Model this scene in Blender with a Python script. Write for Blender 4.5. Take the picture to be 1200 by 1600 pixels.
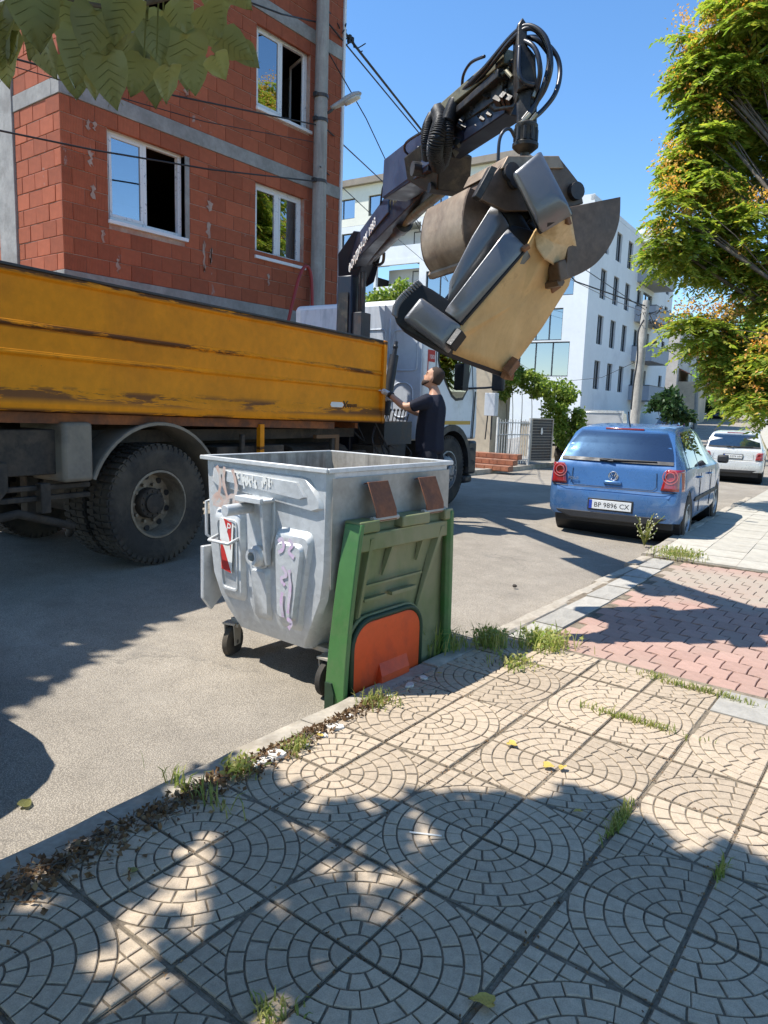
import bpy, bmesh, math, random
import numpy as np
from mathutils import Vector, Matrix, noise
random.seed(7)
S = bpy.context.scene
for o in list(bpy.data.objects): bpy.data.objects.remove(o)
COL = S.collection
PI = math.pi
# ---------------------------------------------------------------- camera, sky, sun, exposure
YAW, PITCH, ROLL, FPX = 0.646821, 0.145762, 0.0337, 1112.9
EYE = Vector((0, 0, 1.45))
_f = Vector((-math.sin(YAW)*math.cos(PITCH), math.cos(YAW)*math.cos(PITCH), -math.sin(PITCH)))
_r = Vector((math.cos(YAW), math.sin(YAW), 0)); _u = _r.cross(_f)
CR = _r*math.cos(ROLL)+_u*math.sin(ROLL); CU = -_r*math.sin(ROLL)+_u*math.cos(ROLL); CF = _f
cam = bpy.data.cameras.new('camera'); co = bpy.data.objects.new('camera', cam); COL.objects.link(co)
co.matrix_world = Matrix(((CR.x, CU.x, -CF.x, EYE.x), (CR.y, CU.y, -CF.y, EYE.y), (CR.z, CU.z, -CF.z, EYE.z), (0, 0, 0, 1)))
cam.sensor_fit = 'VERTICAL'; cam.sensor_height = 24; cam.sensor_width = 18; cam.lens = FPX*24/1600
cam.clip_start = 0.05; cam.clip_end = 3000
S.camera = co
SUN = Vector((0.45, 0.33, -1)).normalized()          # the way the light travels
W = bpy.data.worlds.new('World'); S.world = W; W.use_nodes = True
wn = W.node_tree.nodes; wl = W.node_tree.links
sk = wn.new('ShaderNodeTexSky'); sk.sky_type = 'NISHITA'; sk.sun_disc = False
sk.sun_elevation = math.asin(-SUN.z); sk.sun_rotation = math.atan2(-SUN.x, -SUN.y)
sk.air_density = 1.0; sk.dust_density = 0.1; sk.ozone_density = 3.0; sk.altitude = 100
hs = wn.new('ShaderNodeHueSaturation'); hs.inputs['Saturation'].default_value = 1.18; wl.new(sk.outputs[0], hs.inputs['Color'])
wl.new(hs.outputs[0], wn['Background'].inputs[0]); wn['Background'].inputs[1].default_value = 0.15
sl = bpy.data.lights.new('sun', 'SUN'); sl.energy = 4.7; sl.angle = math.radians(0.55); sl.color = (1, .965, .90)
so = bpy.data.objects.new('sun', sl); COL.objects.link(so)
so.rotation_euler = SUN.to_track_quat('-Z', 'Y').to_euler(); so.location = (-8, -6, 20)
vs = S.view_settings; vs.view_transform = 'Standard'; vs.look = 'None'; vs.gamma = 1; vs.exposure = 0.70
vs.use_curve_mapping = False
S.cycles.max_bounces = 8; S.cycles.transparent_max_bounces = 12; S.cycles.diffuse_bounces = 4
S.cycles.caustics_reflective = False; S.cycles.caustics_refractive = False
S.cycles.use_denoising = True

# ---------------------------------------------------------------- helpers
def V(*a): return Vector(a)
class MB:
    """collects shapes, builds ONE mesh object"""
    def __init__(s): s.v = []; s.f = []; s.m = []; s.k = 0; s.M = None
    def mat(s, k): s.k = k; return s
    def add(s, vs, fs):
        n = len(s.v)
        s.v += [tuple(s.M @ Vector(p)) if s.M else tuple(p) for p in vs]
        s.f += [tuple(i+n for i in f) for f in fs]; s.m += [s.k]*len(fs); return s
    def box(s, c, d, rot=None, taper=1.0, tx=None):
        x, y, z = d[0]/2, d[1]/2, d[2]/2; tx = taper if tx is None else tx
        p = [Vector((a*(tx if b > 0 else 1), e*(taper if b > 0 else 1), b)) for b in (-z, z) for a, e in ((-x, -y), (x, -y), (x, y), (-x, y))]
        if rot is not None:
            R = rot if isinstance(rot, Matrix) else Matrix.Rotation(rot, 3, 'Z'); p = [R @ q for q in p]
        c = Vector(c)
        return s.add([q+c for q in p], [(3, 2, 1, 0), (4, 5, 6, 7), (0, 1, 5, 4), (1, 2, 6, 5), (2, 3, 7, 6), (3, 0, 4, 7)])
    def bb(s, a, b):
        return s.box([(a[i]+b[i])/2 for i in range(3)], [abs(b[i]-a[i]) for i in range(3)])
    def ring(s, c, ax, r, n, ph=0.0, up=None):
        ax = Vector(ax).normalized(); up = up or (Vector((0, 0, 1)) if abs(ax.z) < .9 else Vector((1, 0, 0)))
        a = ax.cross(up).normalized(); b = ax.cross(a)
        return [Vector(c)+(a*math.cos(ph+2*PI*i/n)+b*math.sin(ph+2*PI*i/n))*r for i in range(n)]
    def cyl(s, p0, p1, r0, r1=None, n=12, caps=True):
        p0 = Vector(p0); p1 = Vector(p1); r1 = r0 if r1 is None else r1
        A = s.ring(p0, p1-p0, r0, n); B = s.ring(p1, p1-p0, r1, n)
        f = [(i, (i+1) % n, n+(i+1) % n, n+i) for i in range(n)]
        if caps: f += [tuple(range(n))[::-1], tuple(range(n, 2*n))]
        return s.add(A+B, f)
    def tube(s, P, r, n=8, caps=True):
        P = [Vector(p) for p in P]; m = len(P); vs = []; up = None
        R = r if isinstance(r, (list, tuple)) else [r]*m
        for i in range(m):
            t = (P[min(i+1, m-1)]-P[max(i-1, 0)]).normalized()
            if up is None: up = Vector((0, 0, 1)) if abs(t.z) < .9 else Vector((1, 0, 0))
            a = t.cross(up)
            if a.length < 1e-4: a = t.orthogonal()
            a.normalize(); b = a.cross(t).normalized(); up = b
            vs += [P[i]+(a*math.cos(2*PI*j/n)+b*math.sin(2*PI*j/n))*R[i] for j in range(n)]
        f = [(i*n+j, i*n+(j+1) % n, (i+1)*n+(j+1) % n, (i+1)*n+j) for i in range(m-1) for j in range(n)]
        if caps: f += [tuple(range(n))[::-1], tuple(range((m-1)*n, m*n))]
        return s.add(vs, f)
    def lathe(s, prof, c, ax, n=24, up=None):
        """prof: (radius, distance along ax) pairs"""
        vs = []; ax = Vector(ax).normalized(); c = Vector(c)
        for r, h in prof: vs += s.ring(c+ax*h, ax, max(r, 1e-5), n, up=up)
        m = len(prof)
        return s.add(vs, [(i*n+j, i*n+(j+1) % n, (i+1)*n+(j+1) % n, (i+1)*n+j) for i in range(m-1) for j in range(n)])
    def prism(s, poly, o, ax, ay, d):
        """poly in the ax/ay plane from o, swept along d"""
        o = Vector(o); ax = Vector(ax); ay = Vector(ay); d = Vector(d); n = len(poly)
        A = [o+ax*x+ay*y for x, y in poly]; B = [p+d for p in A]
        f = [(i, (i+1) % n, n+(i+1) % n, n+i) for i in range(n)]
        return s.add(A+B, f+[tuple(range(n))[::-1], tuple(range(n, 2*n))])
    def loft(s, secs, closed=True, caps=True):
        n = len(secs[0]); vs = [p for q in secs for p in q]; f = []
        for i in range(len(secs)-1):
            for j in range(n if closed else n-1):
                f.append((i*n+j, i*n+(j+1) % n, (i+1)*n+(j+1) % n, (i+1)*n+j))
        if caps and closed: f += [tuple(range(n))[::-1], tuple(range((len(secs)-1)*n, len(secs)*n))]
        return s.add(vs, f)
    def grid(s, fn, nu, nv):
        vs = [fn(i/nu, j/nv) for i in range(nu+1) for j in range(nv+1)]
        return s.add(vs, [(i*(nv+1)+j, (i+1)*(nv+1)+j, (i+1)*(nv+1)+j+1, i*(nv+1)+j+1) for i in range(nu) for j in range(nv)])
    def ball(s, c, r, n=10, m=6, sq=(1, 1, 1)):
        c = Vector(c)
        vs = [c+Vector((math.sin(PI*i/m)*math.cos(2*PI*j/n)*sq[0], math.sin(PI*i/m)*math.sin(2*PI*j/n)*sq[1], math.cos(PI*i/m)*sq[2]))*r for i in range(m+1) for j in range(n)]
        return s.add(vs, [(i*n+j, (i+1)*n+j, (i+1)*n+(j+1) % n, i*n+(j+1) % n) for i in range(m) for j in range(n)])
    def build(s, name, mats, parent=None, smooth=False, bev=0, seg=2, sub=0, fix=True, ang=35, kind=None):
        me = bpy.data.meshes.new(name); me.from_pydata(s.v, [], s.f)
        for m in (mats if isinstance(mats, (list, tuple)) else [mats]): me.materials.append(m)
        if len(me.materials) > 1: me.polygons.foreach_set('material_index', s.m)
        if fix and len(s.f) < 60000:
            b = bmesh.new(); b.from_mesh(me)
            bmesh.ops.remove_doubles(b, verts=b.verts, dist=1e-5)
            bmesh.ops.dissolve_degenerate(b, edges=b.edges, dist=1e-6)
            bmesh.ops.recalc_face_normals(b, faces=b.faces); b.to_mesh(me); b.free()
        o = bpy.data.objects.new(name, me); COL.objects.link(o)
        if parent: o.parent = parent
        if kind: o['kind'] = kind
        if bev:
            k = o.modifiers.new('bevel', 'BEVEL'); k.width = bev; k.segments = seg; k.limit_method = 'ANGLE'; k.angle_limit = math.radians(ang)
        if sub:
            k = o.modifiers.new('sub', 'SUBSURF'); k.levels = k.render_levels = sub
        if smooth or bev or sub:
            me.polygons.foreach_set('use_smooth', [True]*len(me.polygons))
            if smooth == 'auto' or (bev and not smooth):
                me.set_sharp_from_angle(angle=math.radians(40))
        return o
def tag(o, label, cat, group=None, kind=None):
    o['label'] = label; o['category'] = cat
    if group: o['group'] = group
    if kind: o['kind'] = kind
    return o
def thing(name, label, cat, loc=(0, 0, 0), rz=0.0, group=None):
    o = bpy.data.objects.new(name, None); o.empty_display_size = .1; COL.objects.link(o)
    o.location = loc; o.rotation_euler = (0, 0, rz); return tag(o, label, cat, group)
def structure(o): o['kind'] = 'structure'; return o
def dup(r, loc=None, rz=None, parent=None, label=None):
    c = r.copy(); COL.objects.link(c)
    if parent: c.parent = parent
    if loc is not None: c.location = loc
    if rz is not None: c.rotation_euler = (0, 0, rz)
    if label: c['label'] = label
    for ch in list(r.children): dup(ch, parent=c)
    return c
def ray(x, y):
    return CF+CR*((x-600)/FPX)-CU*((y-800)/FPX)
def at_x(x, y, X):
    d = ray(x, y); return EYE+d*((X-EYE.x)/d.x)
def on_z(x, y, z=0.0):
    d = ray(x, y); return EYE+d*((z-EYE.z)/d.z)
def at_d(x, y, dep):
    return EYE+ray(x, y)*dep
def in_frame(p, mg=0.0):
    d = Vector(p)-EYE; k = d.dot(CF)
    if k < .05: return None
    return (600+FPX*d.dot(CR)/k, 800-FPX*d.dot(CU)/k)
def lerp(a, b, t): return a+(b-a)*t
def sstep(a, b, x):
    t = min(1, max(0, (x-a)/(b-a))); return t*t*(3-2*t)
def catmull(P, k=6):
    P = [Vector(p) for p in P]; out = []
    for i in range(len(P)-1):
        a, b, c, d = P[max(i-1, 0)], P[i], P[i+1], P[min(i+2, len(P)-1)]
        for j in range(k):
            t = j/k
            out.append(.5*((2*b)+(c-a)*t+(2*a-5*b+4*c-d)*t*t+(3*b-a-3*c+d)*t**3))
    return out+[P[-1]]

# ---------------------------------------------------------------- materials
def srgb(h):
    h = h.lstrip('#'); c = [int(h[i:i+2], 16)/255 for i in (0, 2, 4)]
    return tuple(x/12.92 if x <= .04045 else ((x+.055)/1.055)**2.4 for x in c)
class NT:
    def __init__(s, name):
        s.m = bpy.data.materials.new(name); s.m.use_nodes = True; s.n = s.m.node_tree.nodes; s.l = s.m.node_tree.links
        s.b = s.n['Principled BSDF']; s.tc = s.n.new('ShaderNodeTexCoord')
    def setv(s, sock, v):
        if v is None: return
        if hasattr(v, 'is_output'): s.l.new(v, sock)
        else:
            if isinstance(v, (tuple, list)) and len(v) == 3 and sock.type == 'RGBA': v = (*v, 1)
            sock.default_value = v
    def noise(s, sc, det=4, rough=.55, co='Object', vec=None, dist=0, strech=None):
        n = s.n.new('ShaderNodeTexNoise'); n.inputs['Scale'].default_value = sc; n.inputs['Detail'].default_value = det
        n.inputs['Roughness'].default_value = rough; n.inputs['Distortion'].default_value = dist
        v = vec or s.tc.outputs[co]
        if strech:
            mp = s.n.new('ShaderNodeMapping'); mp.inputs['Scale'].default_value = strech; s.l.new(v, mp.inputs[0]); v = mp.outputs[0]
        s.l.new(v, n.inputs['Vector']); return n.outputs['Fac']
    def voro(s, sc, feat='F1', co='Object', out='Distance', rnd=1.0):
        n = s.n.new('ShaderNodeTexVoronoi'); n.feature = feat; n.inputs['Scale'].default_value = sc; n.inputs['Randomness'].default_value = rnd
        s.l.new(s.tc.outputs[co], n.inputs['Vector']); return n.outputs[out]
    def ramp(s, fac, lo, hi, a=0.0, b=1.0):
        n = s.n.new('ShaderNodeMapRange'); n.inputs[1].default_value = lo; n.inputs[2].default_value = hi
        n.inputs[3].default_value = a; n.inputs[4].default_value = b; n.clamp = True
        s.l.new(fac, n.inputs[0]); return n.outputs[0]
    def mix(s, fac, a, b, mode='MIX'):
        n = s.n.new('ShaderNodeMix'); n.data_type = 'RGBA'; n.blend_type = mode
        s.setv(n.inputs[0], fac); s.setv(n.inputs[6], a); s.setv(n.inputs[7], b); return n.outputs[2]
    def math(s, op, a, b=None):
        n = s.n.new('ShaderNodeMath'); n.operation = op; s.setv(n.inputs[0], a)
        if b is not None: s.setv(n.inputs[1], b)
        return n.outputs[0]
    def rnd(s): n = s.n.new('ShaderNodeObjectInfo'); return n.outputs['Random']
    def bump(s, h, st=.3, d=.01):
        n = s.n.new('ShaderNodeBump'); n.inputs['Strength'].default_value = st; n.inputs['Distance'].default_value = d
        s.l.new(h, n.inputs['Height']); s.l.new(n.outputs[0], s.b.inputs['Normal'])
    def hsv(s, col, h=.5, sat=1., v=1.):
        n = s.n.new('ShaderNodeHueSaturation'); s.setv(n.inputs['Hue'], h); s.setv(n.inputs['Saturation'], sat); s.setv(n.inputs['Value'], v)
        s.setv(n.inputs['Color'], col); return n.outputs[0]
    def sep(s, co='Object'):
        n = s.n.new('ShaderNodeSeparateXYZ'); s.l.new(s.tc.outputs[co], n.inputs[0]); return n.outputs
    def out(s, col=None, rough=None, metal=None, spec=None, coat=None):
        s.setv(s.b.inputs['Base Color'], col); s.setv(s.b.inputs['Roughness'], rough); s.setv(s.b.inputs['Metallic'], metal)
        s.setv(s.b.inputs['Specular IOR Level'], spec); s.setv(s.b.inputs['Coat Weight'], coat); return s.m
def pm(name, col, rough=.6, var=.2, sc=6, dirt=None, damt=.5, dsc=3, metal=0.0, bump=.15, bsc=60, bd=.004, rnd=0.0, spec=.4, coat=0.0, streak=None, rv=.12, co='Object'):
    """general weathered surface: two scales of tone, blotchy dirt, fine relief"""
    t = NT(name); a = t.noise(sc, 5, .6, co); b = t.noise(sc*7.3, 3, .6, co)
    k = t.math('ADD', t.ramp(a, .3, .7, -var, var), t.ramp(b, .3, .7, -var*.5, var*.5)); k = t.math('ADD', k, 1.0)
    if rnd: k = t.math('ADD', k, t.ramp(t.rnd(), 0, 1, -rnd, rnd))
    c = t.hsv(col, v=k)
    if dirt is not None:
        n = t.noise(dsc, 6, .65, co, dist=.3, strech=streak)
        c = t.mix(t.ramp(n, .62-damt*.3, .78-damt*.22, 0, min(1, .5+damt*.5)), c, dirt)
    if bump: t.bump(t.noise(bsc, 3, .6, co), bump, bd)
    r = t.ramp(a, .3, .7, max(0.02, rough-rv), min(1, rough+rv))
    return t.out(c, r, metal, spec, coat)
M = {}
# ---------------------------------------------------------------- street geometry
_YZ = [(-60, 0), (6, 0), (9, -.01), (12, -.07), (17, -.24), (23, -.43), (30, -.5), (40, -.34), (60, .3), (90, 1.35), (130, 2.9), (200, 5.6), (400, 12), (2000, 20)]
_KX = [(-60, -2.2), (4.2, -2.2), (7, -2.26), (9, -2.36), (13, -2.68), (18, -3.05), (24, -3.55), (40, -6.3), (60, -10.2), (100, -17.6), (200, -37), (400, -77)]
_LX = [(-60, -8.5), (8, -8.5), (14, -9.0), (20, -9.9), (30, -11.6), (60, -17.5), (100, -25), (200, -45), (400, -85)]
def _pw(T, y):
    if y <= T[0][0]: return T[0][1]
    for (a, u), (b, v) in zip(T, T[1:]):
        if y <= b: return lerp(u, v, (y-a)/(b-a))
    return T[-1][1]
def _sm(T, y, w):
    return sum(_pw(T, y+w*k)*c for k, c in ((-1, 1), (-.5, 2), (0, 3), (.5, 2), (1, 1)))/9
def zs(y): return _sm(_YZ, y, min(6, max(0, abs(y-4)*.5)))
def kx(y): return _sm(_KX, y, min(4, max(0, (y-3)*.4)))
def lx(y): return _sm(_LX, y, min(4, max(0, (y-3)*.4)))
def zr(x, y):
    d = kx(y)-x; return zs(y)-.1+.12*sstep(0, 3.6, d)*(1-.3*sstep(8, 14, y))
def zw(y): return zs(y)+.03*sstep(7, 9, y)                  # near pavement

# ---------------------------------------------------------------- surface materials
def mk_asphalt():
    t = NT('asphalt'); a = t.noise(.7, 5, .6); b = t.noise(5, 4, .6); g = t.voro(150); f = t.noise(320, 2, .6); g2 = t.voro(60)
    k = t.math('ADD', t.ramp(a, .3, .7, .82, 1.14), t.ramp(b, .3, .7, -.1, .1)); k = t.math('MULTIPLY', k, t.ramp(g, .05, .62, 1.3, .62)); k = t.math('MULTIPLY', k, t.ramp(f, .3, .7, .75, 1.25))
    c = t.hsv((.385, .335, .27), v=k)
    s = t.noise(1.3, 6, .7, dist=.8); c = t.mix(t.ramp(s, .60, .72, 0, .45), c, (.17, .155, .135))
    cv = t.n.new('ShaderNodeTexVoronoi'); cv.feature = 'DISTANCE_TO_EDGE'; cv.inputs['Scale'].default_value = .55; wv_ = t.n.new('ShaderNodeVectorMath'); wv_.operation = 'ADD'; nz = t.n.new('ShaderNodeTexNoise'); nz.inputs['Scale'].default_value = 2.2; nz.inputs['Detail'].default_value = 5; t.l.new(t.tc.outputs['Object'], nz.inputs['Vector']); t.l.new(t.tc.outputs['Object'], wv_.inputs[0]); t.l.new(nz.outputs['Color'], wv_.inputs[1]); t.l.new(wv_.outputs[0], cv.inputs['Vector'])
    ck = t.math('MULTIPLY', t.ramp(cv.outputs['Distance'], .006, .0, 0, .55), t.ramp(t.noise(.35, 2, .5), .52, .6)); c = t.mix(ck, c, (.11, .1, .085))
    o_ = t.noise(.8, 3, .6, dist=1.2); c = t.mix(t.ramp(o_, .64, .7, 0, .4), c, (.20, .17, .135))
    d = t.noise(2.1, 5, .6, dist=.4); c = t.mix(t.ramp(d, .60, .8, 0, .5), c, (.42, .375, .31))
    h = t.math('ADD', t.ramp(g, 0, .7, 1, 0), t.ramp(f, .2, .8, 0, .7)); t.bump(h, .55, .006)
    return t.out(c, .9, 0, .25)
M['asphalt'] = mk_asphalt()
M['kerb'] = pm('kerb_concrete', (.40, .35, .28), .9, .22, 5, (.2, .165, .12), .45, 4, bump=.5, bsc=120, rnd=.1)
def mk_tile():
    t = NT('tile_concrete'); a = t.noise(3.1, 4, .6, vec=None); f = t.noise(240, 2, .7); b = t.noise(26, 4, .65)
    k = t.math('ADD', t.ramp(t.rnd(), 0, 1, .84, 1.1), t.ramp(b, .3, .7, -.14, .14)); k = t.math('MULTIPLY', k, t.ramp(f, .3, .7, .84, 1.16))
    c = t.hsv((.44, .35, .252), v=k)
    w = t.noise(1.4, 6, .7, 'Generated', dist=.4)
    n = t.noise(9, 5, .7); c = t.mix(t.ramp(n, .58, .78, 0, .55), c, (.29, .235, .17))
    p = t.noise(16, 4, .6); c = t.mix(t.ramp(p, .66, .74, 0, .5), c, (.47, .405, .32))
    t.bump(t.math('ADD', f, b), .35, .0025); return t.out(c, .85, 0, .3)
M['tile'] = mk_tile()
M['grout'] = pm('joint_dirt', (.185, .148, .105), 1, .5, 14, (.29, .24, .17), .35, 9, bump=.8, bsc=150, bd=.006)
M['greyslab'] = pm('grey_slab', (.36, .335, .29), .85, .18, 7, (.22, .2, .17), .3, 5, bump=.3, bsc=160, rnd=.12)
M['farslab'] = pm('pale_slab', (.44, .405, .335), .85, .15, 5, (.33, .29, .23), .4, 2, bump=.3, bsc=120, rnd=.08)
def mk_pink():
    t = NT('pink_paver'); b = t.noise(20, 4, .6); f = t.noise(210, 2, .6)
    k = t.math('ADD', t.ramp(t.rnd(), 0, 1, .9, 1.08), t.ramp(b, .3, .7, -.1, .1)); k = t.math('MULTIPLY', k, t.ramp(f, .3, .7, .88, 1.12))
    c = t.hsv((.40, .25, .198), v=k)
    geo = t.n.new('ShaderNodeNewGeometry'); sp = t.n.new('ShaderNodeSeparateXYZ'); t.l.new(geo.outputs['Position'], sp.inputs[0])
    n = t.noise(1.6, 5, .6, vec=geo.outputs['Position'])
    y = t.math('ADD', sp.outputs[1], t.math('MULTIPLY', n, .8)); dust = t.math('MULTIPLY', t.ramp(y, 6.2, 7.0), t.ramp(y, 8.0, 7.6)); dust = t.math('ADD', t.math('MULTIPLY', dust, .75), t.ramp(n, .45, .78, .05, .5))
    c = t.mix(dust, c, (.36, .3, .235)); t.bump(f, .3, .002); return t.out(c, .88, 0, .25)
M['pink'] = mk_pink()
M['soil'] = pm('soil', (.14, .105, .07), 1, .4, 6, (.07, .05, .03), .5, 9, bump=.8, bsc=60, bd=.015)
M['ground'] = pm('dry_ground', (.22, .2, .13), 1, .35, .3, (.1, .12, .05), .6, .15, bump=.3, bsc=10)

# ---------------------------------------------------------------- ground, road, kerbs, pavements
YS = [-60, -30, -12, -6]+[-4+.5*i for i in range(42)]+[17.5+1.5*i for i in range(20)]+[48+5*i for i in range(14)]+[125, 150, 175, 200, 260, 400]
def strip(name, m, xa, xb, za, nx, ys=YS):
    mb = MB(); vs = []
    for y in ys:
        for i in range(nx+1):
            x = lerp(xa(y), xb(y), i/nx); vs.append((x, y, za(x, y)))
    mb.add(vs, [(j*(nx+1)+i, j*(nx+1)+i+1, (j+1)*(nx+1)+i+1, (j+1)*(nx+1)+i) for j in range(len(ys)-1) for i in range(nx)])
    o = mb.build(name, m, smooth=True); return structure(o)
strip('road', M['asphalt'], lx, lambda y: kx(y)+.02, zr, 16)
gm = MB(); gx = [-1500, -600, -250, -120, -60, -30, -12, 0, 12, 40, 120, 400, 1500]; gy = [-400, -120, -60, -20, 0, 8, 16, 24, 34, 50, 80, 130, 200, 400, 900, 2000]
gm.add([(x, y, zs(y)-.42+max(0, (abs(x)-150))*.02) for y in gy for x in gx], [(j*13+i, j*13+i+1, (j+1)*13+i+1, (j+1)*13+i) for j in range(15) for i in range(12)])
structure(gm.build('ground', M['ground'], smooth=True))
# far pavement on the other side: cobbled strip
M['cobble'] = pm('cobbles', (.27, .25, .22), .9, .3, 9, (.17, .155, .13), .5, 2, bump=.9, bsc=14, bd=.03)
strip('far_sidewalk', M['cobble'], lambda y: lx(y)-6.5, lambda y: lx(y)-.12, lambda x, y: zs(y)+.10-.02*(x-lx(y)), 6, [y for y in YS if y < 130])
strip('right_verge', M['farslab'], lambda y: kx(y)+.12, lambda y: kx(y)+4.5, lambda x, y: zw(y)+.0, 2, [y for y in YS if y > 15])
mb = MB()
for y0, y1 in zip(YS, YS[1:]):
    if y1 > 130 or y0 < -12: continue
    p = [(lx(y)+a, y, zs(y)+b) for y in (y0, y1) for a, b in ((.02, -.1), (0, .12), (-.14, .12))]
    mb.add(p, [(0, 1, 4, 3), (1, 2, 5, 4)])
structure(mb.build('far_kerb', M['kerb']))

T = .3398; TX0, TY0 = -1.064, 1.349
side = MB(); side.add([(-2.06, -6, -.0075), (7, -6, -.0075), (7, 4.12, -.0075), (-2.06, 4.12, -.0075), (-2.06, -6, -.3), (7, -6, -.3), (7, 4.12, -.3), (-2.06, 4.12, -.3)],
    [(0, 1, 2, 3), (0, 4, 5, 1), (1, 5, 6, 2), (2, 6, 7, 3), (3, 7, 4, 0)])
sidewalk = structure(side.build('sidewalk', M['grout']))
def shrink(poly, d):
    n = len(poly); out = []
    A = sum(poly[i][0]*poly[(i+1) % n][1]-poly[(i+1) % n][0]*poly[i][1] for i in range(n))
    if A < 0: poly = poly[::-1]
    for i in range(n):
        p, q, r = Vector(poly[i-1]), Vector(poly[i]), Vector(poly[(i+1) % n])
        a = (q-p).normalized(); b = (r-q).normalized(); na = Vector((-a.y, a.x)); nb = Vector((-b.y, b.x))
        k = 1+na.dot(nb); out.append(q+(na+nb)*(d/max(k, .35)))
    return out
def area(p): return .5*sum(p[i][0]*p[(i+1) % len(p)][1]-p[(i+1) % len(p)][0]*p[i][1] for i in range(len(p)))
def clip_half(poly, nx, ny, c):
    out = []
    for i in range(len(poly)):
        p, q = poly[i], poly[(i+1) % len(poly)]; a = p[0]*nx+p[1]*ny-c; b = q[0]*nx+q[1]*ny-c
        if a >= 0: out.append(p)
        if (a >= 0) != (b >= 0):
            t = a/(a-b); out.append((p[0]+(q[0]-p[0])*t, p[1]+(q[1]-p[1])*t))
    return out
def fan_tile_mesh(seed):
    rg = random.Random(seed); mb = MB(); s = T-.006; e = .003
    mb.mat(1).bb((e, e, -.04), (s, s, -.0055)); mb.mat(0)
    polys = []; R = [0, .205*T, .365*T, .53*T, .695*T, .86*T, 1.0*T]; N = [1, 3, 4, 5, 6, 7]
    for k in range(6):
        n = N[k]; r0, r1 = R[k], R[k+1]
        for i in range(n):
            j0 = 0 if i == 0 else rg.uniform(-.05, .05)/n; a0 = (i/n+j0)*PI/2; a1 = ((i+1)/n)*PI/2
            m = 5 if k == 0 else 3
            p = [(r1*math.cos(lerp(a0, a1, t/m)), r1*math.sin(lerp(a0, a1, t/m))) for t in range(m+1)]
            p += [(0, 0)] if k == 0 else [(r0*math.cos(lerp(a1, a0, t/m)), r0*math.sin(lerp(a1, a0, t/m))) for t in range(m+1)]
            polys.append(p)
    g = 6
    for i in range(g):
        for j in range(g):
            x0, y0 = i*T/g, j*T/g; p = [(x0, y0), (x0+T/g, y0), (x0+T/g, y0+T/g), (x0, y0+T/g)]
            if max(math.hypot(*q) for q in p) < T*1.03: continue
            cx, cy = x0+T/g*.6, y0+T/g*.6; l = math.hypot(cx, cy)
            p = clip_half(p, cx/l, cy/l, 1.0*T)
            if len(p) > 2 and area(p) > .00035: polys.append(p)
    for p in polys:
        q = [(min(max(a, e+.001), s-.001), min(max(b, e+.001), s-.001)) for a, b in p]
        dz = rg.uniform(-.0012, .0012); o = shrink(q, .0030); i_ = shrink(q, .0056); n = len(o)
        if area([tuple(v) for v in i_]) <= 0: continue
        vs = [(v.x, v.y, -.0065) for v in o]+[(v.x, v.y, -.002+dz) for v in o]+[(v.x, v.y, dz) for v in i_]
        mb.add(vs, [(a, (a+1) % n, n+(a+1) % n, n+a) for a in range(n)]+[(n+a, n+(a+1) % n, 2*n+(a+1) % n, 2*n+a) for a in range(n)]+[tuple(range(2*n, 3*n))])
    o = mb.build('paving_tile', [M['tile'], M['grout']], fix=False); me = o.data
    for v in me.vertices: v.co.x -= T/2; v.co.y -= T/2
    bpy.data.objects.remove(o); return me
fans = [fan_tile_mesh(k) for k in range(3)]
pl_ = MB(); pl_.bb((-T/2+.004, -T/2+.004, -.04), (T/2-.004, T/2-.004, 0)); po = pl_.build('plain', M['greyslab'], bev=.004); plain = po.data; bpy.data.objects.remove(po)
rg = random.Random(3)
for i in range(-7, 8):
    for j in range(-3, 9):
        px = TX0+(j+.5)*T; py = TY0+(i+.5)*T
        flat = i == 7 and j in (1, 2, 4)
        o = bpy.data.objects.new('paving_tile', plain if flat else rg.choice(fans)); COL.objects.link(o); o.parent = sidewalk
        cx = 1 if (j % 2) else 0; cy = 1 if (i % 2) else 0       # corner of the tile that the fan starts from
        rot = {(0, 0): 0, (1, 0): PI/2, (1, 1): PI, (0, 1): -PI/2}[(cx, cy)]
        o.location = (px+rg.uniform(-.003, .003), py+rg.uniform(-.002, .002), rg.uniform(-.003, .003))
        o.rotation_euler = (rg.uniform(-.005, .005), rg.uniform(-.005, .005), rot+rg.uniform(-.006, .006))
# kerb stones
ksm = MB(); ksm.bb((-.065, -.49, -.3), (.065, .49, .004)); 
def kerb_mesh(L, seed):
    mb = MB(); r_ = random.Random(seed); n = 8; secs = []
    for i in range(n+1):
        y = lerp(-L/2+.004, L/2-.004, i/n); q = lambda s: r_.uniform(-s, s)
        secs.append([(-.065+q(.002), y, -.3), (-.065+q(.004), y, -.022+q(.004)), (-.045+q(.006), y, 0+q(.003)), (.05+q(.004), y, 0+q(.003)), (.065+q(.004), y, -.014), (.065, y, -.3)])
    mb.loft([[Vector(p) for p in s] for s in secs]); o = mb.build('kerb_stone', M['kerb'], smooth='auto'); me = o.data; bpy.data.objects.remove(o); return me
kms = [kerb_mesh(1.0, k) for k in range(4)]
kerb_root = MB().bb((-2.19, -6, -.42), (-2.08, 4.2, -.06)).build('kerb', M['kerb']); structure(kerb_root)
for i in range(10):
    o = bpy.data.objects.new('kerb_stone', kms[i % 4]); COL.objects.link(o); o.parent = kerb_root
    y = -5.2+i*1.0; o.location = (-2.135+rg.uniform(-.008, .008), y, rg.uniform(-.006, .006)); o.rotation_euler = (0, 0, rg.uniform(-.008, .008)+(PI if i % 3 == 1 else 0))
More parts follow.
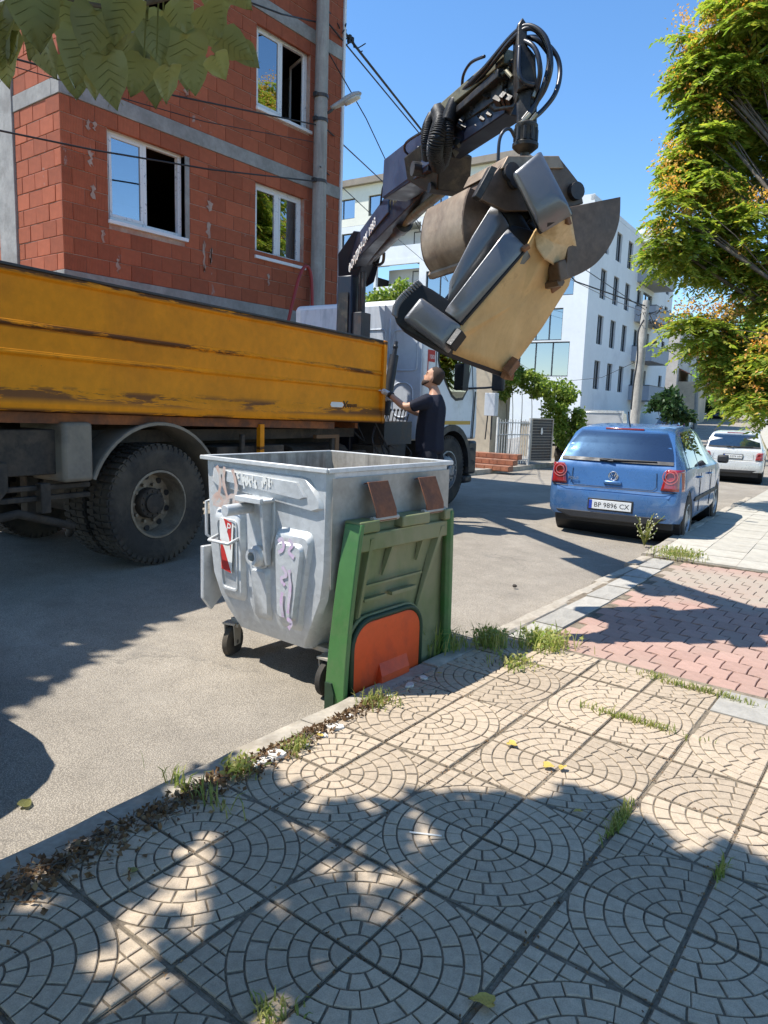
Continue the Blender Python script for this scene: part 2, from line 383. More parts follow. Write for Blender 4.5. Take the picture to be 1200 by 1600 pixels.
# lowered crossing edge, then the kerb of the grey slab pavement
dr = MB().bb((-2.16, 4.12, -.3), (7, 7.66, -.036)).build('driveway', M['grout']); structure(dr)
kms2 = kms
for i in range(4):
    o = bpy.data.objects.new('kerb_stone', kms[(i+1) % 4]); COL.objects.link(o); o.parent = dr
    y = 4.72+i*.98; o.location = (kx(y)+.05, y, -.028-.010*(i in (1, 2))+rg.uniform(-.004, .004)); o.rotation_euler = (0, 0, -.02*(i > 1)+rg.uniform(-.006, .006))
for i in range(7):
    o = bpy.data.objects.new('edge_slab', plain); COL.objects.link(o); o.parent = dr
    y = 4.33+i*.5; o.scale = (.62, 1.42, 1); o.location = (kx(y)+.235, y, -.02-.008*(1 < i < 6)); o.rotation_euler = (rg.uniform(-.01, .01), rg.uniform(-.02, .02), rg.uniform(-.01, .01))
def paver_mesh(seed):
    a, b, w = .0715, .0865, .009; r_ = random.Random(seed)
    P = [(-a, -b), (-a/2, -b-w*0+w), (0, -b-w), (a/2, -b+w), (a, -b), (a+w*.6, 0), (a, b), (a/2, b+w), (0, b-w), (-a/2, b+w), (-a, b), (-a+w*.6, 0)]
    P = [(-a, -b), (-a*.5, -b+w), (0, -b), (a*.5, -b-w), (a, -b), (a-w*.5, 0), (a, b), (a*.5, b-w), (0, b), (-a*.5, b+w), (-a, b), (-a-w*.5, 0)]
    o = shrink(P, .0025); i_ = shrink(P, .0055); mb = MB(); n = len(P)
    mb.add([(v[0], v[1], -.05) for v in o]+[(v[0], v[1], -.003) for v in o]+[(v[0], v[1], 0) for v in i_],
        [(k, (k+1) % n, n+(k+1) % n, n+k) for k in range(n)]+[(n+k, n+(k+1) % n, 2*n+(k+1) % n, 2*n+k) for k in range(n)]+[tuple(range(2*n, 3*n))])
    q = mb.build('paver', M['pink'], fix=False); me = q.data; bpy.data.objects.remove(q); return me
pvm = paver_mesh(1); nrow = 0; cnt = 0; rest = MB()
y = 4.19
while y < 7.62:
    x = kx(y)+.365+(.0725 if nrow % 2 else 0)+.07
    while x < 5:
        z = -.012-.018*sstep(4.2, 5.0, y)*sstep(-1.0, -1.9, x)+rg.uniform(-.0025, .0025)
        if x < -.05:
            o = bpy.data.objects.new('paver', pvm); COL.objects.link(o); o.parent = dr; o.location = (x, y, z); o.rotation_euler = (rg.uniform(-.015, .015), rg.uniform(-.015, .015), rg.uniform(-.01, .01)); cnt += 1
        else:
            rest.M = Matrix.Translation((x, y, z)); rest.add([v.co for v in pvm.vertices], [tuple(p.vertices) for p in pvm.polygons])
        x += .145
    y += .175; nrow += 1
print('pavers', cnt)
rest.build('paver_field', M['pink'], dr, fix=False, kind='stuff')
fs = MB()
for y0, y1 in zip([7.66+.3*i for i in range(32)], [7.66+.3*i for i in range(1, 33)]):
    p = [(kx(y)+a, y, zw(y)+b) for y in (y0, y1) for a, b in ((.1, -.02), (6, -.02))]; fs.add(p, [(0, 1, 3, 2)])
p = [(kx(7.66)+.1, 7.66, -.3), (8, 7.66, -.3), (8, 7.66, zw(7.66)-.02), (kx(7.66)+.1, 7.66, zw(7.66)-.02)]; fs.add(p, [(0, 1, 2, 3)])
far = structure(fs.build('slab_pavement', M['grout']))
for i in range(9):
    y = 8.15+i*1.0; o = bpy.data.objects.new('kerb_stone', kms[i % 4]); COL.objects.link(o); o.parent = far
    o.location = (kx(y)+.05, y, zw(y)+rg.uniform(-.005, .005)); o.rotation_euler = (0, 0, math.atan2(kx(y-.5)-kx(y+.5), 1.0))
fsm = MB(); fsm.bb((-.197, -.197, -.05), (.197, .197, 0)); q = fsm.build('s', M['farslab'], bev=.004, seg=1); fsl = q.data; bpy.data.objects.remove(q)
for i in range(20):
    for j in range(7):
        y = 7.87+i*.4; x = kx(y)+.32+j*.4; 
        if x > 2: continue
        o = bpy.data.objects.new('paving_slab', fsl); COL.objects.link(o); o.parent = far
        o.location = (x, y, zw(y)+rg.uniform(-.003, .003)); o.rotation_euler = (math.atan2(zw(y+.5)-zw(y-.5), 1), rg.uniform(-.008, .008), math.atan2(kx(y-.5)-kx(y+.5), 1.0))
# ---------------------------------------------------------------- building materials
def mk_brick():
    t = NT('hollow_brick'); b = t.noise(9, 4, .6); geo = t.n.new('ShaderNodeNewGeometry'); P = geo.outputs['Position']
    k = t.math('ADD', t.ramp(t.rnd(), 0, 1, .8, 1.15), t.ramp(b, .3, .7, -.12, .12))
    c = t.hsv((.38, .105, .05), v=k)
    w = t.noise(1.6, 5, .7, vec=P, strech=(1, 1.6, .8)); c = t.mix(t.ramp(w, .66, .70, 0, .75), c, (.36, .33, .3))
    w2 = t.noise(.5, 4, .6, vec=P); c = t.mix(t.ramp(w2, .5, .75, 0, .35), c, (.24, .06, .035))
    wv = t.n.new('ShaderNodeTexWave'); wv.bands_direction = 'X'; wv.inputs['Scale'].default_value = 13; wv.inputs['Distortion'].default_value = .3
    t.l.new(t.tc.outputs['Object'], wv.inputs['Vector']); t.bump(wv.outputs['Fac'], .5, .006)
    c = t.mix(t.ramp(wv.outputs['Fac'], 0, .35, .22, 0), c, (.2, .05, .03)); return t.out(c, .8, 0, .25)
M['brick'] = mk_brick()
M['mortar'] = pm('mortar', (.42, .31, .25), .95, .2, 6, (.32, .12, .08), .55, 3, bump=.5, bsc=50)
M['concrete'] = pm('raw_concrete', (.3, .285, .265), .9, .2, 2.2, (.2, .185, .17), .5, 3, bump=.4, bsc=40, bd=.006, rnd=.05)
M['pole_conc'] = pm('pole_concrete', (.33, .31, .28), .85, .15, 3, (.2, .18, .16), .5, 1.5, streak=(6, 6, .6), bump=.3, bsc=60)
def mk_pvc():
    t = NT('pvc_film'); n = t.noise(26, 2, .6); m = t.noise(5, 2, .5)
    k = t.math('MULTIPLY', t.ramp(n, .60, .62, 0, 1), t.ramp(m, .48, .54, 0, .55)); c = t.mix(k, (.74, .74, .74), (.2, .22, .28)); return t.out(c, .35, 0, .5)
M['pvc'] = mk_pvc()
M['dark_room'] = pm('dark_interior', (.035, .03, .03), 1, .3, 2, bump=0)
M['foam'] = pm('foam', (.62, .42, .16), .9, .3, 20, bump=.6, bsc=40)
def mk_glass(name, tint, refl, rough=.0, body=None):
    t = NT(name); n = t.n; l = t.l
    lw = n.new('ShaderNodeFresnel'); lw.inputs[0].default_value = 1.45
    gl = n.new('ShaderNodeBsdfGlossy'); gl.inputs['Roughness'].default_value = rough; gl.inputs['Color'].default_value = (.95, .97, 1, 1)
    tr = n.new('ShaderNodeBsdfTransparent'); tr.inputs['Color'].default_value = (*tint, 1)
    mx = n.new('ShaderNodeMixShader'); ad = n.new('ShaderNodeMath'); ad.operation = 'ADD'; ad.use_clamp = True; ad.inputs[1].default_value = refl
    l.new(lw.outputs[0], ad.inputs[0]); l.new(ad.outputs[0], mx.inputs[0])
    bn = n.new('ShaderNodeBump'); bn.inputs['Strength'].default_value = .02; bn.inputs['Distance'].default_value = .02
    l.new(t.noise(1.6, 1, .5), bn.inputs['Height']); l.new(bn.outputs[0], gl.inputs['Normal'])
    l.new(tr.outputs[0], mx.inputs[1]); l.new(gl.outputs[0], mx.inputs[2]); l.new(mx.outputs[0], n['Material Output'].inputs[0]); return t.m
M['glass'] = mk_glass('window_glass', (.55, .6, .62), .38)
M['glass_far'] = mk_glass('far_glass', (.25, .3, .36), .38)
M['car_glass'] = mk_glass('car_glass', (.5, .56, .56), .12)
M['wall_white'] = pm('white_render', (.74, .75, .76), .85, .05, .4, (.55, .56, .58), .25, .3, bump=.1, bsc=20)
M['wall_grey'] = pm('grey_render', (.36, .38, .42), .85, .08, .6, bump=.1, bsc=20)
M['wall_cream'] = pm('cream_render', (.80, .77, .66), .85, .06, .5, bump=.1, bsc=20)
M['wall_beige'] = pm('old_beige_render', (.52, .44, .33), .9, .16, .8, (.36, .3, .23), .5, .6, bump=.2, bsc=12)
M['wall_pale'] = pm('old_pale_render', (.60, .55, .50), .9, .14, .7, (.42, .37, .33), .5, .5, bump=.2, bsc=12)
M['frame_dark'] = pm('anthracite_frame', (.045, .05, .06), .45, .1, 5, bump=0)
M['roof_brown'] = pm('eaves_metal', (.28, .23, .18), .6, .15, 2, bump=.1)
M['clay'] = pm('clay_tiles', (.36, .14, .075), .85, .3, 5, (.2, .09, .06), .5, 2, bump=.4, bsc=20)
M['steel_dark'] = pm('dark_steel', (.05, .05, .052), .5, .3, 8, (.12, .07, .04), .4, 5, metal=.3, bump=.2)
M['cable'] = pm('cable_black', (.018, .018, .02), .55, .2, 10, bump=0)
M['curtain'] = pm('curtain', (.55, .54, .5), .9, .1, 3, bump=0)

# ---------------------------------------------------------------- unfinished brick building
BX, BY0, BY1 = -10.2, 5.66, 11.62
bld = thing('brick_building', 'unfinished red hollow-brick apartment building with grey concrete beams beside the truck', 'building', (BX, BY0, 0))
HOLES = [(.73, 2.12, 4.12, 5.45, 0), (3.67, 4.94, 4.14, 5.43, 1), (3.68, 5.05, 6.69, 8.09, 2), (.74, 2.12, 6.74, 8.1, 3), (.73, 2.12, 9.35, 10.6, 3), (3.68, 5.05, 9.3, 10.6, 3)]
LEN = BY1-BY0; TOP = 10.9
BEAMS = [(3.02, 3.27), (5.65, 5.88), (8.28, 8.52)]
# mortar backing wall with window openings (local x: into the facade = -x, y along it)
wb = MB(); ys_ = sorted({0, LEN, *[h[0] for h in HOLES], *[h[1] for h in HOLES]}); zz = sorted({-.3, TOP, *[h[2] for h in HOLES], *[h[3] for h in HOLES]})
for a, b in zip(ys_, ys_[1:]):
    for c, d in zip(zz, zz[1:]):
        my, mz = (a+b)/2, (c+d)/2
        if any(h[0] < my < h[1] and h[2] < mz < h[3] for h in HOLES): continue
        wb.add([(-.012, a, c), (-.012, b, c), (-.012, b, d), (-.012, a, d)], [(0, 1, 2, 3)])
for h in HOLES:
    y0, y1, z0, z1 = h[:4]
    for p in ([(y0, z0), (y0, z1)], [(y1, z0), (y1, z1)], [(y0, z0), (y1, z0)], [(y0, z1), (y1, z1)]):
        (a, c), (b, d) = p; wb.add([(-.012, a, c), (-.012, b, d), (-.26, b, d), (-.26, a, c)], [(0, 1, 2, 3)])
wb.add([(0-.012, .012, -.3), (-8, .012, -.3), (-8, .012, TOP), (-.012, .012, TOP)], [(0, 1, 2, 3)])
wb.add([(-.012, LEN, -.3), (-8, LEN, -.3), (-8, LEN, TOP), (-.012, LEN, TOP)], [(0, 1, 2, 3)])
wb.add([(-8, 0, -.3), (-8, LEN, -.3), (-8, LEN, TOP), (-8, 0, TOP)], [(0, 1, 2, 3)])
wb.build('wall', M['mortar'], bld)
sl_ = MB().bb((-8, .02, TOP), (.02, LEN, TOP+.25)).bb((-8, .3, -.3), (-.3, LEN-.1, 2.9)); sl_.build('roof_slab', M['concrete'], bld)
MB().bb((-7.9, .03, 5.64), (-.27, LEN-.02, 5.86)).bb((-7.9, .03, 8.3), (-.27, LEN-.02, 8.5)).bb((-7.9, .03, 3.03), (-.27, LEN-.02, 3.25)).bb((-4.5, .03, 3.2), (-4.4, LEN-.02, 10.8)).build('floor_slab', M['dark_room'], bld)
for z0, z1 in BEAMS:
    MB().bb((-.2, -.012, z0), (.012, LEN, z1)).bb((-6, -.012, z0+.002), (-.202, .2, z1-.002)).build('beam', M['concrete'], bld, bev=.006)
cb = MB(); cb.bb((-1.85, -.03, -.3), (-1.32, .3, TOP-.05)); cb.build('column', M['concrete'], bld, bev=.01)
MB().bb((.0, -.01, -.3), (.02, LEN, 3.018)).bb((-6, -.02, -.3), (-.002, .01, 3.018)).build('plinth', M['concrete'], bld)
MB().bb((-3, LEN, 3.3), (.03, LEN+.06, TOP)).build('insulation', M['wall_white'], bld)
def brick_mesh(L, H, D=.06):
    mb = MB(); x, z = L/2, H/2; c = .006
    mb.add([(-x, D, -z), (x, D, -z), (x, D, z), (-x, D, z), (-x, c, -z), (x, c, -z), (x, c, z), (-x, c, z), (-x+c, 0, -z+c), (x-c, 0, -z+c), (x-c, 0, z-c), (-x+c, 0, z-c)],
        [(0, 1, 5, 4), (1, 2, 6, 5), (2, 3, 7, 6), (3, 0, 4, 7), (4, 5, 9, 8), (5, 6, 10, 9), (6, 7, 11, 10), (7, 4, 8, 11), (8, 9, 10, 11)])
    o = mb.build('brick', M['brick'], fix=False); me = o.data; bpy.data.objects.remove(o); return me
_bm = {}
def bmesh_for(L, H):
    k = (round(L, 2), round(H, 3))
    if k not in _bm: _bm[k] = brick_mesh(k[0], k[1])
    return _bm[k]
cand = []
def course(axis, s0, s1, z0, h, off, holes):
    s = s0-off; L = .375
    while s < s1:
        a, b = max(s, s0), min(s+L, s1); segs = [(a, b)]
        for hh in holes:
            if z0+h*.5 > hh[2]-.02 and z0+h*.5 < hh[3]+.02:
                ns = []
                for p, q in segs:
                    if q <= hh[0] or p >= hh[1]: ns.append((p, q)); continue
                    if p < hh[0]: ns.append((p, hh[0]))
                    if q > hh[1]: ns.append((hh[1], q))
                segs = ns
        for p, q in segs:
            if q-p > .05: cand.append((axis, (p+q)/2, z0+h/2, q-p-.008, h-.010))
        s += L
for z0, z1 in ((3.27, 5.65), (5.88, 8.28), (8.52, 10.9)):
    n = 10; h = (z1-z0)/n
    for k in range(n):
        course('f', 0.0, LEN, z0+k*h, h, .19*(k % 2)+.03, HOLES)
        course('s', .004, 1.31, z0+k*h, h, .19*((k+1) % 2), [])
        course('s', 1.86, 4.5, z0+k*h, h, .19*((k+1) % 2), [])
def bpos(c):
    jt = random.uniform(-.004, .004)
    return (Vector((0+jt, c[1], c[2])), PI/2) if c[0] == 'f' else (Vector((-c[1], 0+jt, c[2])), 0.0)
def bkey(c):
    p, r = bpos(c); w = p+Vector((BX, BY0, 0)); f = in_frame(w)
    if f is None or not (-40 < f[0] < 1240 and -40 < f[1] < 1640): return 1e6+(w-EYE).length
    return (w-EYE).length
cand.sort(key=bkey); rest = MB()
for n, c in enumerate(cand):
    p, r = bpos(c); me = bmesh_for(c[3], c[4])
    if n < 300:
        o = bpy.data.objects.new('brick', me); COL.objects.link(o); o.parent = bld; o.location = p; o.rotation_euler = (random.uniform(-.01, .01), 0, r+random.uniform(-.008, .008))
    else:
        rest.M = Matrix.Translation(p) @ Matrix.Rotation(r, 4, 'Z'); rest.add([v.co for v in me.vertices], [tuple(q.vertices) for q in me.polygons])
rest.build('brickwork', M['brick'], bld, fix=False, kind='stuff')
sm = MB(); rs = random.Random(4)                       # smears of mortar left on the face
for (y, z, w, h) in [(.42, 5.35, .06, .16), (.52, 5.36, .06, .16), (.45, 4.9, .07, .24), (.47, 4.45, .09, .26), (.62, 3.85, .06, .2), (2.62, 4.75, .1, .22), (2.6, 4.35, .09, .3), (2.5, 3.9, .05, .5), (2.65, 3.95, .05, .3), (.85, 3.45, .05, .2), (4.0, 3.75, .05, .2), (5.25, 4.6, .06, .4), (5.25, 4.1, .06, .5), (2.15, 6.4, .06, .2), (5.5, 7.1, .05, .6)]:
    n = 16; P = [(y+w*.5*math.cos(2*PI*i/n)*rs.uniform(.45, 1.4)+.02*math.sin(i*2.1+y*9), z+h*.5*math.sin(2*PI*i/n)*rs.uniform(.6, 1.2)) for i in range(n)]
    sm = MB(); sm.prism(P, (.004, 0, 0), (0, 1, 0), (0, 0, 1), (.008, 0, 0)); sm.build('mortar_smear', M['mortar'], bld)
def pvc_window(y0, y1, z0, z1, kind, par):
    w, h = y1-y0, z1-z0; f = .07; X = -.10
    fr = MB(); fr.bb((X-.07, y0, z0), (X, y0+f, z1)).bb((X-.07, y1-f, z0), (X, y1, z1)).bb((X-.07, y0+f, z1-f), (X, y1-f, z1)).bb((X-.07, y0+f, z0), (X, y1-f, z0+f))
    m = (y0+y1)/2; fr.bb((X-.07, m-f/2, z0+f), (X-.002, m+f/2, z1-f))
    win = fr.build('window', M['pvc'], par, bev=.006)
    MB().bb((X-.02, y0-.02, z0-.06), (.04, y1+.04, z0-.004)).build('sill', M['concrete'] if kind == 3 else M['wall_white'], win, bev=.005)
    def sash(a, b, op=0):
        s = .045; q = MB(); q.bb((-.03, 0, z0+f), (.012, s, z1-f)).bb((-.03, b-a-s, z0+f), (.012, b-a, z1-f)).bb((-.03, s, z1-f-s), (.012, b-a-s, z1-f)).bb((-.03, s, z0+f), (.012, b-a-s, z0+f+s))
        o = q.build('sash', M['pvc'], win, bev=.004); g = MB().bb((-.014, s-.005, z0+f+s-.005), (-.008, b-a-s+.005, z1-f-s+.005)).build('pane', M['glass'], win)
        for t in (o, g):
            t.location = (X-.01, a, 0)
            if op: t.location = (X-.01, b, 0); t.rotation_euler = (0, 0, PI-op if op > 0 else 0)
    if kind != 1 or True: sash(y0+f+.002, m-f/2-.002)
    if kind == 1: sash(m+f/2+.002, y1-f-.002)
    if kind == 2: sash(m+f/2+.002, y1-f-.002, op=1.9)
    fo = MB(); fo.bb((X-.06, y1, z0), (X-.03, y1+.022, z1)).bb((X-.06, y0-.02, z1), (X-.03, y1, z1+.02)); fo.build('foam_seal', M['foam'], win)
for h in HOLES: pvc_window(*h, bld)
MB().bb((-.2, 2.12, 4.1), (.01, 2.2, 5.4)).build('jamb_render', M['concrete'], bld)

# ---------------------------------------------------------------- white apartment block
def apt(P, az, dR):
    pass
WP = Vector((-18.7, 46.0, 0)); wa = math.radians(3.8)
blk = thing('apartment_building', 'white modern apartment block with grey balconies and tall dark-framed windows', 'building', WP, wa)
# local: y along the street facade, -x along the front facade facing us
G0 = -1.0
bm_ = MB()
DEPY, WX = 24.0, 34.0
def holed(mb, u0, u1, z0, z1, holes, fn, dep):
    us = sorted({u0, u1, *[h[0] for h in holes], *[h[1] for h in holes]}); zs_ = sorted({z0, z1, *[h[2] for h in holes], *[h[3] for h in holes]})
    for a, b in zip(us, us[1:]):
        for c, d in zip(zs_, zs_[1:]):
            if any(h[0] < (a+b)/2 < h[1] and h[2] < (c+d)/2 < h[3] for h in holes): continue
            mb.add([fn(a, 0, c), fn(b, 0, c), fn(b, 0, d), fn(a, 0, d)], [(0, 1, 2, 3)])
    for h in holes:
        a, b, c, d = h[:4]
        for p in ([(a, c), (a, d)], [(b, c), (b, d)], [(a, c), (b, c)], [(a, d), (b, d)]):
            mb.add([fn(p[0][0], 0, p[0][1]), fn(p[1][0], 0, p[1][1]), fn(p[1][0], dep, p[1][1]), fn(p[0][0], dep, p[0][1])], [(0, 1, 2, 3)])
SF = lambda u, d, z: (-d, u, z)            # street facade, d into the wall
FF = lambda u, d, z: (-u, d, z)            # front facade
Z = [3.2, 6.25, 9.3, 12.3]
sh = [(a, a+1.3, z, z+1.95) for a in (2.4, 5.4, 8.4, 21.2) for z in Z]+[(11.8, 13.0, z-.2, z+1.95) for z in Z]+[(13.6, 16.6, z-.2, z+2.05) for z in Z]
fh = []
for u0, u1, rows in ((1.0, 4.6, 'bcd'), (8.8, 12.3, 'bcd'), (17.0, 20.2, 'bc'), (23, 26, 'bc')):
    for r, z in zip('dcb', (3.9, 9.2, 12.6)):
        if r in rows: fh.append((u0, u1, z, z+2.3))
fh += [(1.6, 4.4, 6.3, 8.4), (8.9, 12.2, 6.3, 8.4), (17.4, 20.0, 6.0, 8.0)]
LOG = (12.9, 16.8)
fh += [(LOG[0], LOG[1], z, z+2.5) for z in (3.9, 6.9, 9.7, 12.6)]
holed(bm_, 0, DEPY, G0, 15.0, sh, SF, .3); holed(bm_, 0, WX, G0, 15.4, fh, FF, .3)
bm_.add([(0, DEPY, G0), (-12, DEPY, G0), (-12, DEPY, 15), (0, DEPY, 15)], [(0, 1, 2, 3)]); bm_.add([(-WX, 0, G0), (-WX, 12, G0), (-WX, 12, 15.4), (-WX, 0, 15.4)], [(0, 1, 2, 3)])
bm_.add([(0, 0, 15), (0, DEPY, 15), (-12, DEPY, 15), (-12, 0, 15)], [(0, 1, 2, 3)])
bm_.add([(-12, 0, 15.4), (-12, 12, 15.4), (-WX, 12, 15.4), (-WX, 0, 15.4)], [(0, 1, 2, 3)])
bm_.build('wall', M['wall_white'], blk)
MB().bb((-.25, 11.6, 15.02), (.12, DEPY+.02, 15.7)).bb((-.25, 0.0, 15.02), (.0, 11.58, 15.35)).build('parapet', M['wall_white'], blk)
MB().bb((-WX-.4, -.35, 18.35), (-5.0, 11, 18.8)).build('roof', M['roof_brown'], blk)
ch = [(u, u+w, 16.0, 17.5) for u, w in ((7.4, 2.2), (10.7, 1.4), (15.0, 2.7), (19.0, 2.4), (23.5, 2.4))]
cm = MB(); holed(cm, 5.4, WX-.2, 15.42, 18.34, ch, lambda u, d, z: (-u, d+.02, z), .3); cm.add([(-5.4, .02, 15.42), (-5.4, 10, 15.42), (-5.4, 10, 18.34), (-5.4, .02, 18.34)], [(0, 1, 2, 3)]); cm.build('attic_wall', M['wall_cream'], blk)
def far_window(par, fn, u0, u1, z0, z1, nm=2, name='window'):
    f = .07; m = MB()
    def q(a, b, c, d, t=.07):
        A = fn(a, .13, c); B = fn(b, .13+t, d); m.bb([min(A[i], B[i]) for i in range(3)], [max(A[i], B[i]) for i in range(3)])
    q(u0, u0+f, z0, z1); q(u1-f, u1, z0, z1); q(u0+f, u1-f, z1-f, z1); q(u0+f, u1-f, z0, z0+f)
    for k in range(1, nm): c = lerp(u0, u1, k/nm); q(c-f/2, c+f/2, z0+f, z1-f, .06)
    w = m.build(name, M['frame_dark'], par)
    g = MB(); A = [fn(u0+f, .18, z0+f), fn(u1-f, .18, z0+f), fn(u1-f, .18, z1-f), fn(u0+f, .18, z1-f)]; g.add(A, [(0, 1, 2, 3)]); g.build('pane', M['glass_far'], w, fix=False)
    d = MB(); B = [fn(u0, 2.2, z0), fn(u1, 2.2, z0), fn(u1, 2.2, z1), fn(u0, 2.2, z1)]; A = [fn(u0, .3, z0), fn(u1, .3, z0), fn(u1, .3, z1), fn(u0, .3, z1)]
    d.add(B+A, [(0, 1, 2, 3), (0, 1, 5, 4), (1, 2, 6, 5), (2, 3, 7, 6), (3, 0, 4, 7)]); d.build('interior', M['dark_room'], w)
    if random.random() < .5:
        c = MB(); a = u0+f; b = lerp(u0, u1, random.uniform(.2, .45)); n = 10
        c.add([p for k in range(n+1) for p in (fn(lerp(a, b, k/n), .34+.05*(k % 2), z0+.05), fn(lerp(a, b, k/n), .34+.05*(k % 2), z1-.05))], [(2*k, 2*k+2, 2*k+3, 2*k+1) for k in range(n)]); c.build('curtain', M['curtain'], w, fix=False)
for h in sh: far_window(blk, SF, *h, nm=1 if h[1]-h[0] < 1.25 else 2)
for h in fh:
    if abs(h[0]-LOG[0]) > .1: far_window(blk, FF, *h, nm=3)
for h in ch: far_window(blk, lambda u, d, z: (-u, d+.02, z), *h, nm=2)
for z in (3.9, 6.9, 9.7, 12.6):                           # loggias of the front facade
    MB().bb((-LOG[1], .31, z), (-LOG[0], 1.9, z+.05)).bb((-LOG[1], 1.85, z), (-LOG[0], 1.95, z+2.5)).bb((-LOG[1], .02, z-.02), (-LOG[0], .14, z+.95)).build('loggia', M['wall_white'], blk)
    far_window(blk, lambda u, d, zz_: (-u, d+1.7, zz_), LOG[0]+.5, LOG[0]+1.7, z+.08, z+2.3, 1, 'door')
for z in Z:                                              # projecting balconies of the street facade
    b0 = z-.32; bal = MB().bb((.002, 11.5, b0-.2), (1.6, 17.2, b0)).bb((1.46, 11.5, b0), (1.6, 17.2, b0+.95)).bb((.002, 11.5, b0), (1.455, 11.64, b0+.95)).bb((.002, 17.06, b0), (1.455, 17.2, b0+.95)).build('balcony', M['wall_grey'], blk)
    MB().bb((.002, 11.48, b0+.952), (1.62, 17.22, b0+1.0)).build('coping', M['frame_dark'], bal)
MB().bb((.002, 11.4, 14.75), (1.7, 17.3, 15.68)).build('canopy', M['wall_white'], blk)
for y0, y1 in ((1.2, 4), (5, 8), (9, 11), (12, 16.5)): far_window(blk, SF, y0, y1, -.6, 1.5, 2, 'shopfront')

# ---------------------------------------------------------------- older houses further down the left side
def house(label, P, az, W_, D_, H, wall, roofm, wins, over=.4, pitch=1.6, name='house', flat=False, base=-1.0):
    h = thing(name, label, 'house', P, az); mb = MB(); S2 = lambda u, d, z: (-d, u, z); F2 = lambda u, d, z: (-u, d, z)
    sw = [w[1:] for w in wins if w[0] == 's']; fw = [w[1:] for w in wins if w[0] == 'f']
    holed(mb, 0, D_, base, H, [w[:4] for w in sw], S2, .2); holed(mb, 0, W_, base, H, [w[:4] for w in fw], F2, .2)
    mb.add([(0, D_, base), (-W_, D_, base), (-W_, D_, H), (0, D_, H)], [(0, 1, 2, 3)]); mb.add([(-W_, 0, base), (-W_, D_, base), (-W_, D_, H), (-W_, 0, H)], [(0, 1, 2, 3)])
    mb.build('wall', wall, h)
    r = MB(); o = over
    if flat: r.bb((-W_-o, -o, H), (o, D_+o, H+.3))
    else:
        r.add([(o, -o, H-.05), (o, D_+o, H-.05), (-W_-o, D_+o, H-.05), (-W_-o, -o, H-.05), (-W_/2, D_*.25, H+pitch), (-W_/2, D_*.75, H+pitch)], [(0, 1, 5, 4), (1, 2, 5), (2, 3, 4, 5), (3, 0, 4), (0, 3, 2, 1)])
    r.build('roof', roofm, h)
    for w in sw: far_window(h, S2, *w[:4], nm=2)
    for w in fw: far_window(h, F2, *w[:4], nm=2)
    return h
hb = house('pale old house with a rusty tiled porch roof beyond the white block', (-20.4, 74, 1.0), math.radians(8), 9, 16, 9.6, M['wall_pale'], M['clay'], [('s', 2, 3, 6, 7.6), ('s', 5, 6, 6, 7.6), ('s', 8.5, 9.5, 6, 7.6), ('s', 2, 3, 1.5, 3.5), ('s', 8, 9, 1.5, 3.5), ('f', 2, 3.4, 6, 7.6), ('f', 5, 6.4, 6, 7.6), ('f', 2, 3.4, 2, 4)], pitch=1.2, over=.2)
pr_ = MB().add([(0.02, 1, 5.3), (0.02, 9, 5.3), (2.3, 9.2, 4.1), (2.3, .8, 4.1), (0.02, 1, 5.2), (0.02, 9, 5.2), (2.3, 9.2, 4.0), (2.3, .8, 4.0)], [(0, 1, 2, 3), (7, 6, 5, 4), (3, 2, 6, 7), (0, 3, 7, 4), (1, 5, 6, 2)]).build('porch_roof', M['clay'], hb)
MB().bb((.02, 1.2, -1), (2.0, 8.8, 3.98)).build('porch', M['wall_beige'], hb)
house('grey shaded house with a dark glazed front far down the street', (-24.6, 96, 1.6), math.radians(10), 9, 12, 8.5, M['wall_grey'], M['roof_brown'], [('s', 1.5, 4, 1, 3), ('s', 6, 9, 1, 3), ('s', 1.5, 4, 4.5, 6.8), ('s', 6, 9, 4.5, 6.8), ('f', 1, 4, 4, 6.8), ('f', 5, 8, 4, 6.8)], flat=True)
house('small pale house with red roof at the far end of the street', (-29.5, 128, 3.0), math.radians(12), 10, 12, 7, M['wall_beige'], M['clay'], [('f', 2, 3.5, 4, 5.5), ('f', 6, 7.5, 4, 5.5), ('s', 2, 3.5, 4, 5.5), ('s', 6, 7.5, 4, 5.5)])
house('ochre house half hidden by trees closing the far view', (-22, 170, 5.0), math.radians(30), 14, 12, 8, M['wall_pale'], M['clay'], [('f', 2, 3.5, 4, 5.5), ('f', 6, 7.5, 4, 5.5), ('f', 10, 11.5, 4, 5.5)])
hy = house('yellowish old house behind the truck cab with a meter box on its wall', (-11.35, 20.6, .25), math.radians(6), 6, 1.6, 3.3, M['wall_beige'], M['clay'], [('f', 2.2, 3.4, 1.2, 2.6)], flat=True, over=.12)
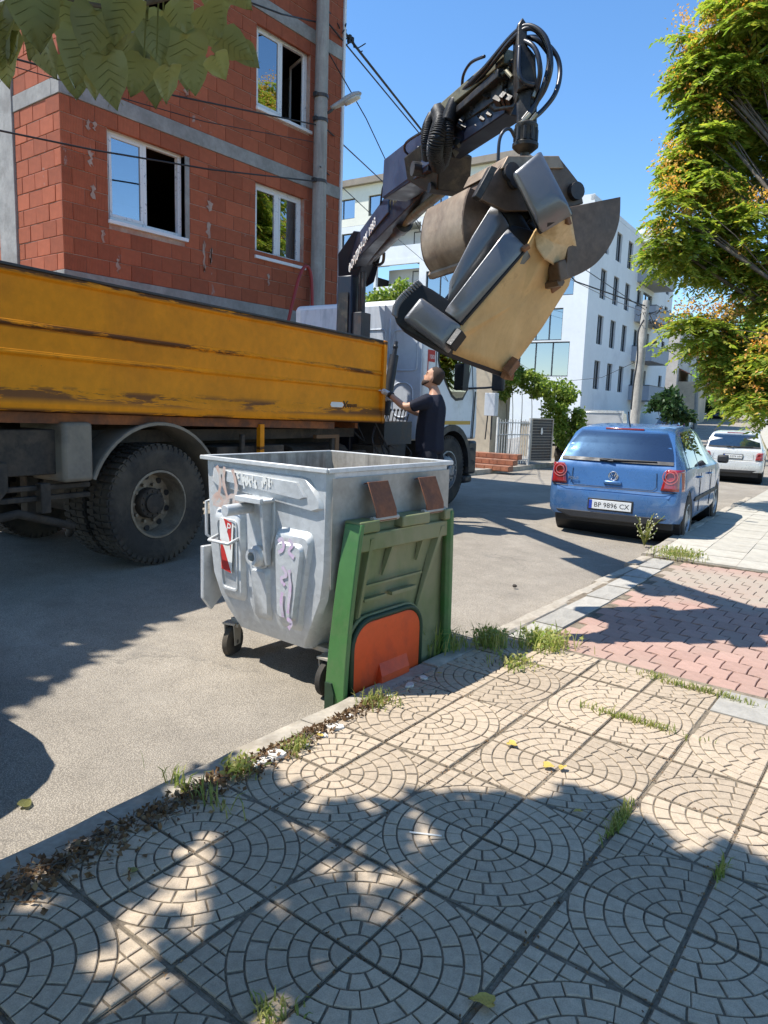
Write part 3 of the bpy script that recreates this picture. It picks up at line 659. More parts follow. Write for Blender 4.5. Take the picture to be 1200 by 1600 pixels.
# ---------------------------------------------------------------- truck materials
def mk_orange():
    t = NT('orange_bed_paint'); xyz = t.sep(); a = t.noise(2.2, 5, .65); b = t.noise(14, 5, .65)
    k = t.math('ADD', t.ramp(a, .3, .7, .84, 1.1), t.ramp(b, .3, .7, -.08, .08)); c = t.hsv((.82, .29, .008), v=k)
    g = t.noise(1.1, 6, .7, strech=(1, .8, .25), dist=.6); c = t.mix(t.ramp(g, .55, .8, 0, .4), c, (.36, .12, .015))
    # scraped bands along the pressed edges (local z of the bed)
    s = t.noise(1.0, 6, .72, strech=(1, 1.1, 9), dist=.3)
    def band(z0, w, thr, col, amt, c):
        d = t.math('ABSOLUTE', t.math('SUBTRACT', xyz[2], z0)); m = t.ramp(d, w, w*.35, 0, 1)
        k = t.math('MULTIPLY', t.ramp(s, thr, thr+.05, 0, amt), m); return t.mix(k, c, col)
    c = band(.605, .035, .47, (.05, .022, .016), .9, c); c = band(.13, .075, .44, (.12, .05, .025), .85, c)
    c = band(.405, .02, .52, (.16, .06, .02), .6, c); c = band(.975, .03, .40, (.04, .022, .016), .9, c); c = band(.0, .03, .46, (.06, .025, .018), .85, c)
    p = t.noise(22, 4, .7, strech=(1, 1, .55)); c = t.mix(t.ramp(p, .70, .73, 0, .85), c, (.045, .022, .018))
    w = t.noise(3.4, 5, .8, strech=(1, 3.5, .5), dist=.5); c = t.mix(t.ramp(w, .735, .75, 0, .8), c, (.55, .5, .42))
    t.bump(t.math('ADD', b, a), .12, .02); return t.out(c, .5, 0, .2)
M['orange'] = mk_orange()
M['cab_white'] = pm('cab_white_paint', (.80, .79, .76), .35, .04, 2, (.5, .46, .4), .3, 1.6, bump=.03, spec=.5)
M['shade_box_grey'] = pm('cab_shade_box_grey', (.58, .61, .65), .5, .07, 2, (.32, .36, .4), .4, 3, streak=(3, 1, .5), bump=.05)  # white cab back with shade and sky tint in its colour; meter box grey
M['chassis'] = pm('chassis_dirt', (.055, .046, .038), .85, .3, 5, (.12, .09, .065), .5, 6, bump=.4, bsc=30)
M['tyre'] = pm('tyre_rubber', (.042, .037, .032), .85, .25, 4, (.11, .09, .066), .6, 3, bump=.4, bsc=70)
M['rim'] = pm('dusty_rim', (.30, .25, .185), .65, .25, 6, (.16, .12, .085), .6, 7, metal=.2, bump=.2)
M['rim_clean'] = pm('steel_rim', (.34, .34, .33), .45, .15, 6, (.16, .14, .12), .5, 9, metal=.4, bump=.1)
M['fender'] = pm('fender_plastic', (.20, .172, .138), .7, .25, 3, (.29, .245, .185), .5, 3, bump=.15)
M['black_plastic'] = pm('black_plastic', (.022, .022, .024), .5, .2, 6, (.06, .055, .05), .4, 5, bump=.1)
M['cab_glass'] = mk_glass('truck_glass', (.42, .52, .42), .22)
M['amber_stripe'] = pm('amber_stripe', (.62, .33, .03), .4, .05, 5, bump=0)
M['red_print'] = pm('red_print', (.5, .03, .025), .45, .05, 5, bump=0)
M['white_print'] = pm('white_print', (.75, .74, .7), .5, .05, 8, bump=0)
M['black_print'] = pm('black_print', (.02, .02, .022), .5, .05, 8, bump=0)
M['chrome'] = pm('piston_steel', (.6, .6, .58), .22, .1, 8, metal=.9, bump=0)
def text(name, s, size, m, parent, loc, rot, ex=.0015, shear=0, align='LEFT'):
    cu = bpy.data.curves.new(name, 'FONT'); cu.body = s; cu.size = size; cu.extrude = ex; cu.shear = shear; cu.align_x = align; cu.resolution_u = 2
    o = bpy.data.objects.new(name, cu); COL.objects.link(o); bpy.context.view_layer.update()
    me = bpy.data.meshes.new_from_object(o.evaluated_get(bpy.context.evaluated_depsgraph_get())); bpy.data.objects.remove(o); bpy.data.curves.remove(cu)
    me.materials.clear(); me.materials.append(m); q = bpy.data.objects.new(name, me); COL.objects.link(q); q.parent = parent; q.location = loc
    q.rotation_euler = rot if not isinstance(rot, Matrix) else rot.to_euler(); return q
TA = math.radians(4); TRP = Vector((-6.467, 3.635, .02))
truck = thing('dump_truck', 'tipper truck with scuffed orange dump bed and white cab parked across the street', 'truck', TRP, TA)
TRM = Matrix.Translation(TRP) @ Matrix.Rotation(TA, 4, 'Z'); TRI = TRM.inverted()
def tl(px, py, x):            # truck-local point on the plane x = const seen at a pixel
    o = TRI @ EYE; d = TRI.to_3x3() @ ray(px, py); return o+d*((x-o.x)/d.x)
def tly(px, py, y):
    o = TRI @ EYE; d = TRI.to_3x3() @ ray(px, py); return o+d*((y-o.y)/d.y)
# dump bed: pressed side walls; local z of the mesh starts at the bottom edge, whole bed pitched 1 degree nose down
bed = MB(); HB = .985; y0, y1 = -2.3, 3.42; X = 1.25
prof = [(0, .0), (.012, .02), (.012, .105), (-.004, .15), (-.016, .17), (-.016, .385), (.004, .4), (.004, .415), (-.016, .43), (-.016, .585), (.004, .6), (.004, .615), (-.016, .63), (-.016, .93), (.006, .945), (.006, HB), (-.07, HB), (-.07, .02)]
for s in (1, -1):
    bed.prism([(s*(X+a), b) for a, b in prof], (0, y0, 0), (1, 0, 0), (0, 0, 1), (0, y1-y0-.05, 0))
    bed.bb((s*(X-.09), y1-.05, -.002), (s*(X+.022), y1+.015, HB+.02))
bed.bb((-X+.06, y1-.05, .03), (X-.06, y1-.005, HB-.01)).bb((-X+.06, y0, .03), (X-.06, y1-.05, .08)).bb((-X+.06, y0-.05, .02), (X-.06, y0, HB))
b = bed.build('dump_bed', M['orange'], truck, bev=.006, seg=1); b.location = (0, 0, 1.296); b.rotation_euler = (-.0178, 0, 0)
ub = MB()
for s in (1, -1): ub.bb((s*1.05, -2.2, -.085), (s*1.16, 2.55, -.006))
for k in range(8): ub.bb((-1.1, -2+k*.72, -.075), (1.1, -1.94+k*.72, -.01))
u = ub.build('bed_beam', pm('rust_orange', (.30, .10, .03), .7, .3, 5, (.07, .035, .025), .6, 3, bump=.2), truck); u.location = (0, 0, 1.296); u.rotation_euler = (-.0178, 0, 0)
rl = MB().bb((1.165, y0, HB+.001), (1.258, y1-.06, HB+.022)); r_ = rl.build('bed_rail', M['steel_dark'], truck, bev=.004); r_.location = (0, 0, 1.296); r_.rotation_euler = (-.0178, 0, 0)
# sticker on the bed: white arrow tag, slanted X and lettering
sp = tl(518, 632, X-.012); sx, sy, szz = X-.0135, sp.y, sp.z
MB().prism([(0, -.028), (.20, -.028), (.235, 0), (.20, .03), (0, .03), (-.02, 0)], (sx, sy, szz), (0, 1, 0), (0, 0, 1), (.002, 0, 0)).build('sticker', M['white_print'], truck)
RX = Matrix.Rotation(PI/2, 3, 'Z') @ Matrix.Rotation(PI/2, 3, 'X')
text('lettering', 'X', .15, M['black_print'], truck, (sx+.002, sy+.19, szz-.055), RX, shear=.25)
text('lettering', 'appom', .075, M['black_print'], truck, (sx+.002, sy+.285, szz-.02), RX, shear=.1)
# chassis
cf = MB()
for s in (1, -1): cf.bb((s*.36, -2.6, .78), (s*.46, 5.9, 1.04))
cf.bb((-.9, -2.2, 1.05), (.9, 3.3, 1.16))
for y in (-2.2, -.9, .9, 2.2, 3.3, 4.3): cf.bb((-.36, y, .82), (.36, y+.1, 1.0))
cf.cyl((-1.0, 0, .53), (1.0, 0, .53), .09).cyl((-.25, 0, .53), (.25, 0, .53), .2).cyl((0, 0, .55), (0, 3.4, .75), .05)
cf.cyl((-1, 5.4, .5), (1, 5.4, .5), .07); cf.build('chassis', M['chassis'], truck)
for s in (1, -1):
    lsn = MB()
    for k in range(5): L = .8-.13*k; lsn.prism([(-L, .06+.12*(1-k*.15)), (0, 0), (L, .06+.12*(1-k*.15)), (L, .075+.12*(1-k*.15)), (0, .015), (-L, .075+.12*(1-k*.15))], (s*.5, 0, .63-.02*k), (0, 1, 0), (0, 0, 1), (s*.09, 0, 0))
    lsn.build('leaf_spring', M['chassis'], truck)
sk_ = MB(); sk_.bb((.72, -2.2, .84), (1.12, -.75, 1.18)).bb((1.05, -1.9, .72), (1.11, -.6, .76)).bb((1.05, -1.9, .64), (1.11, -.6, .68)).bb((1.02, -1.62, .58), (1.16, -1.36, .9)).bb((1.08, -1.05, .55), (1.16, -.97, .78)).bb((.7, -.95, .45), (.8, -.85, .8))
sk_.prism([(-.14, 0), (.14, 0), (.14, -.2), (.05, -.3), (-.05, -.3), (-.14, -.2)], (1.14, -1.45, .95), (0, 1, 0), (0, 0, 1), (.05, 0, 0)); sk_.tube([(1.05, -1.6, .5), (1.1, -1.2, .56), (1.0, -.7, .4), (.8, -.6, .3)], .035); sk_.build('underrun_bracket', M['chassis'], truck, bev=.008)
sd = MB(); sd.bb((.62, .78, .45), (1.1, 1.75, 1.0)).cyl((.85, 2.0, .72), (.85, 3.0, .72), .27).bb((1.12, .72, .62), (1.17, 3.2, .68)).bb((1.12, .72, .85), (1.17, 3.2, .9)).bb((1.12, 1.05, .5), (1.16, 1.1, 1.12)).bb((1.12, 2.5, .5), (1.17, 2.56, 1.1)); sd.build('side_guard', M['chassis'], truck, bev=.01)
MB().bb((1.14, 1.28, .74), (1.19, 1.34, 1.22)).build('marker_post', M['orange'], truck); MB().bb((1.13, 2.55, .8), (1.18, 2.62, 1.06)).bb((1.13, 2.2, 1.06), (1.18, 2.62, 1.10)).build('marker_post', pm('brown_bar', (.16, .085, .04), .7, .2, 5), truck)
def fender(s, yc, R, a0, a1, w, m, name='fender', zc=.53):
    mb = MB(); n = 22; prof = [(R, -w), (R, 0), (R+.025, .0), (R+.03, -.02), (R+.012, -.03), (R+.012, -w)]
    secs = []
    for i in range(n+1):
        a = lerp(a0, a1, i/n); secs.append([Vector((s*(1.235+h), yc+math.cos(a)*r, zc+math.sin(a)*r)) for r, h in prof])
    mb.loft(secs); return mb.build(name, m, truck, smooth='auto')
for s in (1, -1):
    f_ = fender(s, 0, .685, math.radians(-2), math.radians(158), .62, M['fender'])
    MB().bb((s*.63, -.9, .78), (s*1.228, -.645, 1.24)).build('splash_plate', M['fender'], truck, bev=.03)
# wheels
def make_tyre(w, R, ri, nl):
    mb = MB(); h = w/2
    prof = [(ri, -h*.8), (ri+.03, -h*.95), (lerp(ri, R, .45), -h*1.0), (R-.06, -h*.98), (R-.018, -h*.86), (R-.018, h*.86), (R-.06, h*.98), (lerp(ri, R, .62), h*1.02), (lerp(ri, R, .45), h*1.0), (ri+.03, h*.95), (ri+.012, h*.93), (ri, h*.8)]
    mb.lathe(prof, (0, 0, 0), (1, 0, 0), 56)
    for k in range(nl):
        a = 2*PI*k/nl
        for s, off in ((1, 0), (-1, .5)):
            aa = a+off*2*PI/nl; Rm = Matrix.Rotation(aa, 3, 'X')
            mb.box(Rm @ Vector((s*h*.62, 0, R-.02)), (h*.56, 2*PI*R/nl*.62, .034), Rm); mb.box(Rm @ Vector((s*h*.93, 0, R-.05)), (h*.1, 2*PI*R/nl*.55, .06), Rm)
        Rm = Matrix.Rotation(a, 3, 'X'); mb.box(Rm @ Vector((0, 0, R-.018)), (h*.5, 2*PI*R/nl*.6, .03), Rm)
    return mb
def wheel(parent, loc, s, kind):
    w, R, ri = .29, .53, .292
    t = make_tyre(w, R, ri, 52).build('wheel', M['tyre'], parent, smooth='auto'); t.location = loc
    if s < 0: t.rotation_euler = (0, 0, PI)
    r = MB(); h = w/2; mt = M['rim'] if kind == 'rear' else M['rim_clean']
    if kind == 'rear': prof = [(ri+.006, h*.86), (ri+.006, h*.94), (ri-.012, h*.96), (ri-.022, h*.6), (ri-.03, -.02), (.255, -.045), (.235, -.05), (.20, -.035), (.175, -.03), (.06, -.03), (.001, -.03)]
    else: prof = [(ri+.006, h*.86), (ri+.006, h*.94), (ri-.012, h*.96), (ri-.022, h*.5), (.262, h*.42), (.235, h*.62), (.20, h*1.0), (.165, h*1.12), (.10, h*1.12), (.001, h*1.12)]
    r.lathe(prof, (0, 0, 0), (1, 0, 0), 40); rim = r.build('rim', mt, t, smooth='auto')
    hx = -.043 if kind == 'rear' else h*.76; rr = .228 if kind == 'rear' else .226
    ho = MB()
    for k in range(10):
        a = 2*PI*(k+.5)/10; c = Vector((hx, math.cos(a)*rr, math.sin(a)*rr)); tilt = Vector((1, 0, 0)) if kind == 'rear' else Vector((.75, math.cos(a)*.66, math.sin(a)*.66))
        ho.cyl(c-tilt*.01, c+tilt*.008, .027, n=12)
    ho.build('rim_hole', M['black_print'], t, kind='stuff')
    hb_ = MB(); nx = -.03 if kind == 'rear' else h*1.12
    for k in range(10):
        a = 2*PI*k/10; q = .165 if kind == 'rear' else .145; hb_.cyl((nx, math.cos(a)*q, math.sin(a)*q), (nx+.035, math.cos(a)*q, math.sin(a)*q), .016, n=6)
    hb_.build('wheel_nut', mt, t, kind='stuff')
    hc = MB()
    if kind == 'rear':
        hc.lathe([(.135, -.03), (.135, .03), (.125, .045), (.085, .05), (.085, .075), (.06, .085), (.001, .085)], (0, 0, 0), (1, 0, 0), 24)
        for k in range(12): a = 2*PI*k/12; hc.cyl((.045, math.cos(a)*.107, math.sin(a)*.107), (.058, math.cos(a)*.107, math.sin(a)*.107), .010, n=6)
        hc.build('hub', M['chassis'], t, smooth='auto')
    else: hc.lathe([(.085, h*1.1), (.085, h*1.3), (.07, h*1.4), (.001, h*1.42)], (0, 0, 0), (1, 0, 0), 20); hc.build('hub', M['rim_clean'], t, smooth='auto')
    return t
for s in (1, -1):
    wheel(truck, (s*1.075, 0, .53), s, 'rear'); wheel(truck, (s*.745, 0, .53), s, 'rear'); wheel(truck, (s*1.0, 5.42, .52), s, 'front')
# cab
FW = 5.42
def cab_side():
    P = [(4.55, .98), (4.55, 2.86), (4.6, 2.92), (5.2, 3.0), (5.9, 2.94), (6.06, 2.82), (6.22, 1.78), (6.27, 1.2), (6.25, .98), (FW+.64, .98)]
    P += [(FW+.63*math.cos(a), .55+.63*math.sin(a)) for a in [math.radians(v) for v in range(45, 136, 10)]]+[(FW-.64, .98)]
    return P
cb_ = MB().prism(cab_side(), (-1.17, 0, 0), (0, 1, 0), (0, 0, 1), (2.34, 0, 0)); cab = cb_.build('cab', M['cab_white'], truck, bev=.05, seg=3)
bp = MB(); bp.bb((-1.05, 4.535, 1.0), (1.125, 4.548, 2.85))
bk = bp.build('back_panel', M['shade_box_grey'], cab, bev=.006)
def rr_loop(x0, x1, z0, z1, r, y, n=5):
    P = []
    for cx, cz, a0 in ((x1-r, z1-r, 0), (x0+r, z1-r, 90), (x0+r, z0+r, 180), (x1-r, z0+r, 270)):
        P += [(cx+r*math.cos(math.radians(a0+90*i/n)), y, cz+r*math.sin(math.radians(a0+90*i/n))) for i in range(n+1)]
    return P+[P[0]]
rb = MB()
for x0, x1, z0, z1, r in ((-.98, -.62, 2.1, 2.5, .06), (-.15, .52, 1.95, 2.52, .07), (.66, 1.05, 1.95, 2.5, .05), (.66, 1.0, 1.3, 1.78, .14), (.2, .52, 1.25, 1.8, .12)): MB().tube(rr_loop(x0, x1, z0, z1, r, 4.534), .012, 6, caps=False).build('pressed_rib', M['shade_box_grey'], cab, smooth=True)
rb.tube([(.59, 4.534, 1.05), (.59, 4.534, 2.66)], .01).build('pressed_rib', M['shade_box_grey'], cab, smooth=True)
XS = 1.172
wp = [tl(*p, XS) for p in ((686, 540), (686, 572), (696, 590), (708, 612), (716, 617), (728, 616), (734, 604), (735, 560), (733, 538))]
wpoly = [(p.y, p.z) for p in wp]
wpoly = [(4.93, 2.66), (4.9, 2.12), (4.97, 1.98), (5.35, 1.62), (5.5, 1.56), (5.72, 1.58), (5.86, 1.72), (5.97, 2.15), (5.86, 2.66)]
for s in (1, -1):
    wf = MB().prism(wpoly, (s*XS, 0, 0), (0, 1, 0), (0, 0, 1), (s*.006, 0, 0)).build('window_frame', M['black_plastic'], cab)
    c0 = (5.42, 2.12); MB().prism([(lerp(c0[0], a, .93), lerp(c0[1], b, .93)) for a, b in wpoly], (s*(XS+.0075), 0, 0), (0, 1, 0), (0, 0, 1), (s*.003, 0, 0)).build('window', M['cab_glass'], cab)
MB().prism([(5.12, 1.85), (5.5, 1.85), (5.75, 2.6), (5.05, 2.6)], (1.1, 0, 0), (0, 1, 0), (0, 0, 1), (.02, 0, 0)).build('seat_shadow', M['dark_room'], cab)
MB().prism([(5.68, 1.72), (5.86, 1.72), (5.9, 2.25), (5.8, 2.36), (5.7, 2.3)], (XS+.0115, 0, 0), (0, 1, 0), (0, 0, 1), (.003, 0, 0)).build('quarter_trim', M['black_plastic'], cab)
MB().bb((XS-.001, 4.75, 1.21), (XS+.003, 6.02, 1.265)).build('stripe', M['amber_stripe'], cab)
MB().prism([(6.13, 1.72), (6.17, 1.72), (6.13, .99), (6.09, .99)], (XS-.001, 0, 0), (0, 1, 0), (0, 0, 1), (.006, 0, 0)).build('door_edge_strip', M['black_plastic'], cab)
dg = MB().tube([(XS+.001, 4.86, 1.2), (XS+.001, 4.86, 2.7)], .006).tube([(XS+.001, 6.06, 1.0), (XS+.001, 6.09, 1.6), (XS+.001, 5.98, 2.2), (XS+.001, 5.9, 2.68)], .006); dg.build('door_gap', M['black_plastic'], cab)
MB().bb((XS, 4.95, 1.42), (XS+.03, 5.15, 1.47)).build('door_handle', M['black_plastic'], cab, bev=.008)
sg = MB(); sg.bb((XS, 4.62, 1.84), (XS+.003, 4.64, 2.24)).bb((XS, 4.64, 1.84), (XS+.003, 4.82, 1.86)).bb((XS, 4.64, 2.08), (XS+.003, 4.82, 2.24)).build('sticker', M['red_print'], cab)
text('lettering', '1001', .085, M['white_print'], cab, (XS+.003, 4.655, 2.12), RX)
MB().tube([(XS, 5.9, 1.76), (XS+.2, 6.1, 1.78), (XS+.3, 6.22, 1.8)], .016).build('mirror_arm', M['black_plastic'], cab); MB().box((XS+.34, 6.24, 1.95), (.2, .1, .42)).build('mirror', M['black_plastic'], cab, bev=.03)
ws = MB().add([(-1.05, 6.085, 2.7), (1.05, 6.085, 2.7), (1.05, 6.233, 1.8), (-1.05, 6.233, 1.8)], [(0, 1, 2, 3)]).build('windscreen', M['cab_glass'], cab)
for s in (1, -1):
    MB().prism([(FW+.66*math.cos(math.radians(v)), .55+.66*math.sin(math.radians(v))) for v in range(0, 181, 12)]+[(FW+.57*math.cos(math.radians(v)), .55+.57*math.sin(math.radians(v))) for v in range(180, -1, -12)], (s*.75, 0, 0), (0, 1, 0), (0, 0, 1), (s*.445, 0, 0)).build('wheel_arch', M['black_plastic'], truck)
bm2 = MB().bb((-1.15, 6.05, .42), (1.15, 6.36, .95)).bb((.75, 6.02, .28), (1.12, 6.3, .41)); bm2.build('bumper', M['black_plastic'], truck, bev=.04)
MB().bb((.85, 6.03, .58), (1.19, 6.2, .64)).bb((.85, 6.03, .8), (1.18, 6.2, .84)).build('cab_step', M['chassis'], truck)
# pipework, levers and stabiliser between bed and cab
lv = MB(); rl_ = random.Random(5)
lv.bb((.75, 3.62, .95), (1.15, 4.3, 1.25)).bb((.5, 3.6, .7), (1.0, 4.4, .94))
for k in range(7): y = 3.68+k*.09; lv.tube([(1.1, y, 1.2), (1.14, y, 1.38+rl_.uniform(-.03, .03))], .008, 5).ball((1.14, y, 1.4), .02, 6, 4)
for k in range(14):
    a = Vector((rl_.uniform(.7, 1.2), rl_.uniform(3.5, 4.4), rl_.uniform(.6, 1.2))); lv.tube(catmull([a, a+Vector((.1, rl_.uniform(-.2, .2), -.2)), a+Vector((rl_.uniform(-.1, .1), rl_.uniform(-.3, .3), rl_.uniform(-.5, .3)))], 4), .012, 5)
for k in range(10):
    a = Vector((1.1, rl_.uniform(3.5, 3.62), rl_.uniform(1.25, 1.75))); lv.box(a, (.06, .05, .04)); 
lv.tube(catmull([(1.0, 3.56, 1.7), (1.1, 3.6, 1.5), (1.05, 3.62, 1.3), (1.0, 3.7, 1.1)], 5), .02, 6); lv.build('control_levers', M['steel_dark'], truck)
pa, pb = tl(607, 612, 1.12), tl(617, 548, 1.12); d = (pb-pa).normalized()
sb_ = MB().cyl(pa-d*.3, pb-d*.06, .06, n=14).cyl(pb-d*.07, pb+d*.02, .03).ball(pb+d*.05, .035, 8, 6).cyl(pb+d*.07, pb+d*.12, .025); sb_.build('stabiliser_leg', M['black_plastic'], truck, smooth='auto')
# ---------------------------------------------------------------- loader crane
M['navy'] = pm('navy_crane_paint', (.008, .011, .024), .4, .25, 4, (.02, .02, .024), .5, 4, bump=.08, spec=.4)
M['navy_light'] = pm('worn_blue_paint', (.022, .036, .078), .42, .2, 4, (.03, .04, .08), .5, 5, bump=.08, spec=.6)
M['grease'] = pm('greasy_steel', (.03, .028, .026), .42, .4, 7, (.10, .085, .06), .45, 8, metal=.3, bump=.3)
M['raw_edge'] = pm('worn_yellow_steel', (.20, .18, .11), .5, .25, 7, (.06, .055, .045), .5, 7, metal=.3, bump=.2)
M['hose'] = pm('hydraulic_hose', (.016, .017, .022), .32, .2, 6, bump=0, spec=.6)
M['fitting'] = pm('hose_fitting', (.36, .33, .25), .35, .25, 12, metal=.7, bump=0)
M['grab'] = pm('worn_grab_steel', (.15, .105, .075), .5, .3, 3, (.065, .048, .036), .6, 2.5, metal=.35, bump=.25, bsc=25, bd=.006)
M['grab_in'] = pm('scraped_grab_steel', (.34, .26, .185), .5, .25, 3, (.18, .12, .08), .6, 4, metal=.35, bump=.2, bsc=25)
crane = thing('loader_crane', 'dark blue hydraulic loader crane folded out over the street from behind the cab', 'crane', TRM @ Vector((.31, 3.95, 1.05)), TA)
CI = crane.location.copy()
CMW = Matrix.Translation(CI) @ Matrix.Rotation(TA, 4, 'Z'); CIN = CMW.inverted()
def sd(d): return d*lerp(.91, 1, sstep(5.4, 9.5, d))
def cr(px, py, dep): return CIN @ at_d(px, py, sd(dep))          # crane-local point
SID = (CIN.to_3x3() @ CR).normalized()
def girder(name, a, b, ha, hb, w, m, par, up=None, bev=.008, offs=0.0):
    """box girder from a to b; ha/hb depth at the ends, w thickness across"""
    a, b = Vector(a), Vector(b); t = (b-a).normalized(); acr = t.cross(Vector((0, 0, 1))).normalized(); u = acr.cross(t).normalized()
    mb = MB(); A = []
    for p, h in ((a, ha), (b, hb)): A.append([p+acr*(w/2)+u*(h/2+offs), p-acr*(w/2)+u*(h/2+offs), p-acr*(w/2)-u*(h/2-offs), p+acr*(w/2)-u*(h/2-offs)])
    mb.loft(A); return mb.build(name, m, par, bev=bev), t, acr, u
A0 = CIN @ (TRM @ Vector((.31, 3.95, 3.40))); D0 = (at_d(548, 412, 1)-EYE).length
colz = A0.z
cm_ = MB(); cm_.box((0, 0, colz*.5-.2), (.26, .30, colz-.1), taper=.92).bb((-.35, -.4, -.3), (.35, .4, .25)); column = cm_.build('column', M['navy'], crane, bev=.02)
MB().box((0, -.154, colz*.5-.1), (.16, .01, colz-.75)).build('face_plate', M['grease'], column)
MB().box((.20, 0, colz*.38), (.15, .22, colz*.62)).cyl((.22, 0, colz*.66), (.22, 0, colz-.2), .028).cyl((.16, 0, colz*.66), (.16, 0, colz-.2), .02).build('lift_cylinder', M['steel_dark'], column, bev=.01)
dA, dE, dB0, dB1, dC1, dT = 9.95, 7.1, 7.75, 6.45, 5.35, 5.1
kn = [cr(541, 432, 9.95), cr(541, 398, 9.95), cr(566, 362, 9.3), cr(590, 366, 9.1), cr(572, 440, 9.95), cr(560, 448, 9.95)]
acK = (cr(548, 412, 9.9)-cr(670, 285, dE)).cross(Vector((0, 0, 1))).normalized()
mb = MB()
n = len(kn); q = [p-acK*.12 for p in kn]+[p+acK*.12 for p in kn]; mb.add(q, [(i, (i+1) % n, n+(i+1) % n, n+i) for i in range(n)]+[tuple(range(n))[::-1], tuple(range(n, 2*n))]); knuckle = mb.build('knuckle', M['navy'], crane, bev=.012)
boomA, tA, aA, uA = girder('main_boom', cr(556, 402, 9.75), cr(690, 262, dE), .30, .34, .22, M['navy'], crane)
lb, *_ = girder('side_plate', cr(577, 374, 9.1)+aA*(-.0), cr(622, 318, 8.1), .20, .22, .236, M['navy_light'], boomA)
def along_text(s, size, m, par, a, b, side, ex=.002):
    a, b = Vector(a), Vector(b); t = (b-a).normalized(); nrm = side-t*side.dot(t); nrm.normalize(); up = nrm.cross(t)
    R = Matrix((t, up, nrm)).transposed(); return text('lettering', s, size, m, par, a, R, ex)
toEye = (CIN @ EYE-cr(600, 340, 8.5)).normalized(); fs_ = aA if aA.dot(toEye) > 0 else -aA
def onp(px, py, p0, n=None):
    n = n or fs_; o = CIN @ EYE; d = CIN.to_3x3() @ ray(px, py); return o+d*((p0-o).dot(n)/d.dot(n))
along_text('ФОРДУН-ОК 1983', .155, M['white_print'], boomA, onp(545, 428, cr(548, 410, 9.9)+fs_*.125), onp(569, 384, cr(548, 410, 9.9)+fs_*.125), fs_)
along_text('УНИРОТ УМЕТА', .13, M['raw_edge'], boomA, onp(590, 354, cr(600, 345, 8.6)+fs_*.121), onp(620, 314, cr(600, 345, 8.6)+fs_*.121), fs_)
# second boom with the number
boomB, tB, aB, uB = girder('jib_boom', cr(616, 282, 7.5), cr(700, 222, 6.35), .36, .32, .24, M['navy_light'], crane)
MB().add([], [])
sB = aB if aB.dot(toEye) > 0 else -aB
along_text('8071', .19, M['white_print'], boomB, onp(649, 256, cr(650, 260, 7.0)+sB*.123, sB), onp(684, 230, cr(650, 260, 7.0)+sB*.123, sB), sB)
girder('underside_plate', cr(618, 305, 7.5), cr(690, 258, 6.5), .10, .12, .246, M['navy'], boomB)
girder('extension_boom', cr(692, 232, 6.45), cr(806, 150, 5.45), .24, .26, .17, M['navy'], crane)
girder('inner_extension', cr(700, 205, 6.4), cr(800, 128, 5.4), .16, .20, .15, M['grease'], crane)
girder('hose_tray', cr(692, 184, 6.3), cr(806, 92, 5.35), .08, .10, .2, M['raw_edge'], crane)
girder('valve_rail', cr(708, 196, 6.25), cr(800, 118, 5.35), .05, .06, .22, M['grease'], crane)
eb = MB(); el = [(655, 250, 6.8), (688, 225, 6.5), (712, 240, 6.3), (709, 300, 6.6), (688, 302, 6.8), (660, 285, 6.9)]
P = [cr(*p) for p in el]; n = len(P); q = [p-aB*.15 for p in P]+[p+aB*.15 for p in P]; eb.add(q, [(i, (i+1) % n, n+(i+1) % n, n+i) for i in range(n)]+[tuple(range(n))[::-1], tuple(range(n, 2*n))]); elbow = eb.build('elbow_bracket', M['grease'], crane, bev=.012)
pin = MB(); c = cr(678, 268, 6.65)
pin.cyl(c-aB*.2, c+aB*.2, .06, n=16); c2 = cr(699, 297, 6.65); pin.cyl(c2-aB*.17, c2+aB*.17, .045, n=14); pin.build('pivot_pin', M['steel_dark'], elbow, kind='stuff')
cyl = MB().cyl(cr(576, 404, 9.55), cr(628, 352, 8.2), .085, n=18).cyl(cr(625, 355, 8.25), cr(632, 348, 8.1), .1, n=18); ram = cyl.build('boom_ram', M['grease'], crane, smooth='auto')
MB().cyl(cr(630, 350, 8.15), cr(696, 296, 6.75), .042, n=16).build('piston_rod', M['raw_edge'], ram, smooth='auto')
MB().tube(catmull([cr(582, 396, 9.3), cr(598, 386, 9.0), cr(606, 372, 8.8), cr(614, 362, 8.5), cr(620, 356, 8.3)], 5), .018, 6).tube(catmull([cr(600, 395, 9.1), cr(598, 410, 9.2), cr(588, 414, 9.4), cr(580, 405, 9.5)], 5), .02, 6).build('ram_hose', M['hose'], ram, smooth=True, kind='stuff')
# tip: plates, links and rotator
def slab(name, pts, th, m, par, ax=None, bev=.01):
    P = [cr(*p) for p in pts]; n = len(P); a = ax if ax is not None else aT
    q = [p-a*th/2 for p in P]+[p+a*th/2 for p in P]; mb = MB(); mb.add(q, [(i, (i+1) % n, n+(i+1) % n, n+i) for i in range(n)]+[tuple(range(n))[::-1], tuple(range(n, 2*n))]); return mb.build(name, m, par, bev=bev)
aT = (CIN.to_3x3() @ CF).normalized(); aT = Vector((aT.x, aT.y, 0)).normalized()
tip = slab('tip_plate', [(805, 48, dT), (813, 37, dT), (820, 48, dT), (820, 80, dT), (833, 96, dT), (834, 120, dT), (836, 143, dT), (814, 146, dT), (806, 150, dT), (804, 100, dT)], .17, M['grease'], crane)
slab('tip_head', [(735, 145, 5.9), (775, 105, 5.55), (808, 96, 5.3), (810, 150, 5.3), (800, 176, 5.4), (770, 178, 5.6)], .15, M['grease'], crane)
dt = MB(); r5 = random.Random(8)
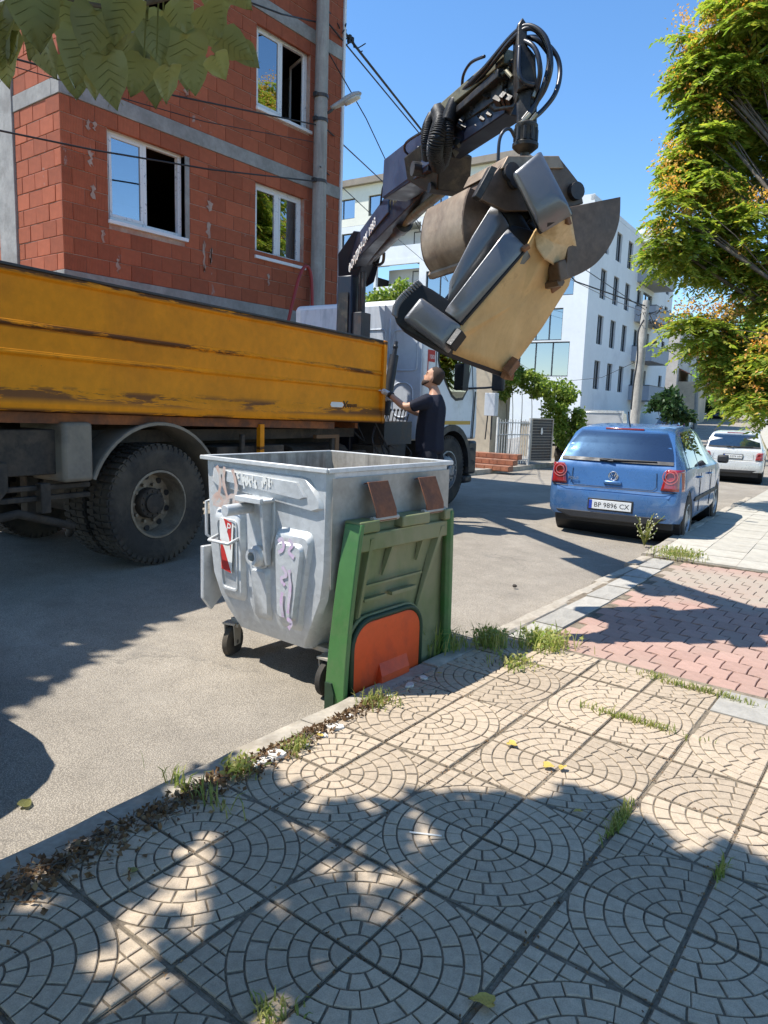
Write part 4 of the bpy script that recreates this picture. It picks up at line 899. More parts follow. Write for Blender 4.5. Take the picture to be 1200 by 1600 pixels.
for k in range(34):
    t = r5.random(); c = cr(lerp(705, 808, t)+r5.uniform(-6, 6), lerp(200, 105, t)+r5.uniform(-12, 40), lerp(6.2, 5.2, t)); R = Matrix.Rotation(math.radians(38), 3, aT)
    dt.box(c, (r5.uniform(.03, .09), r5.uniform(.03, .08), r5.uniform(.02, .05)), R)
    if k % 3 == 0: dt.cyl(c, c+Vector((r5.uniform(-.05, .05), r5.uniform(-.05, .05), .07)), .014, n=6)
dt.build('valve_block', M['grease'], crane, kind='stuff')
fm = MB()
for k in range(7):
    t = r5.random(); c = cr(lerp(740, 806, t), lerp(150, 92, t)+r5.uniform(-6, 26), lerp(5.75, 5.1, t)); fm.cyl(c, c+Vector((r5.uniform(-.06, .06), r5.uniform(-.06, .06), r5.uniform(.02, .06))), .014, n=8)
fm.build('fitting', M['raw_edge'], crane, kind='stuff')
lk = MB(); lk.cyl(cr(806, 152, dT), cr(838, 152, dT), .035, n=12).box((cr(822, 178, dT)), (.085, .085, .26)).cyl(cr(812, 150, dT), cr(812, 196, dT), .02).cyl(cr(834, 150, dT), cr(834, 196, dT), .02); lk.build('hanger_link', M['grease'], crane, bev=.006)
rt = MB(); axd = Vector((0, 0, 1)); c = cr(822, 205, dT)
rt.lathe([(.001, .05), (.06, .05), (.075, .035), (.075, .015), (.072, .01), (.072, -.07), (.085, -.08), (.085, -.10), (.05, -.13), (.03, -.135), (.03, -.2), (.06, -.21), (.06, -.23), (.001, -.23)], c, axd, 20)
for k in range(10): a = 2*PI*k/10; rt.cyl(c+Vector((math.cos(a)*.07, math.sin(a)*.07, -.07)), c+Vector((math.cos(a)*.07, math.sin(a)*.07, .01)), .012, n=6)
rt.build('rotator', M['grease'], crane, smooth='auto')
# hoses over the tip
HS = [[(700, 165, 6.2), (752, 112, 5.5), (800, 56, 5.1), (826, 40, 5.0), (852, 58, 4.95), (861, 100, 4.95), (853, 135, 5.0), (838, 160, 5.05), (815, 190, 5.05)],
      [(704, 168, 6.2), (757, 114, 5.5), (800, 62, 5.1), (828, 44, 5.0), (850, 62, 5.0), (858, 95, 5.0), (850, 132, 5.0), (836, 165, 5.05), (820, 192, 5.05)],
      [(770, 98, 5.4), (800, 66, 5.15), (824, 66, 5.0), (838, 80, 4.95), (844, 108, 4.95), (841, 132, 5.0), (836, 150, 5.05)],
      [(820, 59, 5.1), (843, 60, 5.15), (868, 84, 5.15), (875, 112, 5.15), (868, 145, 5.1), (848, 172, 5.1), (826, 190, 5.05)],
      [(786, 82, 5.3), (804, 62, 5.15), (838, 62, 5.05), (862, 90, 5.05)],
      [(812, 72, 5.0), (811, 110, 4.98), (818, 128, 4.98), (834, 133, 5.0)],
      [(722, 142, 5.9), (724, 118, 5.8), (736, 98, 5.6), (757, 88, 5.4)],
      [(804, 214, 5.05), (797, 202, 5.0), (787, 205, 4.98), (780, 222, 4.98), (778, 262, 5.0)],
      [(641, 243, 6.9), (633, 236, 6.8), (634, 224, 6.7), (650, 212, 6.5), (666, 204, 6.4)],
      [(594, 326, 8.4), (598, 294, 8.0), (604, 286, 7.8), (612, 283, 7.6)]]
for i, h in enumerate(HS): MB().tube(catmull([cr(*p) for p in h], 7), .016 if i < 6 else .011, 8).build('hose', M['hose'], crane, smooth=True)
ht = MB()
for a, b in (((828, 178, 5.04), (815, 192, 5.04)), ((838, 178, 5.04), (825, 193, 5.04)), ((838, 138, 5.03), (833, 152, 5.03))): ht.cyl(cr(*a), cr(*b), .013, n=8)
ht.build('hose_end', M['fitting'], crane, kind='stuff')
# spiral-wrapped hose bundles at the elbow
for P, r in (([(686, 175, 6.2), (690, 190, 6.05), (683, 215, 6.0), (680, 238, 6.1), (686, 258, 6.3)], .060), ([(676, 182, 6.3), (668, 200, 6.2), (666, 225, 6.2), (668, 248, 6.3)], .035), ([(702, 178, 6.1), (700, 205, 6.0), (697, 235, 6.1), (692, 255, 6.3)], .038), ([(712, 160, 6.0), (706, 172, 6.0), (700, 190, 6.0)], .045)):
    C_ = catmull([cr(*p) for p in P], 8); mb = MB(); mb.tube(C_, r, 10); b_ = mb.build('hose_bundle', M['hose'], crane, smooth=True)
    L = len(C_)-1; turns = int(1.4*L); n = turns*9; sp_ = []
    for k in range(n+1):
        u = k/n*L; i = min(int(u), L-1); p = C_[i].lerp(C_[i+1], u-i); t = (C_[i+1]-C_[i]).normalized(); s1 = t.cross(aT).normalized(); s2 = t.cross(s1); an = 2*PI*turns*k/n
        sp_.append(p+(s1*math.cos(an)+s2*math.sin(an))*(r+.004))
    MB().tube(sp_, .0085, 4).build('spiral_wrap', M['black_plastic'], b_, smooth=True)

# ---------------------------------------------------------------- clamshell grab
GD = sd(5.1)
gl_ = on_z(822, 990, 0); gw = at_d(825, 300, GD)
grab = thing('clamshell_grab', 'worn brown steel clamshell grab hanging from the crane with its jaws round a sofa', 'grab', gw, 0)
GI = Matrix.Translation(gw).inverted()
def gp(px, py, d): return GI @ at_d(px, py, d if d == GD else sd(d))
def gq(px, py, d):          # where a sight line meets the plane d metres along the jaw axis
    r_ = ray(px, py); o = EYE-gw; return o+r_*((d-o.dot(gf))/r_.dot(gf))
ga = math.radians(-37.06+180)                          # jaw axis direction (away from the eye), turned a little
u_ = Vector((CR.x, CR.y, 0)).normalized(); f_ = Vector((CF.x, CF.y, 0)).normalized()
th_ = math.radians(24); gu = u_*math.cos(th_)+f_*math.sin(th_); gf = f_*math.cos(th_)-u_*math.sin(th_); gz_ = Vector((0, 0, 1))
# body: cheek plates and a head block, 0.5 m through
def plate(name, pts, d0, th, m, par, bev=.006):
    mb = MB(); A = [gq(x, y, d0) for x, y in pts]; n = len(A)
    q = A+[a+gf*th for a in A]; mb.add(q, [(i, (i+1) % n, n+(i+1) % n, n+i) for i in range(n)]+[tuple(range(n))[::-1], tuple(range(n, 2*n))]); return mb.build(name, m, par, bev=bev)
body = plate('body_block', [(794, 246), (872, 246), (880, 262), (882, 290), (775, 290), (784, 262)], -.1, .42, M['grab'], grab, .012)
for d in (-.12, .30): plate('cheek_plate', [(795, 244), (873, 244), (905, 285), (912, 318), (870, 330), (790, 330), (752, 312), (762, 284)], d, .035, M['grab'], grab)
plate('head_band', [(794, 243), (874, 243), (882, 263), (784, 263)], -.14, .48, M['grab_in'], grab)
pb_ = MB()
for x, y in ((775, 296), (897, 300), (765, 286)):
    c = gp(x, y, GD); c = c-gf*c.dot(gf); pb_.cyl(c-gf*.14, c+gf*.36, .04, n=16).cyl(c-gf*.16, c-gf*.12, .055, n=16)
pb_.build('pivot_pin', M['steel_dark'], grab, kind='stuff')
for pts in ([(752, 312), (778, 262), (768, 258), (742, 306)],): plate('arm_plate', pts, -.2, .05, M['grease'], grab)
MB().cyl(gp(790, 318, 4.95), gp(770, 300, 4.95), .03).cyl(gp(800, 298, 4.95), gp(780, 312, 4.95), .014).cyl(gp(804, 303, 4.95), gp(786, 318, 4.95), .012).build('ram', M['chrome'], grab)
def jaw(name, arc, side, d0, d1, mt, inner):
    """arc: outer profile in pixels from hinge to cutting edge; side: closing outline of the cheek"""
    def flat(x, y): a = gq(x, y, d0); return a-gf*a.dot(gf)
    A = catmull([flat(*p) for p in arc], 6); mb = MB(); n = len(A); c = sum(A, Vector())/n; c2 = flat(*side[0])
    ins = [p+(c2-p).normalized()*.018 for p in A]
    rows = [[p+gf*d0 for p in A], [p+gf*d1 for p in A]]
    mb.add(rows[0]+rows[1]+[p+gf*d1 for p in ins]+[p+gf*d0 for p in ins], [(k, k+1, n+k+1, n+k) for k in range(n-1)]+[(n+k, n+k+1, 2*n+k+1, 2*n+k) for k in range(n-1)]+[(2*n+k, 2*n+k+1, 3*n+k+1, 3*n+k) for k in range(n-1)]+[(3*n+k, 3*n+k+1, k+1, k) for k in range(n-1)])
    o = mb.build(name, mt, grab, smooth='auto')
    for d in (d0-.012, d1-.012):
        Q = [flat(*p) for p in side]+A; m = len(Q); q = [a+gf*d for a in Q]+[a+gf*(d+.024) for a in Q]; mm = MB(); mm.add(q, [(i, (i+1) % m, m+(i+1) % m, m+i) for i in range(m)]+[tuple(range(m))[::-1], tuple(range(m, 2*m))]); mm.build('cheek', inner, o, bev=.004)
    edge = MB().tube([A[-1]+gf*(d0-.03), A[-1]+gf*(d1+.03)], .03, 6); edge.build('cutting_edge', mt, o)
    return o
jaw('jaw', [(733, 293), (727, 310), (722, 340), (723, 365), (729, 388), (742, 408)], [(770, 396), (792, 352), (778, 318)], .04, .62, M['grab_in'], M['grab'])
jr = jaw('jaw', [(968, 308), (966, 345), (954, 380), (932, 410), (905, 428), (872, 441)], [(884, 408), (888, 324)], -.22, .36, M['grab'], M['grab'])
plate('tooth', [(872, 409), (884, 404), (889, 432), (876, 440)], -.27, .12, M['grab'], jr, .008)

# ---------------------------------------------------------------- sofa in the grab
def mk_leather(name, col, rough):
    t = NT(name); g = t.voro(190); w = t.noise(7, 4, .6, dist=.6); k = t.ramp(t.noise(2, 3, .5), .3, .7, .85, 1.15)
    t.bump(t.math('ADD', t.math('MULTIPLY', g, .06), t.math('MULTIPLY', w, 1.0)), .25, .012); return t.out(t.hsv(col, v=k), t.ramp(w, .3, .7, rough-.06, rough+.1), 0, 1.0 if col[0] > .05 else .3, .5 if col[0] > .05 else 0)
M['leather'] = mk_leather('black_leather_sheen', (.085, .085, .088), .34); M['leather_dark'] = mk_leather('black_leather_dark', (.014, .014, .015), .42)  # pads' black leather lightened for sun and sky sheen; other copy stays dark
def mk_bottom():
    t = NT('dust_cover'); w = t.noise(3.2, 4, .6, dist=1.4, strech=(1, 1, .6)); a = t.noise(5, 5, .6); c = t.hsv((.60, .40, .185), v=t.ramp(a, .3, .7, .85, 1.12)); n = t.noise(9, 5, .65); c = t.mix(t.ramp(n, .60, .74, 0, .4), c, (.24, .14, .06))
    f = t.noise(1.7, 3, .5, dist=2.2); t.bump(t.math('ADD', w, t.math('MULTIPLY', f, .8)), .5, .035); return t.out(c, .85, 0, .2)
M['dust_cover'] = mk_bottom()
M['sofa_wood'] = pm('sofa_timber', (.22, .105, .05), .7, .25, 12, (.06, .035, .02), .5, 8, bump=.2)
M['sofa_torn'] = pm('torn_lining', (.62, .46, .26), .9, .12, 8, (.40, .26, .12), .5, 7, bump=.5, bsc=14)
sw_ = at_d(760, 450, sd(5.0)); sofa = thing('sofa', 'black leather sofa turned bottom-up in the grab showing its torn tan underside', 'sofa', sw_, 0)
def spt(px, py, d): return at_d(px, py, sd(d))-sw_
Lx = (CR*.62+CU*.76-CF*.05).normalized(); Up = (CR*-.58+CU*.5+CF*.62); Up = (Up-Lx*Up.dot(Lx)).normalized(); Dp = Lx.cross(Up); Dp = Dp if Dp.dot(CF) > 0 else -Dp
def pad(name, pts, d, th, m, puff=.02, ds=None, bev=.02, par=None, seg=4, dirv=None):
    """padded slab whose front outline is given; extruded away along the sofa's depth"""
    n = len(pts); ds = ds or [d]*n; A = [spt(x, y, dd) for (x, y), dd in zip(pts, ds)]; dv = dirv or Dp
    c = sum(A, Vector())/n; mb = MB(); rings = [A, [a+(c-a)*.22-dv*puff*.75 for a in A], [a+(c-a)*.55-dv*puff for a in A]]
    back = [a+dv*th for a in A]; vs = back+rings[0]+rings[1]+rings[2]+[c-dv*puff*1.05]
    f = [tuple(range(n))]
    for r in range(3): f += [(r*n+i, r*n+(i+1) % n, (r+1)*n+(i+1) % n, (r+1)*n+i) for i in range(n)]
    f += [(3*n+i, 3*n+(i+1) % n, 4*n) for i in range(n)]
    mb.add(vs, f); return mb.build(name, m, par or sofa, bev=bev, seg=seg, smooth=True, ang=40)
d1, d2 = 4.82, 4.72
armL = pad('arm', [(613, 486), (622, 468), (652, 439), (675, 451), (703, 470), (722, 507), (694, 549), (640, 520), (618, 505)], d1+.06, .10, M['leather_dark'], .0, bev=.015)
pad('arm_front', [(657, 463), (719, 507), (695, 546), (629, 498)], d1, .06, M['leather'], .03, par=armL, bev=.012)
# gathered leather along the rounded arm edge
gt = MB(); Pg = catmull([spt(614, 490, d1+.05), spt(617, 475, d1+.05), spt(628, 460, d1+.05), spt(652, 439, d1+.05)], 7)
for k, p in enumerate(Pg):
    gt.tube([p-Dp*.005, p+Dp*.03-(Pg[-1]-Pg[0]).cross(Dp).normalized()*.014, p+Dp*.09], .0095, 6)
gt.build('gathered_piping', M['leather'], armL, smooth=True, kind='stuff')
fas = pad('seat_front', [(694, 485), (717, 503), (821, 385), (793, 356)], d1, .10, M['leather'], .02, bev=.018)
cush = pad('seat_cushion', [(699, 470), (706, 466), (790, 342), (771, 316), (740, 365), (702, 440)], d1+.10, .5, M['leather'], .02, bev=.02)
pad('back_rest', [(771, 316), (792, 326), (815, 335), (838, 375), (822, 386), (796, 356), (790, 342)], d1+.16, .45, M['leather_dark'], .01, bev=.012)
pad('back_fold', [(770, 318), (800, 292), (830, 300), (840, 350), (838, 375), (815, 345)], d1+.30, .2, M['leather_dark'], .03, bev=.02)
folds = MB(); rf = random.Random(2)
for k in range(9):
    x, y = rf.uniform(785, 825), rf.uniform(298, 350); P = [spt(x+rf.uniform(-14, 14)*t+8*math.sin(3*t+k), y+24*t*rf.uniform(.6, 1.2), d1+.27) for t in (0, .33, .66, 1)]; folds.tube(catmull(P, 4), .011, 6)
folds.build('crumpled_leather', M['leather_dark'], sofa, smooth=True, kind='stuff')
armU = pad('arm', [(842, 240), (800, 275), (838, 358), (892, 326)], d2+.05, .06, M['leather_dark'], .0, bev=.012)
pad('arm_front', [(844, 234), (799, 271), (839, 351), (889, 321)], d2-.02, .09, M['leather'], .045, par=armU, bev=.02)
# underside
def sheet(name, pts, m, par, th=.02, wav=.012, sub=10):
    A = [spt(*p) for p in pts]; c = sum(A, Vector())/len(A); mb = MB(); n = len(A); vs = [c]; R = 6; f = []
    nrm = (A[1]-A[0]).cross(A[2]-A[0]).normalized()
    E_ = []
    for i in range(n):
        for k in range(6): E_.append(A[i].lerp(A[(i+1) % n], k/6))
    m_ = len(E_); rr_ = random.Random(3)
    for r in range(1, R+1):
        for e in E_:
            p = c.lerp(e, r/R); q = p*3.1; wv_ = noise.noise(q)+.5*noise.noise(q*2.7); vs.append(p+nrm*wv_*wav*(1 if r < R else .35))
    f += [(0, 1+i, 1+(i+1) % m_) for i in range(m_)]
    for r in range(R-1): f += [(1+r*m_+i, 1+(r+1)*m_+i, 1+(r+1)*m_+(i+1) % m_, 1+r*m_+(i+1) % m_) for i in range(m_)]
    mb.add(vs, f); o = mb.build(name, m, par, smooth=True); k = o.modifiers.new('solid', 'SOLIDIFY'); k.thickness = th; k.offset = 0; return o
b0, b1 = d1+.02, d1+.50
frame = sheet('underside', [(720, 508, b0), (822, 387, b0), (838, 357, b0), (890, 330, d2+.1), (902, 395, b1-.1), (888, 446, b1-.02), (846, 512, b1), (806, 566, b1), (786, 584, b1-.05), (697, 549, b0+.08), (707, 530, b0)], M['dust_cover'], sofa, .012, .022)
tn = sheet('torn_lining', [(834, 362, b0+.01), (872, 342, d2+.05), (890, 333, d2+.05), (903, 394, b1-.24), (868, 416, b1-.30), (850, 404, b0+.05), (838, 386, b0+.03)], M['sofa_torn'], sofa, .008, .03)
def rail(name, a, b, w, h, m): A, B = spt(*a), spt(*b); mb = MB(); t = (B-A).normalized(); s = t.cross(Up).normalized(); mb.loft([[p+s*w/2+Up*h/2, p-s*w/2+Up*h/2, p-s*w/2-Up*h/2, p+s*w/2-Up*h/2] for p in (A, B)]); return mb.build(name, m, sofa, bev=.005)
rail('frame_rail', (694, 551, b0+.10), (787, 586, b1-.02), .03, .05, M['leather_dark']); rail('frame_rail', (719, 507, b0+.0), (824, 385, b0+.0), .02, .03, M['leather_dark'])
rail('foot', (704, 543, b0-.02), (722, 519, b0-.02), .07, .05, M['leather_dark']); rail('foot', (791, 584, b1-.12), (807, 563, b1-.1), .06, .06, M['sofa_wood']); rail('foot', (850, 347, d2+.02), (886, 326, d2+.03), .06, .045, M['leather_dark'])
rail('batten', (858, 452, b1-.12), (872, 442, b1-.12), .06, .05, M['sofa_wood']); rail('batten', (817, 391, b0-.03), (826, 384, b0-.03), .03, .03, M['sofa_wood']); rail('batten', (882, 330, d2+.05), (888, 350, d2+.08), .03, .04, M['sofa_wood'])
rail('batten', (786, 586, b1-.1), (800, 588, b1-.08), .05, .04, M['sofa_wood'])
ba, bb_ = spt(788, 580, b1-.02), spt(886, 448, b1-.02); bk0 = [ba+Up*.06, bb_+Up*.06, bb_+Up*.70, ba+Up*.70]; bmx = MB(); bmx.add(bk0+[p-Dp*.20 for p in bk0], [(0, 1, 2, 3), (7, 6, 5, 4), (0, 4, 5, 1), (1, 5, 6, 2), (2, 6, 7, 3), (3, 7, 4, 0)]); bmx.build('back_rest', M['leather_dark'], sofa, bev=.04, seg=3)
# core that gives the body its depth behind the front
core = [(705, 505), (722, 509), (822, 388), (838, 360), (800, 350), (715, 455)]
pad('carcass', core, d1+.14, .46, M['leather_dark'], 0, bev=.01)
# ---------------------------------------------------------------- street litter container
def mk_galv():
    t = NT('galvanised_steel'); v = t.voro(38, out='Color'); sp = t.n.new('ShaderNodeSeparateColor'); t.l.new(v, sp.inputs[0])
    a = t.noise(2.6, 6, .65); b = t.noise(30, 4, .65); k = t.math('ADD', t.ramp(sp.outputs[0], 0, 1, .93, 1.06), t.ramp(a, .3, .7, -.12, .1))
    c = t.hsv((.60, .61, .61), v=k); n = t.noise(3.2, 6, .7, strech=(1, 1, .45), dist=.4); c = t.mix(t.ramp(n, .55, .75, 0, .5), c, (.31, .30, .28))
    r = t.noise(7, 6, .75, strech=(1, 1, .3)); c = t.mix(t.ramp(r, .70, .78, 0, .5), c, (.26, .19, .13)); w = t.noise(11, 4, .7); c = t.mix(t.ramp(w, .72, .74, 0, .7), c, (.75, .75, .73))
    t.bump(t.math('ADD', b, t.math('MULTIPLY', a, 2.0)), .12, .01); return t.out(c, t.ramp(a, .3, .7, .42, .6), .3, .5)
M['galv'] = mk_galv()
M['galv_in'] = pm('stained_steel', (.42, .385, .335), .6, .25, 4, (.16, .14, .12), .55, 4, streak=(3, 3, .35), metal=.25, bump=.2)
M['galv_side'] = pm('dusty_steel', (.43, .39, .33), .65, .2, 3, (.30, .255, .20), .5, 2.5, metal=.2, bump=.15)
M['rust'] = pm('rusty_strap', (.20, .075, .035), .7, .3, 7, (.10, .045, .03), .5, 8, bump=.3)
M['green'] = pm('green_plastic', (.065, .175, .05), .45, .12, 3, (.16, .19, .10), .5, 2.2, bump=.06, spec=.45)
M['green_in'] = pm('faded_green_plastic', (.16, .19, .075), .6, .14, 3, (.27, .25, .14), .55, 1.8, streak=(1, 1, .5), bump=.1)
M['orange_lid'] = pm('orange_plastic', (.70, .085, .016), .42, .08, 3, (.42, .05, .02), .4, 4, bump=.04)
M['seal'] = pm('rubber_seal', (.02, .045, .022), .6, .2, 5, bump=0)
M['graf_o'] = pm('orange_spray', (.58, .40, .33), .6, .1, 9, (.55, .53, .5), .7, 14, bump=0)
M['graf_p'] = pm('pink_spray', (.60, .42, .60), .6, .1, 9, (.56, .54, .57), .7, 16, bump=0)
M['paint_white'] = pm('white_paint_drips', (.75, .74, .7), .6, .06, 9, bump=.1)
BW = Vector((-2.34, 2.63, -.1)); BR = math.radians(2.0)
BMX = Matrix.Translation(BW) @ Matrix.Rotation(-BR, 4, 'Z'); BMI = BMX.inverted()
def container(label, loc, rz, first):
    b = thing('waste_container', label, 'container', loc, rz, None)
    # local: x from -1.02 (left) to 0 (right), y from 0 (front) to 1.15 (back), z 0 = ground
    Wd, Ln, H = 1.02, 1.09, 1.235
    def sect(z):                                # half-width and end offsets of the tub at a height
        t = max(0, min(1, (H-z)/(H-.25)))
        return .5*Wd-.035*t-.26*max(0, t-.62)**1.4*2.6
    zs_ = [.235, .25, .29, .35, .43, .55, .7, .85, 1.0, 1.15, 1.205, H]
    mb = MB(); secs = []
    for z in zs_:
        h = sect(z); inset = .03+.10*max(0, (.5-z)/.27)**2*.6
        q = .03; x0, x1 = -Wd/2-h, -Wd/2+h; ya, yb = .0+(.02+.15*(1-z/H)*.18)+(inset-.03), Ln-.02-(inset-.03)
        secs.append([V(x0+q, ya, z), V(x1-q, ya, z), V(x1, ya+q, z), V(x1, yb-q, z), V(x1-q, yb, z), V(x0+q, yb, z), V(x0, yb-q, z), V(x0, ya+q, z)])
    mb.loft(secs, caps=False); n = 8; mb.add(secs[0], [tuple(range(8))[::-1]])
    mb.mat(1); ins = [[p*1.0+(V(-Wd/2, Ln/2, p.z)-p).normalized()*.012 for p in s] for s in secs[1:]]; mb.loft(ins[::-1], caps=False); mb.add(ins[0], [tuple(range(8))])
    tub = mb.build('tub', [M['galv'], M['galv_in']], b, smooth='auto', fix=False)
    rm = MB(); x0, x1 = -Wd, 0; e = .022
    for p0, p1 in (((x0, 0), (x1, 0)), ((x1, 0), (x1, Ln)), ((x1, Ln), (x0, Ln)), ((x0, Ln), (x0, 0))):
        a, c = V(*p0, 0), V(*p1, 0); d = (c-a).normalized(); nn = V(d.y, -d.x, 0)
        rm.loft([[p+nn*.012+V(0, 0, H+.006), p-nn*.014+V(0, 0, H+.006), p-nn*.014+V(0, 0, H-.003), p+nn*.0+V(0, 0, H-.003), p+nn*.0+V(0, 0, H-.018), p+nn*.012+V(0, 0, H-.018)] for p in (a-d*.002, c+d*.002)])
    rm.build('rim', M['galv'], b, bev=.003, seg=1)
    # pressed ribs on the front: raised lozenges with a sunk field
    rb = MB()
    def yf(z): 
        inset = .10*max(0, (.5-z)/.27)**2*.6 if z < .5 else 0
        return .02+.15*(1-z/H)*.18+inset
    def panel(pts, wd=.028, ht=.018):
        P = [V(x, yf(z), z) for x, z in pts]; n = len(P); c = sum(P, Vector())/n; o = V(0, -1, 0)
        r0, r1, r2, r3 = P, [p+(c-p).normalized()*wd*.5+o*ht for p in P], [p+(c-p).normalized()*wd*1.15+o*ht for p in P], [p+(c-p).normalized()*wd*1.75+o*.001 for p in P]
        vs = r0+r1+r2+r3; f = []
        for k in range(3): f += [(k*n+i, k*n+(i+1) % n, (k+1)*n+(i+1) % n, (k+1)*n+i) for i in range(n)]
        rb.add(vs, f)
    def raised(pts, wd=.03, ht=.022):
        P = [V(x, yf(z), z) for x, z in pts]; n = len(P); c = sum(P, Vector())/n; o = V(0, -1, 0); r1 = [p+(c-p).normalized()*wd+o*ht for p in P]
        rb.add(P+r1, [(i, (i+1) % n, n+(i+1) % n, n+i) for i in range(n)]+[tuple(range(n, 2*n))])
    def rrect(x0, x1, z0, z1, r=.05, bl=None):
        out = []
        for cx, cz, a0, rr in ((x1-r, z1-r, 0, r), (x0+r, z1-r, 90, r), (x0+r, z0+r, 180, r), (x1-r, z0+r, 270, r)): out += [(cx+rr*math.cos(math.radians(a0+30*k)), cz+rr*math.sin(math.radians(a0+30*k))) for k in range(4)]
        return out
    L_ = rrect(-.915, -.655, .42, .95, .04); L_ = [(x+(.06 if z < .5 and x < -.8 else 0), z) for x, z in L_]
    raised(L_, .035, .028); panel([(lerp(-.785, x, .72), lerp(.69, z, .82)) for x, z in L_], .02, .034)
    R_ = rrect(-.40, -.115, .34, .90, .045); R_ = [(x-(.09 if z < .45 and x > -.25 else 0), z) for x, z in R_]
    raised(R_, .035, .028); raised([(lerp(-.27, x, .74), lerp(.60, z, .82)) for x, z in R_], .03, .05)
    raised(rrect(-.60, -.45, .345, .66, .035), .03, .026)
    topb = [(-.93, 1.17), (-.88, 1.10), (-.10, 1.045), (-.05, 1.06), (-.06, 1.10), (-.13, 1.19)]
    raised([(-.95, 1.10), (-.90, 1.075), (-.10, 1.01), (-.045, 1.03), (-.05, 1.07), (-.14, 1.175), (-.20, 1.185), (-.93, 1.19)], .022, .018); raised([(-.87, 1.125), (-.84, 1.11), (-.18, 1.065), (-.14, 1.08), (-.20, 1.155), (-.82, 1.17)], .02, .03)
    rb.build('pressed_rib', M['galv'], b, smooth='auto', kind='stuff', fix=False)
    # lifting trunnion
    tb = MB(); y = yf(.9); tb.prism([(-.115, .10), (-.10, .13), (.11, .13), (.13, .10), (.13, -.1), (.06, -.30), (-.03, -.33), (-.09, -.28), (-.10, -.05)], (-.535, y-.012, .955), (1, 0, 0), (0, 0, 1), (0, .02, 0)); tb.build('trunnion_plate', M['galv'], b, bev=.008)
    tc = MB(); tc.bb((-.63, y-.10, 1.02), (-.42, y-.01, 1.05)).prism([(0, 0), (.075, 0), (.03, -.36), (0, -.36)], (-.45, y-.01, 1.04), (0, -1, 0), (0, 0, 1), (.02, 0, 0)).cyl((-.60, y-.005, .98), (-.60, y-.19, .975), .032, n=16).cyl((-.46, y-.08, 1.03), (-.36, y-.06, 1.05), .012, n=8); tc.build('trunnion', M['galv'], b, bev=.003)
    td = MB(); td.lathe([(.06, 0), (.06, .03), (.045, .045), (.045, .07), (.028, .07), (.028, .02), (.001, .02)], (-.515, y-.01, .72), (0, -1, 0), 22); td.build('socket', M['galv'], b, smooth='auto')
    def handle(P, r=.010): return MB().tube(catmull(P, 3) if False else P, r, 8).build('handle', M['galv'], b, smooth=True)
    handle([(-.86, y+.0, .80), (-.875, y-.085, .765), (-.70, y-.085, .765), (-.685, y+.0, .80)])
    handle([(-1.0, .08, .98), (-1.055, .06, .96), (-1.055, .06, .76), (-.995, .08, .72)]); handle([(-.02, .14, .78), (.045, .12, .76), (.045, .12, .56), (-.03, .14, .54)])
    # side wing and undercarriage
    MB().prism([(-.0, .70), (-.0, .38), (.06, .30), (.24, .48), (.24, .70)], (-1.035, .0, .0), (0, 1, 0), (0, 0, 1), (.03, 0, 0)).build('side_wing', M['galv'], b, bev=.004)
    MB().bb((-.95, .16, .215), (-.07, .22, .245)).bb((-.95, .93, .215), (-.07, .99, .245)).bb((-.97, .14, .2), (-.86, 1.0, .222)).bb((-.15, .14, .2), (-.05, 1.0, .222)).build('bogie', M['galv_side'], b, bev=.004)
    for x, y2, a in ((-.93, .16, .35), (-.09, .13, .1), (-.92, .98, -.6), (-.1, .98, .8)):
        c = Matrix.Rotation(a, 3, 'Z'); w = MB(); ax = c @ V(1, 0, 0); ctr = V(x, y2, .1)
        w.lathe([(.045, -.022), (.085, -.024), (.098, -.016), (.1, 0), (.098, .016), (.085, .024), (.045, .022)], ctr, ax, 26); wh = w.build('caster', M['tyre'], b, smooth='auto')
        MB().cyl(ctr-ax*.02, ctr+ax*.02, .05, n=18).cyl(ctr-ax*.035, ctr+ax*.035, .014, n=8).build('hub', M['chassis'], wh)
        fk = MB()
        for s in (1, -1): p = ctr+ax*(.032*s); bk_ = c @ V(0, .045, 0); fk.prism([(-.03, -.02), (.03, -.02), (.045, .115), (-.045, .115)], p-ax*.003, c @ V(0, 1, 0), V(0, 0, 1), ax*.006)
        fk.box(ctr+V(0, 0, .118), (.085, .1, .012), c); fk.build('fork', M['galv_side'], wh)
    return b, yf
bin_, yf = container('open galvanised steel waste container with graffiti and a red-white sign standing at the kerb', BW, -BR, True)
Hb = 1.235
side_ = MB().bb((.0035, .03, .62), (.0055, 1.06, 1.19)).build('side_panel', M['galv_side'], bin_)
# red and white warning sticker, graffiti, drips
yy = yf(.75)-.037
def flat_(name, P, m, off=0.0): return MB().prism(P, (0, yy-.001-off, 0), (1, 0, 0), (0, 0, 1), (0, .0012, 0)).build(name, m, bin_)
flat_('sticker', [(-.845, .90), (-.72, .87), (-.735, .585), (-.83, .60)], M['white_print'], .0)
for P in ([(-.805, .895), (-.735, .875), (-.745, .72), (-.755, .78)], [(-.835, .77), (-.825, .60), (-.737, .585), (-.80, .72)]): flat_('red_stripe', P, M['red_print'], .0016)
text('lettering', 'P', .075, M['white_print'], bin_, (-.785, yy-.0035, .825), (PI/2, .25, 0), .0006)
gr = MB(); rg_ = random.Random(6)
def spray(mb, pts, w, off): 
    C_ = catmull([V(x, 0, z) for x, z in pts], 5); A = []; 
    for i, p in enumerate(C_):
        t = (C_[min(i+1, len(C_)-1)]-C_[max(i-1, 0)]).normalized(); q = V(-t.z, 0, t.x)*w*(.7+.5*rg_.random()); y = yf(p.z)-off; A += [V(p.x+q.x, y, p.z+q.z), V(p.x-q.x, y, p.z-q.z)]
    mb.add(A, [(2*i, 2*i+1, 2*i+3, 2*i+2) for i in range(len(C_)-1)])
